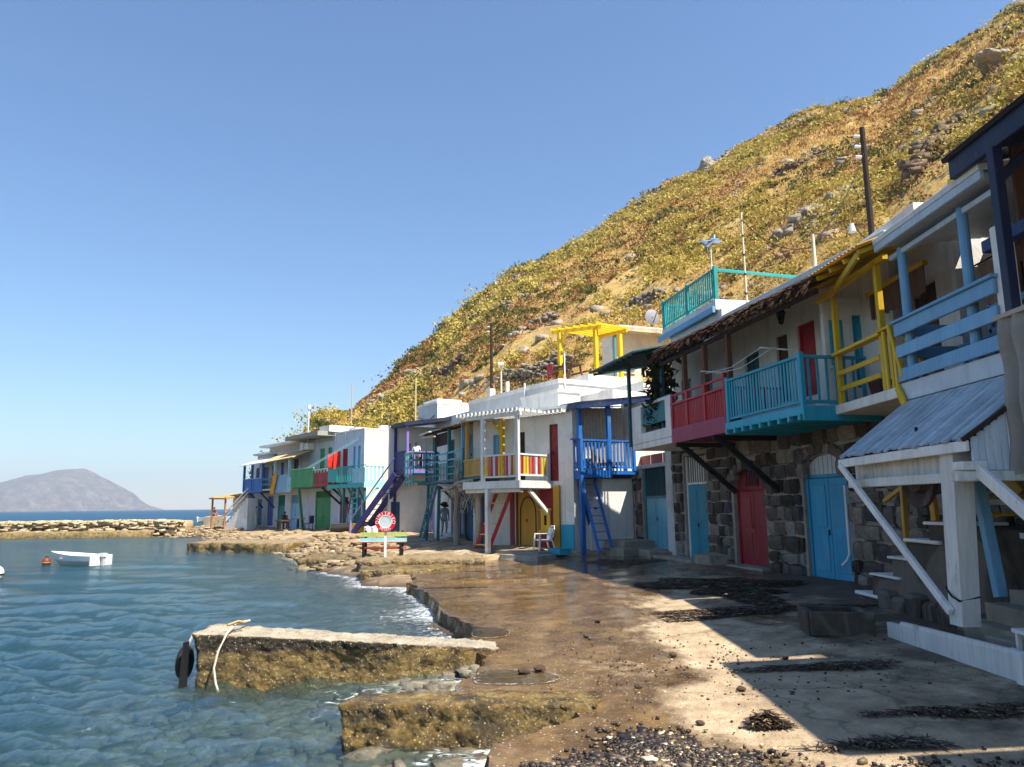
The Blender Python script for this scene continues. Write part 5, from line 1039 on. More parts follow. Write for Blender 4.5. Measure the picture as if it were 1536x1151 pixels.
h = Th('house', 'last house of the far row with a blue porch balcony and a blue lower door', 'house', TX, TY, TA)
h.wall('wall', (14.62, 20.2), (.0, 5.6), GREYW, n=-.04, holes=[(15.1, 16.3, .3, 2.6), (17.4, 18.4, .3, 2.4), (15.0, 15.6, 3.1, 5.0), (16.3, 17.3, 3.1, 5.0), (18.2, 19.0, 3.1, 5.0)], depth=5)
h.door((15.1, 16.3), (.3, 2.6), paint('#17489c'), n=-.14); h.door((17.4, 18.4), (.3, 2.4), paint('#3a7f9c'), n=-.14)
for a, b in ((15.0, 15.6), (16.3, 17.3), (18.2, 19.0)): h.door((a, b), (3.1, 5.0), NAVY, n=-.12)
h.box('upper_wall', (16.5, 20.0), (-4, -.5), (5.6, 6.1), GREYW); h.box('roof_slab', (16.5, 20.3), (-4.2, -.2), (6.101, 6.25), WHITE)
h.quadslab('awning', (12.9, 1.75, 5.15), (18.0, 1.75, 5.1), (18.0, -.05, 5.75), (12.9, -.05, 5.75), .06, mat('#cdd3d8', rough=.8))
bl = h.box('balcony', (14.1, 18.2), (.0, 1.3), (2.88, 3.0), NAVY)
for k in range(18): uu = 14.15 + k * .225; h.box('slat', (uu, uu + .19), (1.27, 1.31), (2.9, 3.95), BLUE, bl)
h.box('top_rail', (14.1, 18.2), (1.24, 1.36), (3.951, 4.02), paint('#7fb0d8'), bl)
for uu in (14.2, 16.4, 18.1): h.box('post', (uu - .08, uu + .08), (1.2, 1.36), (3.0, 5.1), BLUE)
for uu in (14.6, 16.9): h.beam('brace', (uu, .1, 1.7), (uu, 1.2, 2.85), .1, .12, NAVY)
h.box('buttress', (19.4, 20.6), (.0, .9), (.0, 2.9), white(col='#a9aca8', dirt='#6e665a', damt=.5), j=.08)
# end of the row: outside stair and thatched porch
h = Th('porch', 'orange boarded porch with a white outside stair at the end of the row', 'porch', -23.3, 61.5, -60)
h.quadslab('roof', (-1.2, 1.3, 2.5), (.9, 1.3, 2.55), (.9, -1, 2.9), (-1.2, -1, 2.9), .12, mat('#b08a58', rough=.9))
for uu in (-1.0, .55): h.box('post', (uu, uu + .11), (1.1, 1.21), (-.1, 2.6), mat('#a97446', rough=.9))
h.box('wall', (-1, .8), (-1.2, -1), (-.1, 2.8), WHITE)
for k in range(9): h.box('stair', (-1.1 - .3 * k, -.8 - .3 * k), (.1, 1.1), (.0, .3 + .27 * k), WHITE)
for dn in (.4, .75): h.beam('handrail', (-.6, 1.15, .3 + dn), (-3.5, 1.15, 2.5 + dn), .06, .06, WHITE)
# ------------------------------------------------------------------ stone walls and rocks on the hill
def rock_mat(name, stops, bump=1.0):
    N = NT(name); P = N.n('ShaderNodeNewGeometry').outputs['Position']
    c = N.mix(.5, N.ramp(N.noise(1.3, 6, .7, P), stops), N.ramp(N.noise(6, 5, .7, P), stops)); N.l(c, N.b.inputs['Base Color'])
    N.b.inputs['Roughness'].default_value = .92; N.b.inputs['Specular IOR Level'].default_value = .2; N.l(N.bump(N.noise(5, 8, .75, P), bump, .12), N.b.inputs['Normal']); return N.m
DRYST = rock_mat('dry_stone', [(.3, C('#5a5148')), (.5, C('#8f8476')), (.7, C('#b9ac98'))])
OUTC = rock_mat('dark_outcrop', [(.3, C('#4d3f35')), (.5, C('#7d6a58')), (.72, C('#a8937a'))])
PALER = rock_mat('pale_rock', [(.3, C('#7d7466')), (.5, C('#a89c8a')), (.7, C('#c4b9a6'))])
def jit_boxes(cen, size, rot, rg, jit=.16):
    base = np.array([[-1, -1, -1], [1, -1, -1], [1, 1, -1], [-1, 1, -1], [-1, -1, 1], [1, -1, 1], [1, 1, 1], [-1, 1, 1]], float) * .5
    n = len(cen); V = base[None] * (1 + 0 * cen[:, :1, None]) + rg.normal(0, jit, (n, 8, 3)) * .5; V = V * size[:, None]
    c, s = np.cos(rot), np.sin(rot); x = V[..., 0] * c[:, None] - V[..., 1] * s[:, None]; y = V[..., 0] * s[:, None] + V[..., 1] * c[:, None]
    V = np.stack([x, y, V[..., 2]], -1) + cen[:, None]
    F = (np.arange(n) * 8)[:, None, None] + np.array(CUBEF)[None]
    return V.reshape(-1, 3), F.reshape(-1, 4)
def dry_wall(label, pts, hgt, n, sz=(.3, .6), m=DRYST, ragged=.5, seed=0, name='dry_stone_wall', cat='stone wall', group='stone walls on the hillside'):
    rg = np.random.default_rng(seed); P = hill_at([p[0] for p in pts], [p[1] for p in pts]); k = len(P) - 1
    t = rg.uniform(0, k, n); i = np.minimum(t.astype(int), k - 1); fq = (t - i)[:, None]; c = P[i] * (1 - fq) + P[i + 1] * fq
    top = hgt * (1 - ragged * vnoise(t * 4, t * 0 + seed, 3)); c = c + np.stack([rg.normal(0, .18, n), rg.normal(0, .18, n), rg.uniform(-.6, .6, n) * top], 1)
    s = rg.uniform(sz[0], sz[1], (n, 3)) * np.array([1.3, .9, .62]) * .8; V, F = jit_boxes(c, s, rg.uniform(0, 3.1, n), rg)
    o = Th(name, label, cat, float(P[0, 0]), float(P[0, 1]), 90, float(P[0, 2]), group); V = V - P[0]
    q = link('stones', npmesh('stones', V, F, m), o.r); q['kind'] = 'stuff'
for k, (lab, pts, hg, n, sz, m) in enumerate([
    ('tall grey dry stone wall on the slope left of the yellow pergola', [(13.55, .125), (15.2, .098), (16.5, .108)], 2.7, 900, (.2, .42), DRYST),
    ('grey stone wall patch high on the slope above the left utility pole', [(11.6, .715), (12.7, .6), (13.7, .49)], 2.0, 300, (.4, .8), DRYST),
    ('dark stone wall ruin on the slope above the purple roof', [(9.9, .42), (10.8, .335), (11.6, .31)], 2.2, 320, (.35, .7), OUTC),
    ('broken dark stone terrace in the middle of the upper right slope', [(22.6, .41), (23.6, .41), (24.5, .425)], 1.4, 260, (.3, .6), OUTC),
    ('pale stone wall just below the skyline above the tall antenna pole', [(22.8, .87), (23.8, .84), (24.8, .9)], 1.5, 240, (.45, .9), DRYST),
    ('stone terrace right of the aeroplane wind vane', [(21.5, .51), (22.4, .515)], 1.3, 140, (.4, .7), OUTC),
    ('short stone wall above the yellow pergola', [(15.0, .286), (15.95, .288)], 1.3, 130, (.3, .6), DRYST),
    ('skyline stone wall left of the wooden utility pole', [(20.3, .84), (21.0, .93)], 1.8, 170, (.5, .9), DRYST),
    ('skyline rock row above the middle of the slope', [(17.0, .8), (17.9, .75)], 1.3, 120, (.5, .9), OUTC),
    ('pale rocks on the skyline in the middle of the hill', [(18.2, .83), (19.1, .84)], 1.6, 150, (.5, 1.0), DRYST),
    ('skyline wall stones right of the wooden utility pole', [(25.6, .84), (26.5, .9)], 1.5, 150, (.5, .9), OUTC),
    ('rock band along the highest ridge at upper right', [(27.4, .92), (28.6, .96), (29.8, .97)], 1.9, 220, (.5, 1.1), OUTC),
    ('dark jagged outcrop beside the navy canopy corner', [(27.6, .18), (28.3, .2), (29.1, .245)], 2.3, 420, (.35, .9), OUTC),
    ('pale rock ledge below the wooden utility pole', [(22.9, .19), (23.8, .2), (24.3, .21)], 1.0, 150, (.35, .9), PALER),
    ('stone scatter above the turquoise terrace railing', [(18.4, .2), (19.4, .19)], .9, 110, (.3, .7), DRYST)]): dry_wall(lab, pts, hg, n, sz, m, seed=k + 3)
def rock_mesh(name, m, sub=3, amp=.35, sc=(1, 1, 1), seed=0, freq=1.3):
    bm = bmesh.new(); bmesh.ops.create_icosphere(bm, subdivisions=sub, radius=1)
    for v in bm.verts:
        p = v.co.copy(); d_ = 1 + amp * mnoise.fractal(p * freq + Vector((seed * 7.3, seed, 2.)), .9, 2.0, 4); d_ = d_ * (1 - .12 * (abs(p.x) + abs(p.y) + abs(p.z) - 1)); v.co = Vector((p.x * sc[0], p.y * sc[1], p.z * sc[2])) * d_
    me = bpy.data.meshes.new(name); bm.to_mesh(me); bm.free(); me.materials.append(m); return me
b = hill_at([30.39], [.353])[0]
o = link('boulder', rock_mesh('boulder', PALER, 4, .4, (1.9, 1.2, .65), 3)); o.location = b + np.array([0, 0, .1]); o.rotation_euler = (0, .3, .3); tag(o, 'large pale boulder high on the slope at the upper right edge', 'boulder')
b = hill_at([20.4], [.86])[0]; o = link('boulder', rock_mesh('boulder', PALER, 4, .35, (1.2, 1.2, 1.9), 5)); o.location = b + np.array([0, 0, .8]); tag(o, 'upright pale rock on the skyline above the wind vane', 'boulder')
# loose stones over the slope
P, rg = scatter(2600, 77); d = fbm(P[:, 0] * .12, P[:, 1] * .12, 4, 91); P = P[d > .12]; n = len(P)
V, F = jit_boxes(P + np.array([0, 0, .05]), rg.uniform(.2, .8, (n, 3)) * rg.uniform(.5, 1.3, (n, 1)) * np.array([1.2, 1.2, .7]), rg.uniform(0, 3, n), rg); tag(link('slope_stones', npmesh('slope_stones', V, F, PALER)), 'loose pale stones strewn over the hillside', 'stones', kind='stuff')
# utility poles
def pole(label, base, h_, r_, m, lamp=False, ins=0):
    p = Th('utility_pole', label, 'pole', *base[:2], 0, base[2]); p.cyl('pole', (0, 0, -.5), (0, 0, h_), r_, r_ * .75, m, seg=9)
    for k in range(ins): p.cyl('insulator', (0, .1, h_ - .3 - .35 * k), (0, .28, h_ - .3 - .35 * k), .05, .05, WHITE2, seg=6)
    if lamp: p.beam('lamp_arm', (0, 0, h_ * .42), (0, .6, h_ * .53), .03, .03, IRON); p.cyl('lamp_shade', (0, .6, h_ * .49), (0, .6, h_ * .53), .13, .06, GREYW)
    return p
pole('brown wooden utility pole on the slope above the yellow balcony', (11.25, 22.0, 6.6), 6.85, .11, DARKW, True, 3)
pole('thin brown utility pole left of the tall grey stone wall', (-1.45, 52.0, 8.8), 5.9, .12, DARKW, False, 2)
pole('slim pale pole behind the purple roof', (-7.9, 60.0, 6.5), 5.6, .07, mat('#c9b58f'))
pole('slim pale pole behind the white cube house', (-15.2, 69.5, 7.0), 6.4, .07, mat('#b9a88a'))
p = Th('street_lamp', 'pale street lamp on the roofs left of the yellow pergola', 'lamp', -.62, 42.0, 0, 6.8); p.cyl('post', (0, 0, 0), (0, 0, 2.8), .06, .05, mat('#d8cda8')); p.box('lamp_head', (-.6, .5), (-.15, .15), (2.8, 2.95), WHITE)
cb = Th('power_cables', 'dark sagging cables between the roof poles above the reed awning', 'cable', 0, 0, 90)
def sag(a, b, s, k=10): return [Vector(a).lerp(Vector(b), i / k) - Vector((0, 0, s * 4 * (i / k) * (1 - i / k))) for i in range(k + 1)]
h0 = Matrix.Translation((FX, FY, 0)) @ Matrix.Rotation(math.pi / 2 - R(FA), 4, 'Z')
cb.tube('cable', sag(h0 @ Vector((4.5, -.3, 9.4)), h0 @ Vector((1.38, -.3, 7.5)), .35), .012, BLACKW, seg=4); cb.tube('cable', sag(h0 @ Vector((1.38, -.3, 7.6)), (11.25, 22, 12.6), .3), .012, BLACKW, seg=4)

# ------------------------------------------------------------------ concrete jetty, blocks and ledges in the water
def sea_block_mat(name, ztop, top=('#a79a85', '#d6ccb9', '#e8e0d0'), top_only=False):
    N = NT(name); P = N.n('ShaderNodeNewGeometry').outputs['Position']; sep = N.n('ShaderNodeSeparateXYZ'); N.l(P, sep.inputs[0])
    g = N.ramp(N.noise(5, 7, .75, P), [(.3, C('#3a2d16')), (.48, C('#77602f')), (.62, C('#a1854a')), (.75, C('#c4ab74'))])
    g = N.mix(N.ramp(N.noise(2.2, 6, .7, P), [(.5, 0.), (.6, .8)]), g, C('#2f2a1c'))
    t = N.ramp(N.noise(4, 6, .7, P), [(.3, C(top[0])), (.6, C(top[1])), (.8, C(top[2]))])
    hz = N.math('ADD', sep.outputs[2], N.math('MULTIPLY', N.noise(3, 5, .7, P), .12))
    if top_only:
        sn = N.n('ShaderNodeSeparateXYZ'); N.l(N.n('ShaderNodeNewGeometry').outputs['Normal'], sn.inputs[0]); f = N.ramp(N.math('ADD', sn.outputs[2], N.math('MULTIPLY', N.noise(6, 5, .7, P), .5)), [(.7, 0.), (.85, 1.)])
        bd = N.ramp(N.math('ADD', hz, N.math('MULTIPLY', N.noise(1.6, 5, .7, P), .3)), [(.02, 0.), (.07, .9), (.24, .9), (.3, .2)]); g = N.mix(bd, g, C('#1f1912'))
    else: f = N.ramp(N.math('MULTIPLY_ADD', N.math('SUBTRACT', hz, ztop), 2.5, .5), [(.36, 0.), (.5, 1.)])
    c = N.mix(f, g, t); v = N.n('ShaderNodeTexVoronoi'); v.inputs['Scale'].default_value = 16; N.l(P, v.inputs['Vector'])
    c = N.mix(N.math('MULTIPLY', N.ramp(v.outputs['Distance'], [(.1, .7), (.3, 0.)]), N.ramp(v.outputs['Color'], [(.6, 0.), (.7, 1.)])), c, C('#33291c'))
    v2 = N.n('ShaderNodeTexVoronoi'); v2.inputs['Scale'].default_value = 38; N.l(P, v2.inputs['Vector']); c = N.mix(N.math('MULTIPLY', N.ramp(v2.outputs['Distance'], [(.2, .8), (.4, 0.)]), N.ramp(v2.outputs['Color'], [(.62, 0.), (.72, 1.)])), c, N.ramp(v2.outputs['Color'], [(.3, C('#c9a95c')), (.9, C('#e6d6a8'))]))
    N.l(c, N.b.inputs['Base Color']); N.l(N.ramp(f, [(0., .3), (1., .9)]), N.b.inputs['Roughness'])
    N.l(N.bump(N.noise(9, 8, .78, P), 1.0, .06, N.bump(v.outputs['Distance'], .5, .05)), N.b.inputs['Normal']); return N.m
def rough_block(name, top, zb, m, res=.09, amp=.05, under=.0, seed=0, flare=0.):
    """four top corners (x,y,z) counter-clockwise; sides fall to zb with rough relief"""
    A, B, C_, D_ = [Vector(p) for p in top]; nu = max(4, int((B - A).length / res)); nv = max(3, int((D_ - A).length / res)); nz = max(4, int((max(p.z for p in (A, B, C_, D_)) - zb) / res))
    bm = bmesh.new()
    def patch(f, nu, nv):
        g = [[bm.verts.new(f(i / nu, j / nv)) for j in range(nv + 1)] for i in range(nu + 1)]
        for i in range(nu):
            for j in range(nv): bm.faces.new((g[i][j], g[i + 1][j], g[i + 1][j + 1], g[i][j + 1]))
    patch(lambda s, t: A.lerp(B, s).lerp(D_.lerp(C_, s), t), nu, nv); cen = (A + B + C_ + D_) / 4
    for P_, Q_, k in ((A, B, nu), (B, C_, nv), (C_, D_, nu), (D_, A, nv)):
        def side(s, t, P_=P_, Q_=Q_):
            p = P_.lerp(Q_, s); o = (p - cen); o.z = 0; o.normalize(); q = p - o * under * math.sin(min(1, t * 1.6) * math.pi) + o * flare * t; q.z = p.z + (zb - p.z) * t; return q
        patch(side, k, nz)
    bmesh.ops.remove_doubles(bm, verts=bm.verts[:], dist=.002); bmesh.ops.recalc_face_normals(bm, faces=bm.faces[:]); bm.normal_update()
    off = [(v, v.normal * (amp * .9 * mnoise.fractal(v.co * 2.6 + Vector((seed, 0, 0)), .8, 2.1, 5) + amp * 1.1 * mnoise.fractal(v.co * 11 + Vector((seed, 3, 0)), .8, 2.1, 3)) * (.45 if v.normal.z > .7 else 1)) for v in bm.verts]
    for v, d_ in off: v.co += d_
    me = bpy.data.meshes.new(name); bm.to_mesh(me); bm.free(); me.materials.append(m); me.polygons.foreach_set('use_smooth', [True] * len(me.polygons)); return link(name, me)
SB1 = sea_block_mat('jetty_concrete', -.02, ('#8d8270', '#bfb29a', '#ddd2bc'), top_only=True); SB2 = sea_block_mat('algae_block', .12); SB3 = sea_block_mat('ledge_rock', .02, ('#6b5b42', '#94805e', '#b8a581'))
tag(rough_block('concrete_jetty', [(-4.15, 9.88, .08), (-.2, 10.12, -.19), (-.25, 10.6, -.18), (-4.05, 10.5, .1)], -1.5, SB1, .045, .022, .10, 1), 'long weathered concrete jetty with a pale top reaching into the water', 'jetty')
tag(rough_block('concrete_block', [(-1.62, 7.18, -.13), (.75, 7.22, -.17), (.85, 7.72, -.17), (-1.45, 7.7, -.15)], -1.3, SB2, .038, .028, .03, 2), 'golden algae covered concrete block at the near water edge', 'block')
tag(rough_block('rock_ledge', [(-5.1, 24.5, -.02), (-.9, 24.2, .0), (-1.2, 25.9, .02), (-5.0, 26.2, .03)], -1.0, SB3, .16, .09, .05, 3), 'low rock ledge under the life ring sign', 'ledge', 'rock ledges along the far quay')
tag(rough_block('rock_ledge', [(-4.6, 22.6, -.2), (-1.6, 22.2, -.15), (-1.6, 23.6, -.12), (-4.8, 24.0, -.16)], -1.0, SB2, .16, .08, .05, 4), 'wet brown ledge in front of the life ring sign ledge', 'ledge', 'rock ledges along the far quay')
tag(rough_block('rock_ledge', [(-8.2, 28.4, -.25), (-4.6, 26.6, -.1), (-4.4, 28.2, .0), (-7.8, 30.0, -.1)], -1.0, SB3, .18, .1, .05, 5), 'flat rock ledge left of the life ring sign', 'ledge', 'rock ledges along the far quay')
tag(rough_block('rock_ledge', [(-17.0, 39.2, -.1), (-11.0, 36.8, -.06), (-10.5, 39.4, .05), (-16.5, 41.0, .0)], -1.0, SB3, .25, .12, .05, 6), 'long low spit of brown rock below the far houses', 'ledge', 'rock ledges along the far quay')
tag(rough_block('concrete_step', [(x_, y_, float(quay_z(x_, y_)) + .03) for x_, y_ in ((-2.6, 19.0), (.8, 18.6), (.9, 19.3), (-2.5, 19.8))], -.8, QM, .14, .02, .0, 7), 'thin raised concrete strip across the wet quay', 'step')
# rope on the jetty and tyre fender on its end
rp = Th('rope', 'pale mooring rope tied round the end of the jetty', 'rope', 0, 0, 90)
rp.tube('rope', [(-3.62, 10.5, .14), (-3.66, 10.1, .17), (-3.68, 9.86, .08), (-3.74, 9.76, -.12), (-3.78, 9.74, -.32), (-3.74, 9.72, -.5), (-3.7, 9.72, -.6)], .015, mat('#cfc5ac', rough=.9), seg=7); rp.tube('knot', [(-3.72, 10.0, .16), (-3.6, 10.02, .2), (-3.56, 10.15, .17), (-3.68, 10.2, .16), (-3.72, 10.0, .16)], .018, mat('#b89a68', rough=.9))
fe = Th('tyre_fender', 'black rubber fender strapped to the seaward end of the jetty', 'fender', -4.3, 10.1, 90)
v, f = [], []
for i in range(20):
    a = 2 * math.pi * i / 20
    for j in range(8): b = 2 * math.pi * j / 8; rr_ = .15 + .06 * math.cos(b); v.append((.06 * math.sin(b), rr_ * math.cos(a), -.32 + rr_ * math.sin(a)))
for i in range(20):
    for j in range(8): f.append((i * 8 + j, ((i + 1) % 20) * 8 + j, ((i + 1) % 20) * 8 + (j + 1) % 8, i * 8 + (j + 1) % 8))
fe.mesh('tyre', v, f, mat('#141416', rough=.7), smooth=True); fe.mesh('rubber_flap', [(.09, -.3, -.02), (.12, -.18, -.02), (.13, -.2, -.58), (.06, -.3, -.58)], [(0, 1, 2, 3)], mat('#141416', rough=.7)); fe.tube('strap', [(.1, 0, .05), (.02, 0, -.12)], .02, WOODW)

# breakwater across the bay
tag(rough_block('breakwater', [(-90, 57.6, .8), (-27.6, 61.2, .74), (-27.0, 63.6, .7), (-90, 61.0, .8)], -2.0, rock_mat('breakwater_stone', [(.3, C('#6e5c45')), (.5, C('#b39b78')), (.68, C('#d9c8a6'))]), .55, .16, .05, 9), 'long pale stone breakwater across the mouth of the bay', 'breakwater')
tag(rough_block('breakwater_ledge', [(-90, 56.6, -.05), (-29.0, 60.0, -.02), (-28.8, 61.3, .05), (-90, 57.7, .0)], -2.0, SB3, .55, .14, .05, 10), 'wet brown footing ledge along the breakwater', 'ledge')
n = 2600; rgb = np.random.default_rng(15); xs = rgb.uniform(-60, -27, n); t = (xs + 90) / 62.4; ys = 57.5 + 3.6 * t + rgb.uniform(-.5, .25, n); zs = np.where(rgb.random(n) < .45, rgb.uniform(.5, .8, n), rgb.uniform(-.35, .7, n)) + .06 * fbm(xs * .5, ys * 0, 3, 6)
V, F = jit_boxes(np.stack([xs, ys - .02, zs - .04], 1), rgb.uniform(.15, .5, (n, 3)) * np.array([1.5, .5, .5]), rgb.uniform(-.2, .2, n), rgb, .2); tag(link('breakwater_stones', npmesh('breakwater_stones', V, F, rock_mat('breakwater_block', [(.3, C('#97835f')), (.5, C('#c8b28e')), (.7, C('#e4d6b8'))]))), 'rough pale facing stones of the breakwater', 'stones', kind='stuff')
# shore rocks
rg = np.random.default_rng(5); n = 5200; xs = rg.uniform(-30, -5, n); ys = rg.uniform(26, 66, n); sdv = poly_sd(xs, ys, SHORE); pr = fbm(xs * .3, ys * .3, 3, 14)
k_ = (sdv > -.4) & (sdv < 5.0) & (pr > -.25 + .05 * sdv); xs, ys = xs[k_], ys[k_]; n = len(xs); zs = ground_h(xs, ys)
V, F = jit_boxes(np.stack([xs, ys, zs + .04], 1), rg.uniform(.1, .4, (n, 3)) * rg.uniform(.4, 1.3, (n, 1)) * np.array([1.5, 1.1, .5]), rg.uniform(0, 3.1, n), rg, .2)
tag(link('shore_rocks', npmesh('shore_rocks', V, F, rock_mat('shore_rock', [(.3, C('#5a4a38')), (.5, C('#a08c6c')), (.7, C('#d0bf9f'))]))), 'rubble of pale and brown rocks along the far shore', 'rocks', kind='stuff')
# stones on the sea bed
n = 2600; xs = rg.uniform(-6, -.3, n); ys = rg.uniform(4.2, 12, n); sdv = poly_sd(xs, ys, SHORE); k_ = sdv < -.05; xs, ys = xs[k_], ys[k_]; n = len(xs); zs = ground_h(xs, ys)
V, F = jit_boxes(np.stack([xs, ys, zs + .03], 1), rg.uniform(.06, .2, (n, 3)) * rg.uniform(.5, 1.6, (n, 1)) * np.array([1.3, 1.1, .7]), rg.uniform(0, 3.1, n), rg, .2)
tag(link('seabed_stones', npmesh('seabed_stones', V, F, rock_mat('seabed_stone', [(.3, C('#4d4a40')), (.5, C('#8a8270')), (.7, C('#c9c0aa'))]))), 'pebbles showing through the clear shallow water', 'stones', kind='stuff')

# ------------------------------------------------------------------ quay clutter
def pebbles(name, label, cx, cy, rx, ry, n, hgt, size, m, seed, kind='stuff', rot=0):
    rg = np.random.default_rng(seed); a = rg.uniform(0, 6.283, n); q = rg.uniform(0, 1, n) ** .62 * np.where(rg.random(n) < .22, 1 + .5 * np.abs(rg.normal(0, 1, n)), 1); ex = q * (.8 + .35 * np.sin(a * 3 + seed)); x = cx + rx * ex * np.cos(a); y = cy + ry * ex * np.sin(a)
    z = quay_z(x, y) + hgt * np.clip(1 - q * 1.05, 0, 1) * rg.uniform(.2, 1, n) + size * .2
    V, F = jit_boxes(np.stack([x, y, z], 1), rg.uniform(.6, 1.3, (n, 3)) * size * np.exp(rg.normal(-.12, .33, (n, 1))) * np.array([1.2, 1, .75]), rg.uniform(0, 3.1, n), rg, .22); tag(link(name, npmesh(name, V, F, m)), label, 'pebbles', kind=kind)
def pebble_mat():
    N = NT('pebble'); g = N.n('ShaderNodeNewGeometry'); c = N.ramp(g.outputs['Random Per Island'], [(0., C('#191310')), (.5, C('#33281f')), (.78, C('#4d3e30')), (.92, C('#75634c')), (.97, C('#cfc3a8')), (1., C('#c0a668'))]); N.l(c, N.b.inputs['Base Color']); N.b.inputs['Roughness'].default_value = .55; return N.m
PEB = pebble_mat()
pebbles('pebble_bank', 'heap of dark wet pebbles and shells on the near quay', 1.08, 5.85, .62, .5, 9000, .08, .022, PEB, 3)
pebbles('pebble_bank', 'thin scatter of pebbles left of the pebble heap', .45, 5.75, .4, .25, 500, .01, .02, PEB, 4)
pebbles('pebble_bank', 'pebbles strewn along the near right edge of the quay', 2.3, 5.2, 1.3, .45, 900, .008, .02, PEB, 6)
pebbles('pebble_bank', 'sparse pebbles scattered over the middle of the quay', 2.2, 8.6, 2.6, 3.0, 500, .0, .014, PEB, 8)
def seaweed(name, label, cx, cy, rx, ry, n, hgt, seed, L=.11, rot=0.):
    rg = np.random.default_rng(seed); a = rg.uniform(0, 6.283, n); q = rg.uniform(0, 1, n) ** .55; q2 = q * (.75 + .3 * np.sin(a * 3 + seed) + .2 * np.sin(a * 7 + 2 * seed)); x0 = rx * q2 * np.cos(a); y0 = ry * q2 * np.sin(a); c_, s_ = math.cos(rot), math.sin(rot); x = cx + x0 * c_ - y0 * s_; y = cy + x0 * s_ + y0 * c_
    z = quay_z(x, y) + .012 + hgt * np.clip(1 - q, 0, 1) * rg.uniform(0, 1, n); p = np.stack([x, y, z], 1); an = rg.uniform(0, 6.283, n); d_ = np.stack([np.cos(an), np.sin(an), rg.normal(0, .05, n)], 1) * (L * rg.uniform(.4, 1.3, n))[:, None]; s = np.stack([-np.sin(an), np.cos(an), rg.normal(0, .4, n)], 1) * rg.uniform(.003, .008, n)[:, None]
    up_ = np.array([0, 0, 1.]) * (rg.uniform(.0, .25, n) * L * .25)[:, None]
    V = np.stack([p - s, p + s, p + d_ * .5 + up_ + s, p + d_ * .5 + up_ - s, p + d_ + s * .6, p + d_ - s * .6], 1); V[..., 2] = np.maximum(V[..., 2], quay_z(V[..., 0], V[..., 1]) + .006)
    F = (np.arange(n) * 6)[:, None, None] + np.array([[0, 1, 2, 3], [3, 2, 4, 5]])[None]
    tag(link(name, npmesh(name, V.reshape(-1, 3), F.reshape(-1, 4), WEED)), label, 'seaweed', kind='stuff')
def weed_mat():
    N = NT('dry_seaweed'); g = N.n('ShaderNodeNewGeometry'); c = N.ramp(g.outputs['Random Per Island'], [(0., C('#17110d')), (.5, C('#33271c')), (.8, C('#574431')), (1., C('#9c8560'))]); N.l(c, N.b.inputs['Base Color']); N.b.inputs['Roughness'].default_value = .6; return N.m
WEED = weed_mat()
seaweed('seaweed_bank', 'broad dark seaweed bank along the foot of the stone houses', 4.3, 15.6, 1.5, 2.4, 40000, .17, 1, rot=.2)
seaweed('seaweed_bank', 'straggling seaweed line at the shadow edge by the stone trough', 3.7, 12.4, 1.9, .5, 14000, .06, 2, rot=.1)
seaweed('seaweed_clump', 'small round clump of dried seaweed on the near quay', 2.08, 6.5, .16, .12, 2200, .12, 3, L=.09)
seaweed('seaweed_strand', 'seaweed strands in the sun at the near right', 2.75, 5.9, .55, .1, 700, .02, 4, L=.12)
seaweed('seaweed_strand', 'dark seaweed patch in the shade before the white plank', 3.4, 8.4, .9, .18, 2200, .012, 5)
seaweed('seaweed_strand', 'dark seaweed patch in the shade nearest the right edge', 3.9, 6.6, .9, .16, 2400, .015, 6)
seaweed('seaweed_strand', 'seaweed drift along the quay before the blue ladder', 3.2, 22.5, 1.2, 1.6, 5000, .06, 7)
seaweed('seaweed_bank', 'black seaweed heap on the rocks before the driftwood shelter', -3.0, 29.2, 1.6, 1.2, 6000, .25, 8, L=.25)
QST = rock_mat('quay_pebble', [(.3, C('#2e2620')), (.6, C('#5a4a3c')), (.8, C('#7a6a58'))], .3)
GRP = 'single dark stones lying on the wet quay'
for k, (x, y, s, lab) in enumerate([(.10, 8.75, .07, 'dark stone right of the jetty root, the left one of a pair'), (.28, 8.85, .08, 'dark stone right of the jetty root, the right one of a pair'), (.72, 7.25, .045, 'dark stone just beyond the right end of the golden block'), (1.25, 7.9, .045, 'dark stone in the sunlit middle of the quay behind the seaweed clump'),
        (1.9, 9.3, .06, 'dark stone left of the big roof shadow corner'), (3.1, 8.9, .05, 'dark stone at the far edge of the big roof shadow'), (2.2, 7.6, .05, 'dark stone at the slanting edge of the roof shadow'), (1.0, 10.8, .05, 'dark stone on the wet quay beyond the jetty, the nearer of two'), (1.3, 12.0, .06, 'dark stone on the wet quay beyond the jetty, the farther of two'), (1.55, 6.6, .04, 'dark stone left of the small seaweed clump')]):
    o = link('quay_stone', rock_mesh('quay_stone', QST, 2, .3, (s, s * .8, s * .55), k)); o.location = (x, y, quay_z(x, y) + s * .35); o.rotation_euler = (0, 0, k); tag(o, lab, 'stone', GRP)
# white plank and stone trough
pl = Th('plank', 'long white painted plank standing on edge before the lean-to', 'plank', 4.83, 9.93, 180 - .5, z=-.075, bev=.008)
pl.mesh('board', [(0, -.03, 0), (2.55, -.03, 0), (2.55, .03, 0), (0, .03, 0), (0, -.03, .2), (2.55, -.03, .26), (2.55, .03, .26), (0, .03, .2)], CUBEF, WOODW); pl.mesh('board', [(.3, -.026, .2), (2.5, -.026, .26), (2.5, .026, .26), (.3, .026, .2), (.34, -.026, .25), (2.5, -.026, .30), (2.5, .026, .30), (.34, .026, .25)], CUBEF, WOODW); pl.box('cleat', (2.3, 2.36), (.03, .06), (-.02, .3), GREYW); pl.box('end_post', (2.5, 2.6), (-.08, .06), (-.02, .3), WOODW)
tg = Th('stone_trough', 'square rough stone trough standing on the quay in the shade', 'trough', 4.35, 10.45, 100, z=-.08)
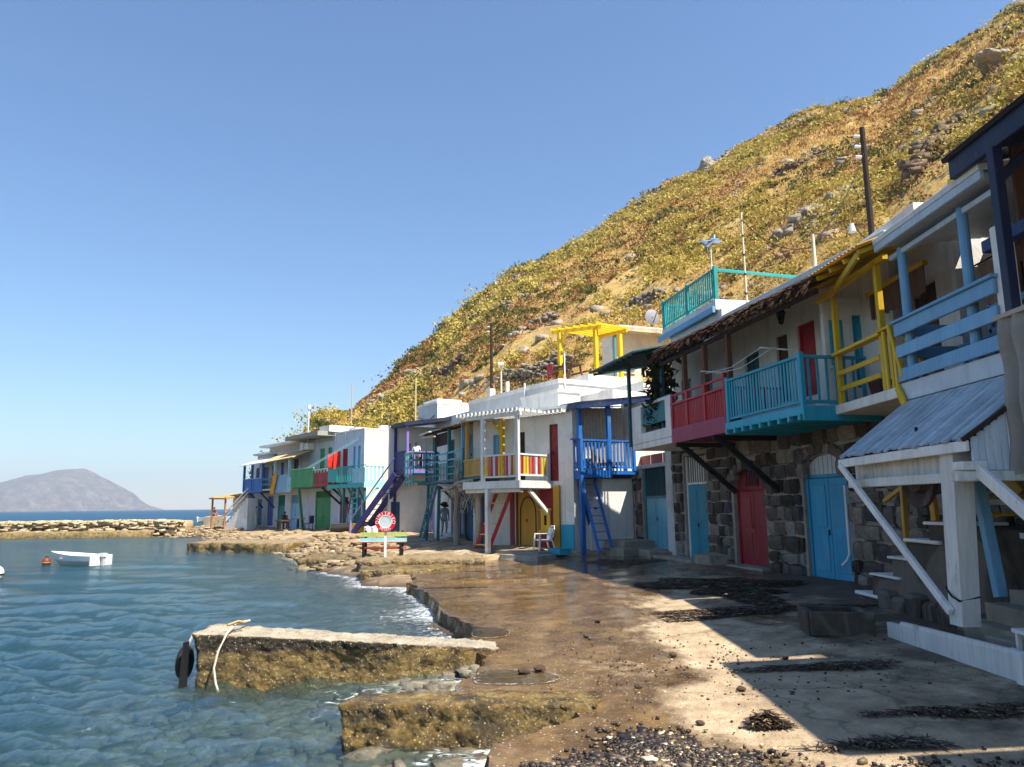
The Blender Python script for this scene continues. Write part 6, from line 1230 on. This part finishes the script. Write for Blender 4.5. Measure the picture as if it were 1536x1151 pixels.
for a, b, c, d in ((-.4, .4, -.42, -.32), (-.4, .4, .32, .42), (-.42, -.3, -.32, .32), (.3, .42, -.32, .32)): tg.box('side', (a, b), (c, d), (0, .3), STEPM, j=.015, bev=.015)
tg.box('floor', (-.38, .38), (-.38, .38), (.02, .1), DARK)
# white stool at the right edge
so_ = Th('stool', 'small white stool at the right edge beyond the plank', 'stool', 5.15, 7.6, 5, z=-.055); so_.box('seat', (-.16, .16), (-.16, .16), (.4, .44), WOODW)
for a in (-.14, .1):
    for b in (-.14, .1): so_.box('leg', (a, a + .04), (b, b + .04), (0, .4), WOODW)
# thin sheet of wave wash on the quay
def smooth_poly(p, it=3):
    for _ in range(it): p = [q for i in range(len(p)) for q in ((.75 * p[i][0] + .25 * p[(i + 1) % len(p)][0], .75 * p[i][1] + .25 * p[(i + 1) % len(p)][1]), (.25 * p[i][0] + .75 * p[(i + 1) % len(p)][0], .25 * p[i][1] + .75 * p[(i + 1) % len(p)][1]))]
    return p
def wash(label, pts, seed):
    rg = random.Random(seed); pp = densify(smooth_poly(pts), .05, .01, seed); cx = sum(p[0] for p in pp) / len(pp); cy = sum(p[1] for p in pp) / len(pp); v, f, at = [], [], []
    n = len(pp)
    for s_, a_ in ((1.0, .1), (.985, .62), (.955, .3), (.5, .05)):
        for x, y in pp: X_, Y_ = cx + (x - cx) * s_, cy + (y - cy) * s_; v.append((X_, Y_, quay_z(X_, Y_) + (.006 if s_ == 1 else .012))); at.append(a_)
    for r_ in range(3):
        for i in range(n): f.append((r_ * n + i, r_ * n + (i + 1) % n, (r_ + 1) * n + (i + 1) % n, (r_ + 1) * n + i))
    me = newmesh('wave_wash', v, f + [tuple(3 * n + i for i in range(n))], WASH); a = me.attributes.new('foam', 'FLOAT', 'POINT'); a.data.foreach_set('value', at); tag(link('wave_wash', me), label, 'water', kind='stuff')
def wash_mat():
    N = NT('wave_wash'); P = N.n('ShaderNodeNewGeometry').outputs['Position']; af = N.n('ShaderNodeAttribute', attribute_name='foam'); gl = N.n('ShaderNodeBsdfGlossy'); gl.inputs['Roughness'].default_value = .06; nb = N.bump(N.noise(7, 4, .6, P), .25, .03); N.l(nb, gl.inputs['Normal']); fr = N.n('ShaderNodeFresnel'); N.l(nb, fr.inputs['Normal'])
    tr = N.n('ShaderNodeBsdfTransparent'); tr.inputs['Color'].default_value = (.8, .84, .84, 1); m = N.n('ShaderNodeMixShader'); N.l(fr.outputs[0], m.inputs[0]); N.l(tr.outputs[0], m.inputs[1]); N.l(gl.outputs[0], m.inputs[2])
    fo = N.n('ShaderNodeBsdfDiffuse'); fo.inputs['Color'].default_value = (.8, .8, .78, 1); ff = N.ramp(N.math('ADD', N.math('MULTIPLY', af.outputs['Fac'], .5), N.noise(14, 6, .7, P)), [(.70, 0.), (1.0, .8)]); m2 = N.n('ShaderNodeMixShader'); N.l(ff, m2.inputs[0]); N.l(m.outputs[0], m2.inputs[1]); N.l(fo.outputs[0], m2.inputs[2]); N.l(m2.outputs[0], N.out.inputs['Surface']); return N.m
WASH = wash_mat()
wash('thin tongue of wave wash with a foam rim running over the quay', [(-.5, 8.35), (-.1, 8.25), (.3, 8.2), (.48, 8.35), (.5, 8.55), (.3, 8.85), (-.05, 8.95), (-.42, 9.0)], 2)
wash('foamy wash spilling over the quay edge behind the jetty', [(-.7, 11.1), (-.1, 11.0), (-.05, 11.6), (-.3, 12.0), (-.55, 12.1)], 3)
wash('white foam streak on the far wet quay', [(-2.3, 17.6), (-.4, 17.3), (-.3, 17.6), (-2.4, 18.2)], 4)
wash('white foam patch on the farthest wet quay', [(-1.6, 21.4), (.2, 21.2), (.2, 21.7), (-1.6, 22.0)], 5)

# ------------------------------------------------------------------ life ring sign, bench, boats, buoys
sg = Th('life_ring_sign', 'red and white lettered life ring disc on a white post', 'sign', -4.3, 25.35, 90, z=.0)   # faces the camera: local n = -y world for a = 90
def disc(name, r0, r1, y, t, m, z=1.17, par=None, k=40):
    v, f = [], []
    for i in range(k):
        a = 2 * math.pi * i / k; c_, s_ = math.cos(a), math.sin(a)
        for r_, d_ in ((r0, y), (r1, y), (r1, y + t), (r0, y + t)): v.append((r_ * c_, d_, z + r_ * s_))
    for i in range(k):
        for q in range(4): f.append((i * 4 + q, ((i + 1) % k) * 4 + q, ((i + 1) % k) * 4 + (q + 1) % 4, i * 4 + (q + 1) % 4))
    return sg.mesh(name, v, f, m, par)
RR = mat('#c8142a', rough=.4, bump=0, var=.05); RW = mat('#e6e4de', rough=.5, bump=0, var=.04)
sg.box('post', (-.035, .035), (-.03, .03), (-.1, 1.5), RW); ring = disc('ring', .2, .345, -.08, .05, RR); sg_p = disc('plate', .002, .215, -.07, .03, mat('#b9c6c8', rough=.3, bump=0)); disc('ring_edge', .195, .22, -.083, .055, RW, par=ring)
def letter(ch, ang, size, flip=False):
    cu_ = bpy.data.curves.new('letter', 'FONT'); cu_.body = ch; cu_.size = size; cu_.align_x = 'CENTER'; cu_.align_y = 'CENTER'; cu_.extrude = .004
    t = bpy.data.objects.new('tmp', cu_); COL.objects.link(t); dg = bpy.context.evaluated_depsgraph_get(); me = bpy.data.meshes.new_from_object(t.evaluated_get(dg)); bpy.data.objects.remove(t); me.materials.clear(); me.materials.append(RW)
    o = link('letter', me, ring); c_, s_ = math.cos(ang), math.sin(ang)
    o.matrix_local = Matrix.Translation((.272 * c_, -.088, 1.17 + .272 * s_)) @ Matrix.Rotation(math.pi / 2, 4, 'X') @ Matrix.Rotation(ang - math.pi / 2 + (math.pi if flip else 0), 4, 'Z')
for k, ch in enumerate('DIMITRIKO'): letter(ch, math.radians(184 - 23.5 * k), .155)
for k, ch in enumerate('MILOS'): letter(ch, math.radians(238 + 16 * k), .12, True)
# local frame of a = 90: x = +X world, y = +Y world
bn = Th('bench', 'slatted bench with yellow green, pale blue and red boards on black ends', 'bench', -4.55, 26.3, 90, z=.02)
for uu in (-.62, .66): bn.box('end_post', (uu - .04, uu + .04), (.1, .16), (-.1, .82), BLACKW); bn.box('end_post', (uu - .04, uu + .04), (-.32, -.26), (-.1, .42), BLACKW); bn.box('arm', (uu - .04, uu + .04), (-.3, .1), (.38, .43), BLACKW)
for z0, m in ((.62, paint('#b7c06a')), (.42, paint('#8cc4dc'))): bn.box('back_board', (-.8, .82), (.06, .09), (z0, z0 + .15), m)
for k in range(3): bn.box('seat_board', (-.8, .82), (-.3 + .13 * k, -.19 + .13 * k), (.432, .46), [paint('#c9544a'), paint('#8cc4dc'), paint('#b7c06a')][k])
bn.box('stretcher', (-.8, .82), (-.1, -.06), (.2, .28), paint('#c9544a'))
def boat(name, label, x, y, rz, L, Bm, Hh, m, z=WZ, motor=True, inner=None):
    b = Th(name, label, 'boat', x, y, 90, z=z); b.r.rotation_euler[2] = rz; st_ = 14; v, f = [], []
    for i in range(st_ + 1):
        t = i / st_; wd = Bm / 2 * (1 - max(0, (t - .35) / .65) ** 2.2) * (.9 + .1 * min(1, t * 4)); sh = Hh * (.82 + .30 * t * t); kz = -.12 + .16 * max(0, t - .7) / .3
        for wx, zz in ((0, kz), (.55, kz + .05), (.92, .18), (1, sh), (.90, sh), (.8, .2), (0, .12)): v.append((L * (t - .5) + (.16 * L * max(0, t - .6) / .4) * (zz / Hh - .2), wd * wx * (1 if zz > .3 * Hh else .82), zz))
    k = 7
    for i in range(st_):
        for q in range(k - 1): f.append((i * k + q, (i + 1) * k + q, (i + 1) * k + q + 1, i * k + q + 1))
    nv = len(v); v += [(a, -b_, c_) for a, b_, c_ in v]; f += [tuple(nv + q for q in reversed(g)) for g in f]; f += [tuple(range(k)), tuple(nv + q for q in reversed(range(k)))]
    b.mesh('hull', v, f, m, smooth=False)
    for t in (-.18, .15): b.box('thwart', (L * t - .1, L * t + .1), (-Bm * .42, Bm * .42), (Hh * .55, Hh * .62), inner or m)
    b.box('transom', (-L * .5 - .03, -L * .5 + .02), (-Bm * .45, Bm * .45), (.0, Hh * .86), m)
    if motor: b.box('outboard_cowl', (-L * .5 - .24, -L * .5 - .02), (-.1, .1), (Hh * .72, Hh * 1.02), mat('#dfe2e2', rough=.35, bump=0)); b.box('outboard_leg', (-L * .5 - .2, -L * .5 - .08), (-.06, .06), (-.2, Hh * .7), mat('#b9bcbc', rough=.4, bump=0))
    return b
boat('rowing_boat', 'small white motor boat moored in the bay', -17.55, 30.55, math.pi - .38, 2.5, 1.1, .46, mat('#e4e4e0', rough=.35, bump=0, var=.04))
boat('dinghy', 'dark grey dinghy pulled up on the shore before the far houses', -9.9, 46.2, .25, 2.6, 1.1, .5, mat('#3f4548', rough=.6), z=.28, motor=False)
boat('far_boat', 'tiny white boat on the open sea beyond the porch', -50, 125, .2, 4.5, 1.6, .9, mat('#e4e4e0', rough=.35, bump=0))
def buoy(label, x, y, r_, m, m2):
    b = Th('buoy', label, 'buoy', x, y, 90, z=WZ); v, f = [], []
    for j in range(9):
        a = math.pi * j / 8
        for i in range(14): an = 2 * math.pi * i / 14; v.append((r_ * math.sin(a) * math.cos(an), r_ * math.sin(a) * math.sin(an), r_ * .55 - r_ * 1.15 * math.cos(a)))
    for j in range(8):
        for i in range(14): f.append((j * 14 + i, j * 14 + (i + 1) % 14, (j + 1) * 14 + (i + 1) % 14, (j + 1) * 14 + i))
    b.mesh('float', v, f, m, smooth=True); b.cyl('band', (0, 0, r_ * .4), (0, 0, r_ * .62), r_ * 1.03, r_ * 1.03, m2, seg=14); b.tube('loop', [(-.06, 0, r_ * 1.6), (-.05, 0, r_ * 1.85), (.05, 0, r_ * 1.85), (.06, 0, r_ * 1.6)], .02, DARKW)
buoy('brown and orange mooring buoy beside the white boat', -18.95, 30.75, .17, mat('#6a3a24', rough=.5), mat('#c8843a', rough=.5)); buoy('white buoy at the left edge of the picture', -16.9, 24.8, .24, mat('#e0e0dc', rough=.4), DARKW)
# things in front of the far row
cr = Th('crate', 'bright yellow plastic crate on the shore by the dinghy', 'crate', -9.15, 44.6, -40, z=.22); YC = mat('#e0ac10', rough=.5)
cr.box('base', (-.5, .5), (-.35, .35), (0, .04), YC)
for a, b, c_, d_ in ((-.5, .5, -.37, -.33), (-.5, .5, .33, .37), (-.52, -.48, -.37, .37), (.48, .52, -.37, .37)): cr.box('side', (a, b), (c_, d_), (0, .5), YC)
for k, (x, lab) in enumerate(((-8.05, 'left white water jerrycan behind the bench'), (-7.65, 'right white water jerrycan behind the bench'))):
    j = Th('jerrycan', lab, 'canister', x, 41.5, -40, z=.15, group='white jerrycans'); j.box('body', (-.17, .17), (-.14, .14), (0, .46), RW, bev=.04); j.cyl('cap', (.06, 0, .46), (.06, 0, .53), .05, .05, BLUE, seg=8); j.beam('grip', (-.12, 0, .5), (.02, 0, .5), .03, .03, RW)
def frame_pt(x, y, a, u, n): a = R(a); return x + math.sin(a) * u - math.cos(a) * n, y + math.cos(a) * u + math.sin(a) * n
x, y = frame_pt(TX, TY, TA, 6.0, 1.9); t = Th('table', 'round dark table before the far green door', 'table', x, y, 90, z=.2); t.cyl('top', (0, 0, .7), (0, 0, .75), .45, .45, DARKW, seg=14); t.cyl('stem', (0, 0, 0), (0, 0, .7), .1, .07, DARKW); t.cyl('foot', (0, 0, 0), (0, 0, .05), .28, .25, DARKW)
for uu, lab in ((4.7, 'dark wooden chair right of the round table by the far green door'), (9.0, 'dark wooden chair under the seated person by the far houses')):
    x, y = frame_pt(TX, TY, TA, uu, 1.7); q = Th('chair', lab, 'chair', x, y, 30, z=.2); q.box('seat', (-.22, .22), (-.22, .22), (.42, .46), DARKW); q.box('backrest', (-.22, .22), (-.24, -.2), (.46, .95), NAVY2)
    for a in (-.2, .16):
        for b in (-.2, .16): q.box('leg', (a, a + .04), (b, b + .04), (0, .42), DARKW)
x, y = frame_pt(TX, TY, TA, 8.3, 2.0); t = Th('crate_table', 'low brown wooden crate table beside the seated person', 'table', x, y, -40, z=.15); t.box('top', (-.5, .5), (-.35, .35), (.6, .68), BROWN)
for a in (-.42, .34):
    for b in (-.28, .2): t.box('leg', (a, a + .08), (b, b + .08), (0, .6), BROWN)
# olive tree behind the last far house
tr_ = Th('olive_tree', 'small grey green tree behind the porch at the end of the row', 'tree', -22.0, 66.5, 0, .3); tr_.cyl('trunk', (0, 0, 0), (.2, .1, 2.2), .2, .1, DARKW, wob=.1); rg = np.random.default_rng(3)
for k in range(4): tr_.cyl('limb', (.2, .1, 1.8), (math.cos(k * 1.6) * 1.1, math.sin(k * 1.6) * 1.1, 3.4), .08, .03, DARKW, wob=.08)
cc = rg.normal(0, 1, (30, 3)); cc /= np.linalg.norm(cc, axis=1, keepdims=True); cc = cc * np.array([1.5, 1.5, 1.5]) * rg.uniform(.4, 1, (30, 1)) + np.array([.2, .1, 3.6]); c = (cc[:, None] + rg.normal(0, .3, (30, 70, 3))).reshape(-1, 3); a = rg.normal(0, .09, c.shape); b = rg.normal(0, .12, c.shape)
link('crown', npmesh('crown', np.stack([c - a, c + a, c + b], 1).reshape(-1, 3), np.arange(len(c) * 3).reshape(-1, 3), SHRUBD), tr_.r)

# ------------------------------------------------------------------ people
def person(label, x, y, z, rz, pose='stand', h_=1.7, shirt='#c9cdd0', short='#5a6a70', hat=None, hair='#1d1612', legs_skin=True):
    s = h_ / 1.75
    if pose == 'stand':
        J = dict(pel=(0, 0, .95), waist=(0, .01, 1.1), chest=(0, .02, 1.32), neck=(0, .01, 1.50), head=(0, -.02, 1.6), top=(0, -.02, 1.70),
                 shL=(.18, .02, 1.42), elL=(.25, .05, 1.15), wrL=(.2, -.1, .95), haL=(.18, -.14, .87), shR=(-.18, .02, 1.42), elR=(-.26, .06, 1.15), wrR=(-.23, -.08, .93), haR=(-.22, -.11, .85),
                 hipL=(.1, 0, .9), knL=(.11, -.03, .5), anL=(.11, .03, .09), toL=(.12, -.13, .03), hipR=(-.1, 0, .9), knR=(-.12, -.01, .5), anR=(-.13, .05, .09), toR=(-.15, -.1, .03))
    else:
        J = dict(pel=(0, 0, .52), waist=(0, -.02, .68), chest=(0, -.06, .9), neck=(0, -.1, 1.08), head=(0, -.14, 1.17), top=(0, -.14, 1.27),
                 shL=(.18, -.06, 1.0), elL=(.24, -.18, .76), wrL=(.16, -.38, .66), haL=(.13, -.45, .64), shR=(-.18, -.06, 1.0), elR=(-.24, -.18, .76), wrR=(-.16, -.38, .66), haR=(-.13, -.45, .64),
                 hipL=(.1, -.04, .5), knL=(.13, -.46, .5), anL=(.13, -.44, .09), toL=(.14, -.6, .03), hipR=(-.1, -.04, .5), knR=(-.13, -.46, .5), anR=(-.13, -.42, .09), toR=(-.14, -.58, .03))
    Rd = dict(pel=.145, waist=.13, chest=.16, neck=.06, head=.095, top=.075, sh=.075, el=.048, wr=.033, ha=.04, hip=.095, kn=.062, an=.042, to=.036)
    names = list(J); E_ = [('pel', 'waist'), ('waist', 'chest'), ('chest', 'neck'), ('neck', 'head'), ('head', 'top')]
    for q in 'LR': E_ += [('chest', 'sh' + q), ('sh' + q, 'el' + q), ('el' + q, 'wr' + q), ('wr' + q, 'ha' + q), ('pel', 'hip' + q), ('hip' + q, 'kn' + q), ('kn' + q, 'an' + q), ('an' + q, 'to' + q)]
    for q in 'LR':                                                        # five short fingers per hand
        for k in range(5):
            nm = 'f%d%s' % (k, q); hx, hy, hz_ = J['ha' + q]; J[nm] = (hx + (-.03 + .015 * k) * (1 if q == 'L' else -1), hy - .05 + (.03 if k == 4 else 0), hz_ - .07 + .012 * abs(k - 2)); names.append(nm); E_.append(('ha' + q, nm)); Rd[nm] = .009
    me = bpy.data.meshes.new('person'); me.from_pydata([Vector(J[q]) * s for q in names], [(names.index(a), names.index(b)) for a, b in E_], [])
    t = bpy.data.objects.new('tmp', me); COL.objects.link(t); md = t.modifiers.new('skin', 'SKIN')
    for i, q in enumerate(names):
        r_ = Rd.get(q) or Rd[q[:-1]]; me.skin_vertices[0].data[i].radius = (r_ * s, r_ * s * (.72 if q in ('chest', 'waist', 'pel') else 1)); me.skin_vertices[0].data[i].use_root = q == 'pel'
    sb = t.modifiers.new('sub', 'SUBSURF'); sb.levels = 2; sb.render_levels = 2; dg = bpy.context.evaluated_depsgraph_get(); out = bpy.data.meshes.new_from_object(t.evaluated_get(dg)); bpy.data.objects.remove(t)
    out.materials.clear(); [out.materials.append(q) for q in (SKIN, mat(shirt, rough=.9, bump=.1), mat(short, rough=.9, bump=.1), mat(hair, rough=.9, bump=0))]
    P_ = np.array([Vector(J[q]) * s for q in names])
    for p in out.polygons:
        c = p.center; best = 9; bi = None
        for a, b in E_:
            A, B = Vector(J[a]) * s, Vector(J[b]) * s; u_ = max(0, min(1, (c - A).dot(B - A) / (B - A).length_squared)); d_ = (c - A.lerp(B, u_)).length
            if d_ < best: best, bi, bu = d_, (a, b), u_
        a, b = bi; mi = 0
        if b in ('waist',): mi = 2 if bu < .45 else 1
        elif b in ('chest',) or b.startswith('sh') or (b.startswith('el') and bu < .6) or (b == 'neck' and bu < .6): mi = 1
        elif b.startswith('hip') or (b.startswith('kn') and (bu < .85 or not legs_skin)) or (not legs_skin and b.startswith('an')): mi = 2
        elif b.startswith('to'): mi = 3
        elif b in ('head', 'top') and (c.y > J['head'][1] * s + .01 or c.z > J['head'][2] * s + .07 * s): mi = 3
        p.material_index = mi; p.use_smooth = True
    o = link('person', out); o.location = (x, y, z); o.rotation_euler = (0, 0, rz); tag(o, label, 'person')
    T = Th.__new__(Th); T.r = o; T.bev = 0; hd = Vector(J['head']) * s
    T.cyl('nose', hd + Vector((0, -.09, .02)) * s, hd + Vector((0, -.12, -.01)) * s, .018 * s, .014 * s, SKIN, seg=6)
    for e in (-1, 1): T.cyl('ear', hd + Vector((e * .088, 0, .03)) * s, hd + Vector((e * .1, .01, -.02)) * s, .02 * s, .014 * s, SKIN, seg=6)
    if hat: T.cyl('hat_brim', hd + Vector((0, .02, .05)) * s, hd + Vector((0, -.01, .10)) * s, .23 * s, .20 * s, hat, seg=16); T.cyl('hat_crown', hd + Vector((0, 0, .09)) * s, hd + Vector((0, 0, .23)) * s, .135 * s, .11 * s, hat, seg=14)
    return o
person('person in a dark brimmed hat, pale shirt and shorts standing near the teal ladder', -3.15, 34.4, .30, .5, 'stand', 1.5, '#8aa6aa', '#9aa29a', mat('#141416', rough=.9))
lg = Th('stone_ledge', 'low pale concrete ledge under the standing person with the hat', 'ledge', -3.15, 34.4, -23); lg.box('slab', (-1.6, 1.2), (-.5, .7), (-.1, .3), CONC, j=.05); lg.box('upper_step', (-1.2, .4), (-.5, .1), (.3, .48), GREYW, j=.03)
x, y = frame_pt(TX, TY, TA, 9.0, 1.7); person('person sitting on a chair under the far green balcony', x, y, .2, 2.4, 'sit', 1.7, '#2c3a3a', '#26302f')
x, y = frame_pt(TX, TY, TA, 16.4, 1.5); person('person in a red top standing by the far navy door', x, y, .25, 1.0, 'stand', 1.65, '#a8524e', '#8b97a0')
x, y = frame_pt(TX, TY, TA, 14.6, 1.5); person('person with dark hair and pale clothes standing left of the far teal door', x, y, .25, 2.0, 'stand', 1.65, '#8c9c98', '#8fa095', legs_skin=False)
x, y = frame_pt(-5.97, 42, -30, -.02 + .5, -.75); person('person with dark hair in a white shirt on the purple balcony', x, y, 3.68, .3, 'stand', 1.7, '#e2dedb', '#5a4a50')
x, y = frame_pt(-5.97, 42, -30, .8, -.45); person('person with black hair behind the purple balcony rail', x, y, 3.68, 1.0, 'stand', 1.65, '#d8b8bb', '#3a3a44')
person('person in dark clothes sitting on the rocks at the end of the far shore', -26.8, 67.0, .55, 1.2, 'sit', 1.75, '#4a2c2a', '#7a4440')
wb = Th('rock', 'flat pale rock seat under the person at the end of the far shore', 'rock', -26.8, 67.0, 10, .1); wb.box('stone', (-.7, .7), (-.5, .5), (0, .95), PALER, j=.12)

# ------------------------------------------------------------------ island and air
IS = np.array([(-3100, 0), (-2703, 22), (-2500, 62), (-2371, 94), (-2203, 132), (-2120, 156), (-2049, 161), (-1993, 176), (-1935, 181), (-1878, 182), (-1819, 153), (-1774, 136), (-1698, 80), (-1609, 29), (-1522, 3), (-1490, -12)])
gx, gy = np.meshgrid(np.linspace(-3100, -1490, 200), np.linspace(-1, 1, 90)); pz = np.interp(gx, IS[:, 0], IS[:, 1]); rid = fbm(gx * .016, gy * 2.2, 5, 31)
gz = (pz + 14) * np.clip(1 - np.abs(gy) ** 1.25, 0, 1) - 14 + 34 * rid * np.abs(gy) * (1 - gy ** 2) * 2 * np.clip(pz / 60, 0, 1); wdt = 90 + pz * 2.6
me = npmesh('island', np.stack([gx, 3250 + gy * wdt, gz], -1).reshape(-1, 3), grid_faces(*gx.shape), rock_mat('island_rock', [(.3, C('#3c3a3c')), (.5, C('#615a58')), (.7, C('#a0958c'))]), True); me.materials[0].node_tree.nodes
for nd in me.materials[0].node_tree.nodes:
    if nd.type == 'TEX_NOISE': nd.inputs['Scale'].default_value *= .02
    if nd.type == 'BUMP': nd.inputs['Distance'].default_value = 8
tag(link('island', me), 'distant mountainous island rising from the sea at left', 'island', kind='structure')
hz_m = bpy.data.materials.new('haze'); hz_m.use_nodes = True; t_ = hz_m.node_tree; t_.nodes.remove(t_.nodes['Principled BSDF']); pv = t_.nodes.new('ShaderNodeVolumePrincipled')
pv.inputs['Color'].default_value = (.76, .88, 1.0, 1); pv.inputs['Density'].default_value = HAZE; pv.inputs['Anisotropy'].default_value = .2; t_.links.new(pv.outputs[0], t_.nodes['Material Output'].inputs['Volume'])
o = link('haze', newmesh('haze', [(-5600, -600, -16), (5600, -600, -16), (5600, 5600, -16), (-5600, 5600, -16), (-5600, -600, 260), (5600, -600, 260), (5600, 5600, 260), (-5600, 5600, 260)], CUBEF, hz_m)); tag(o, 'pale blue sea haze', 'haze', kind='stuff')
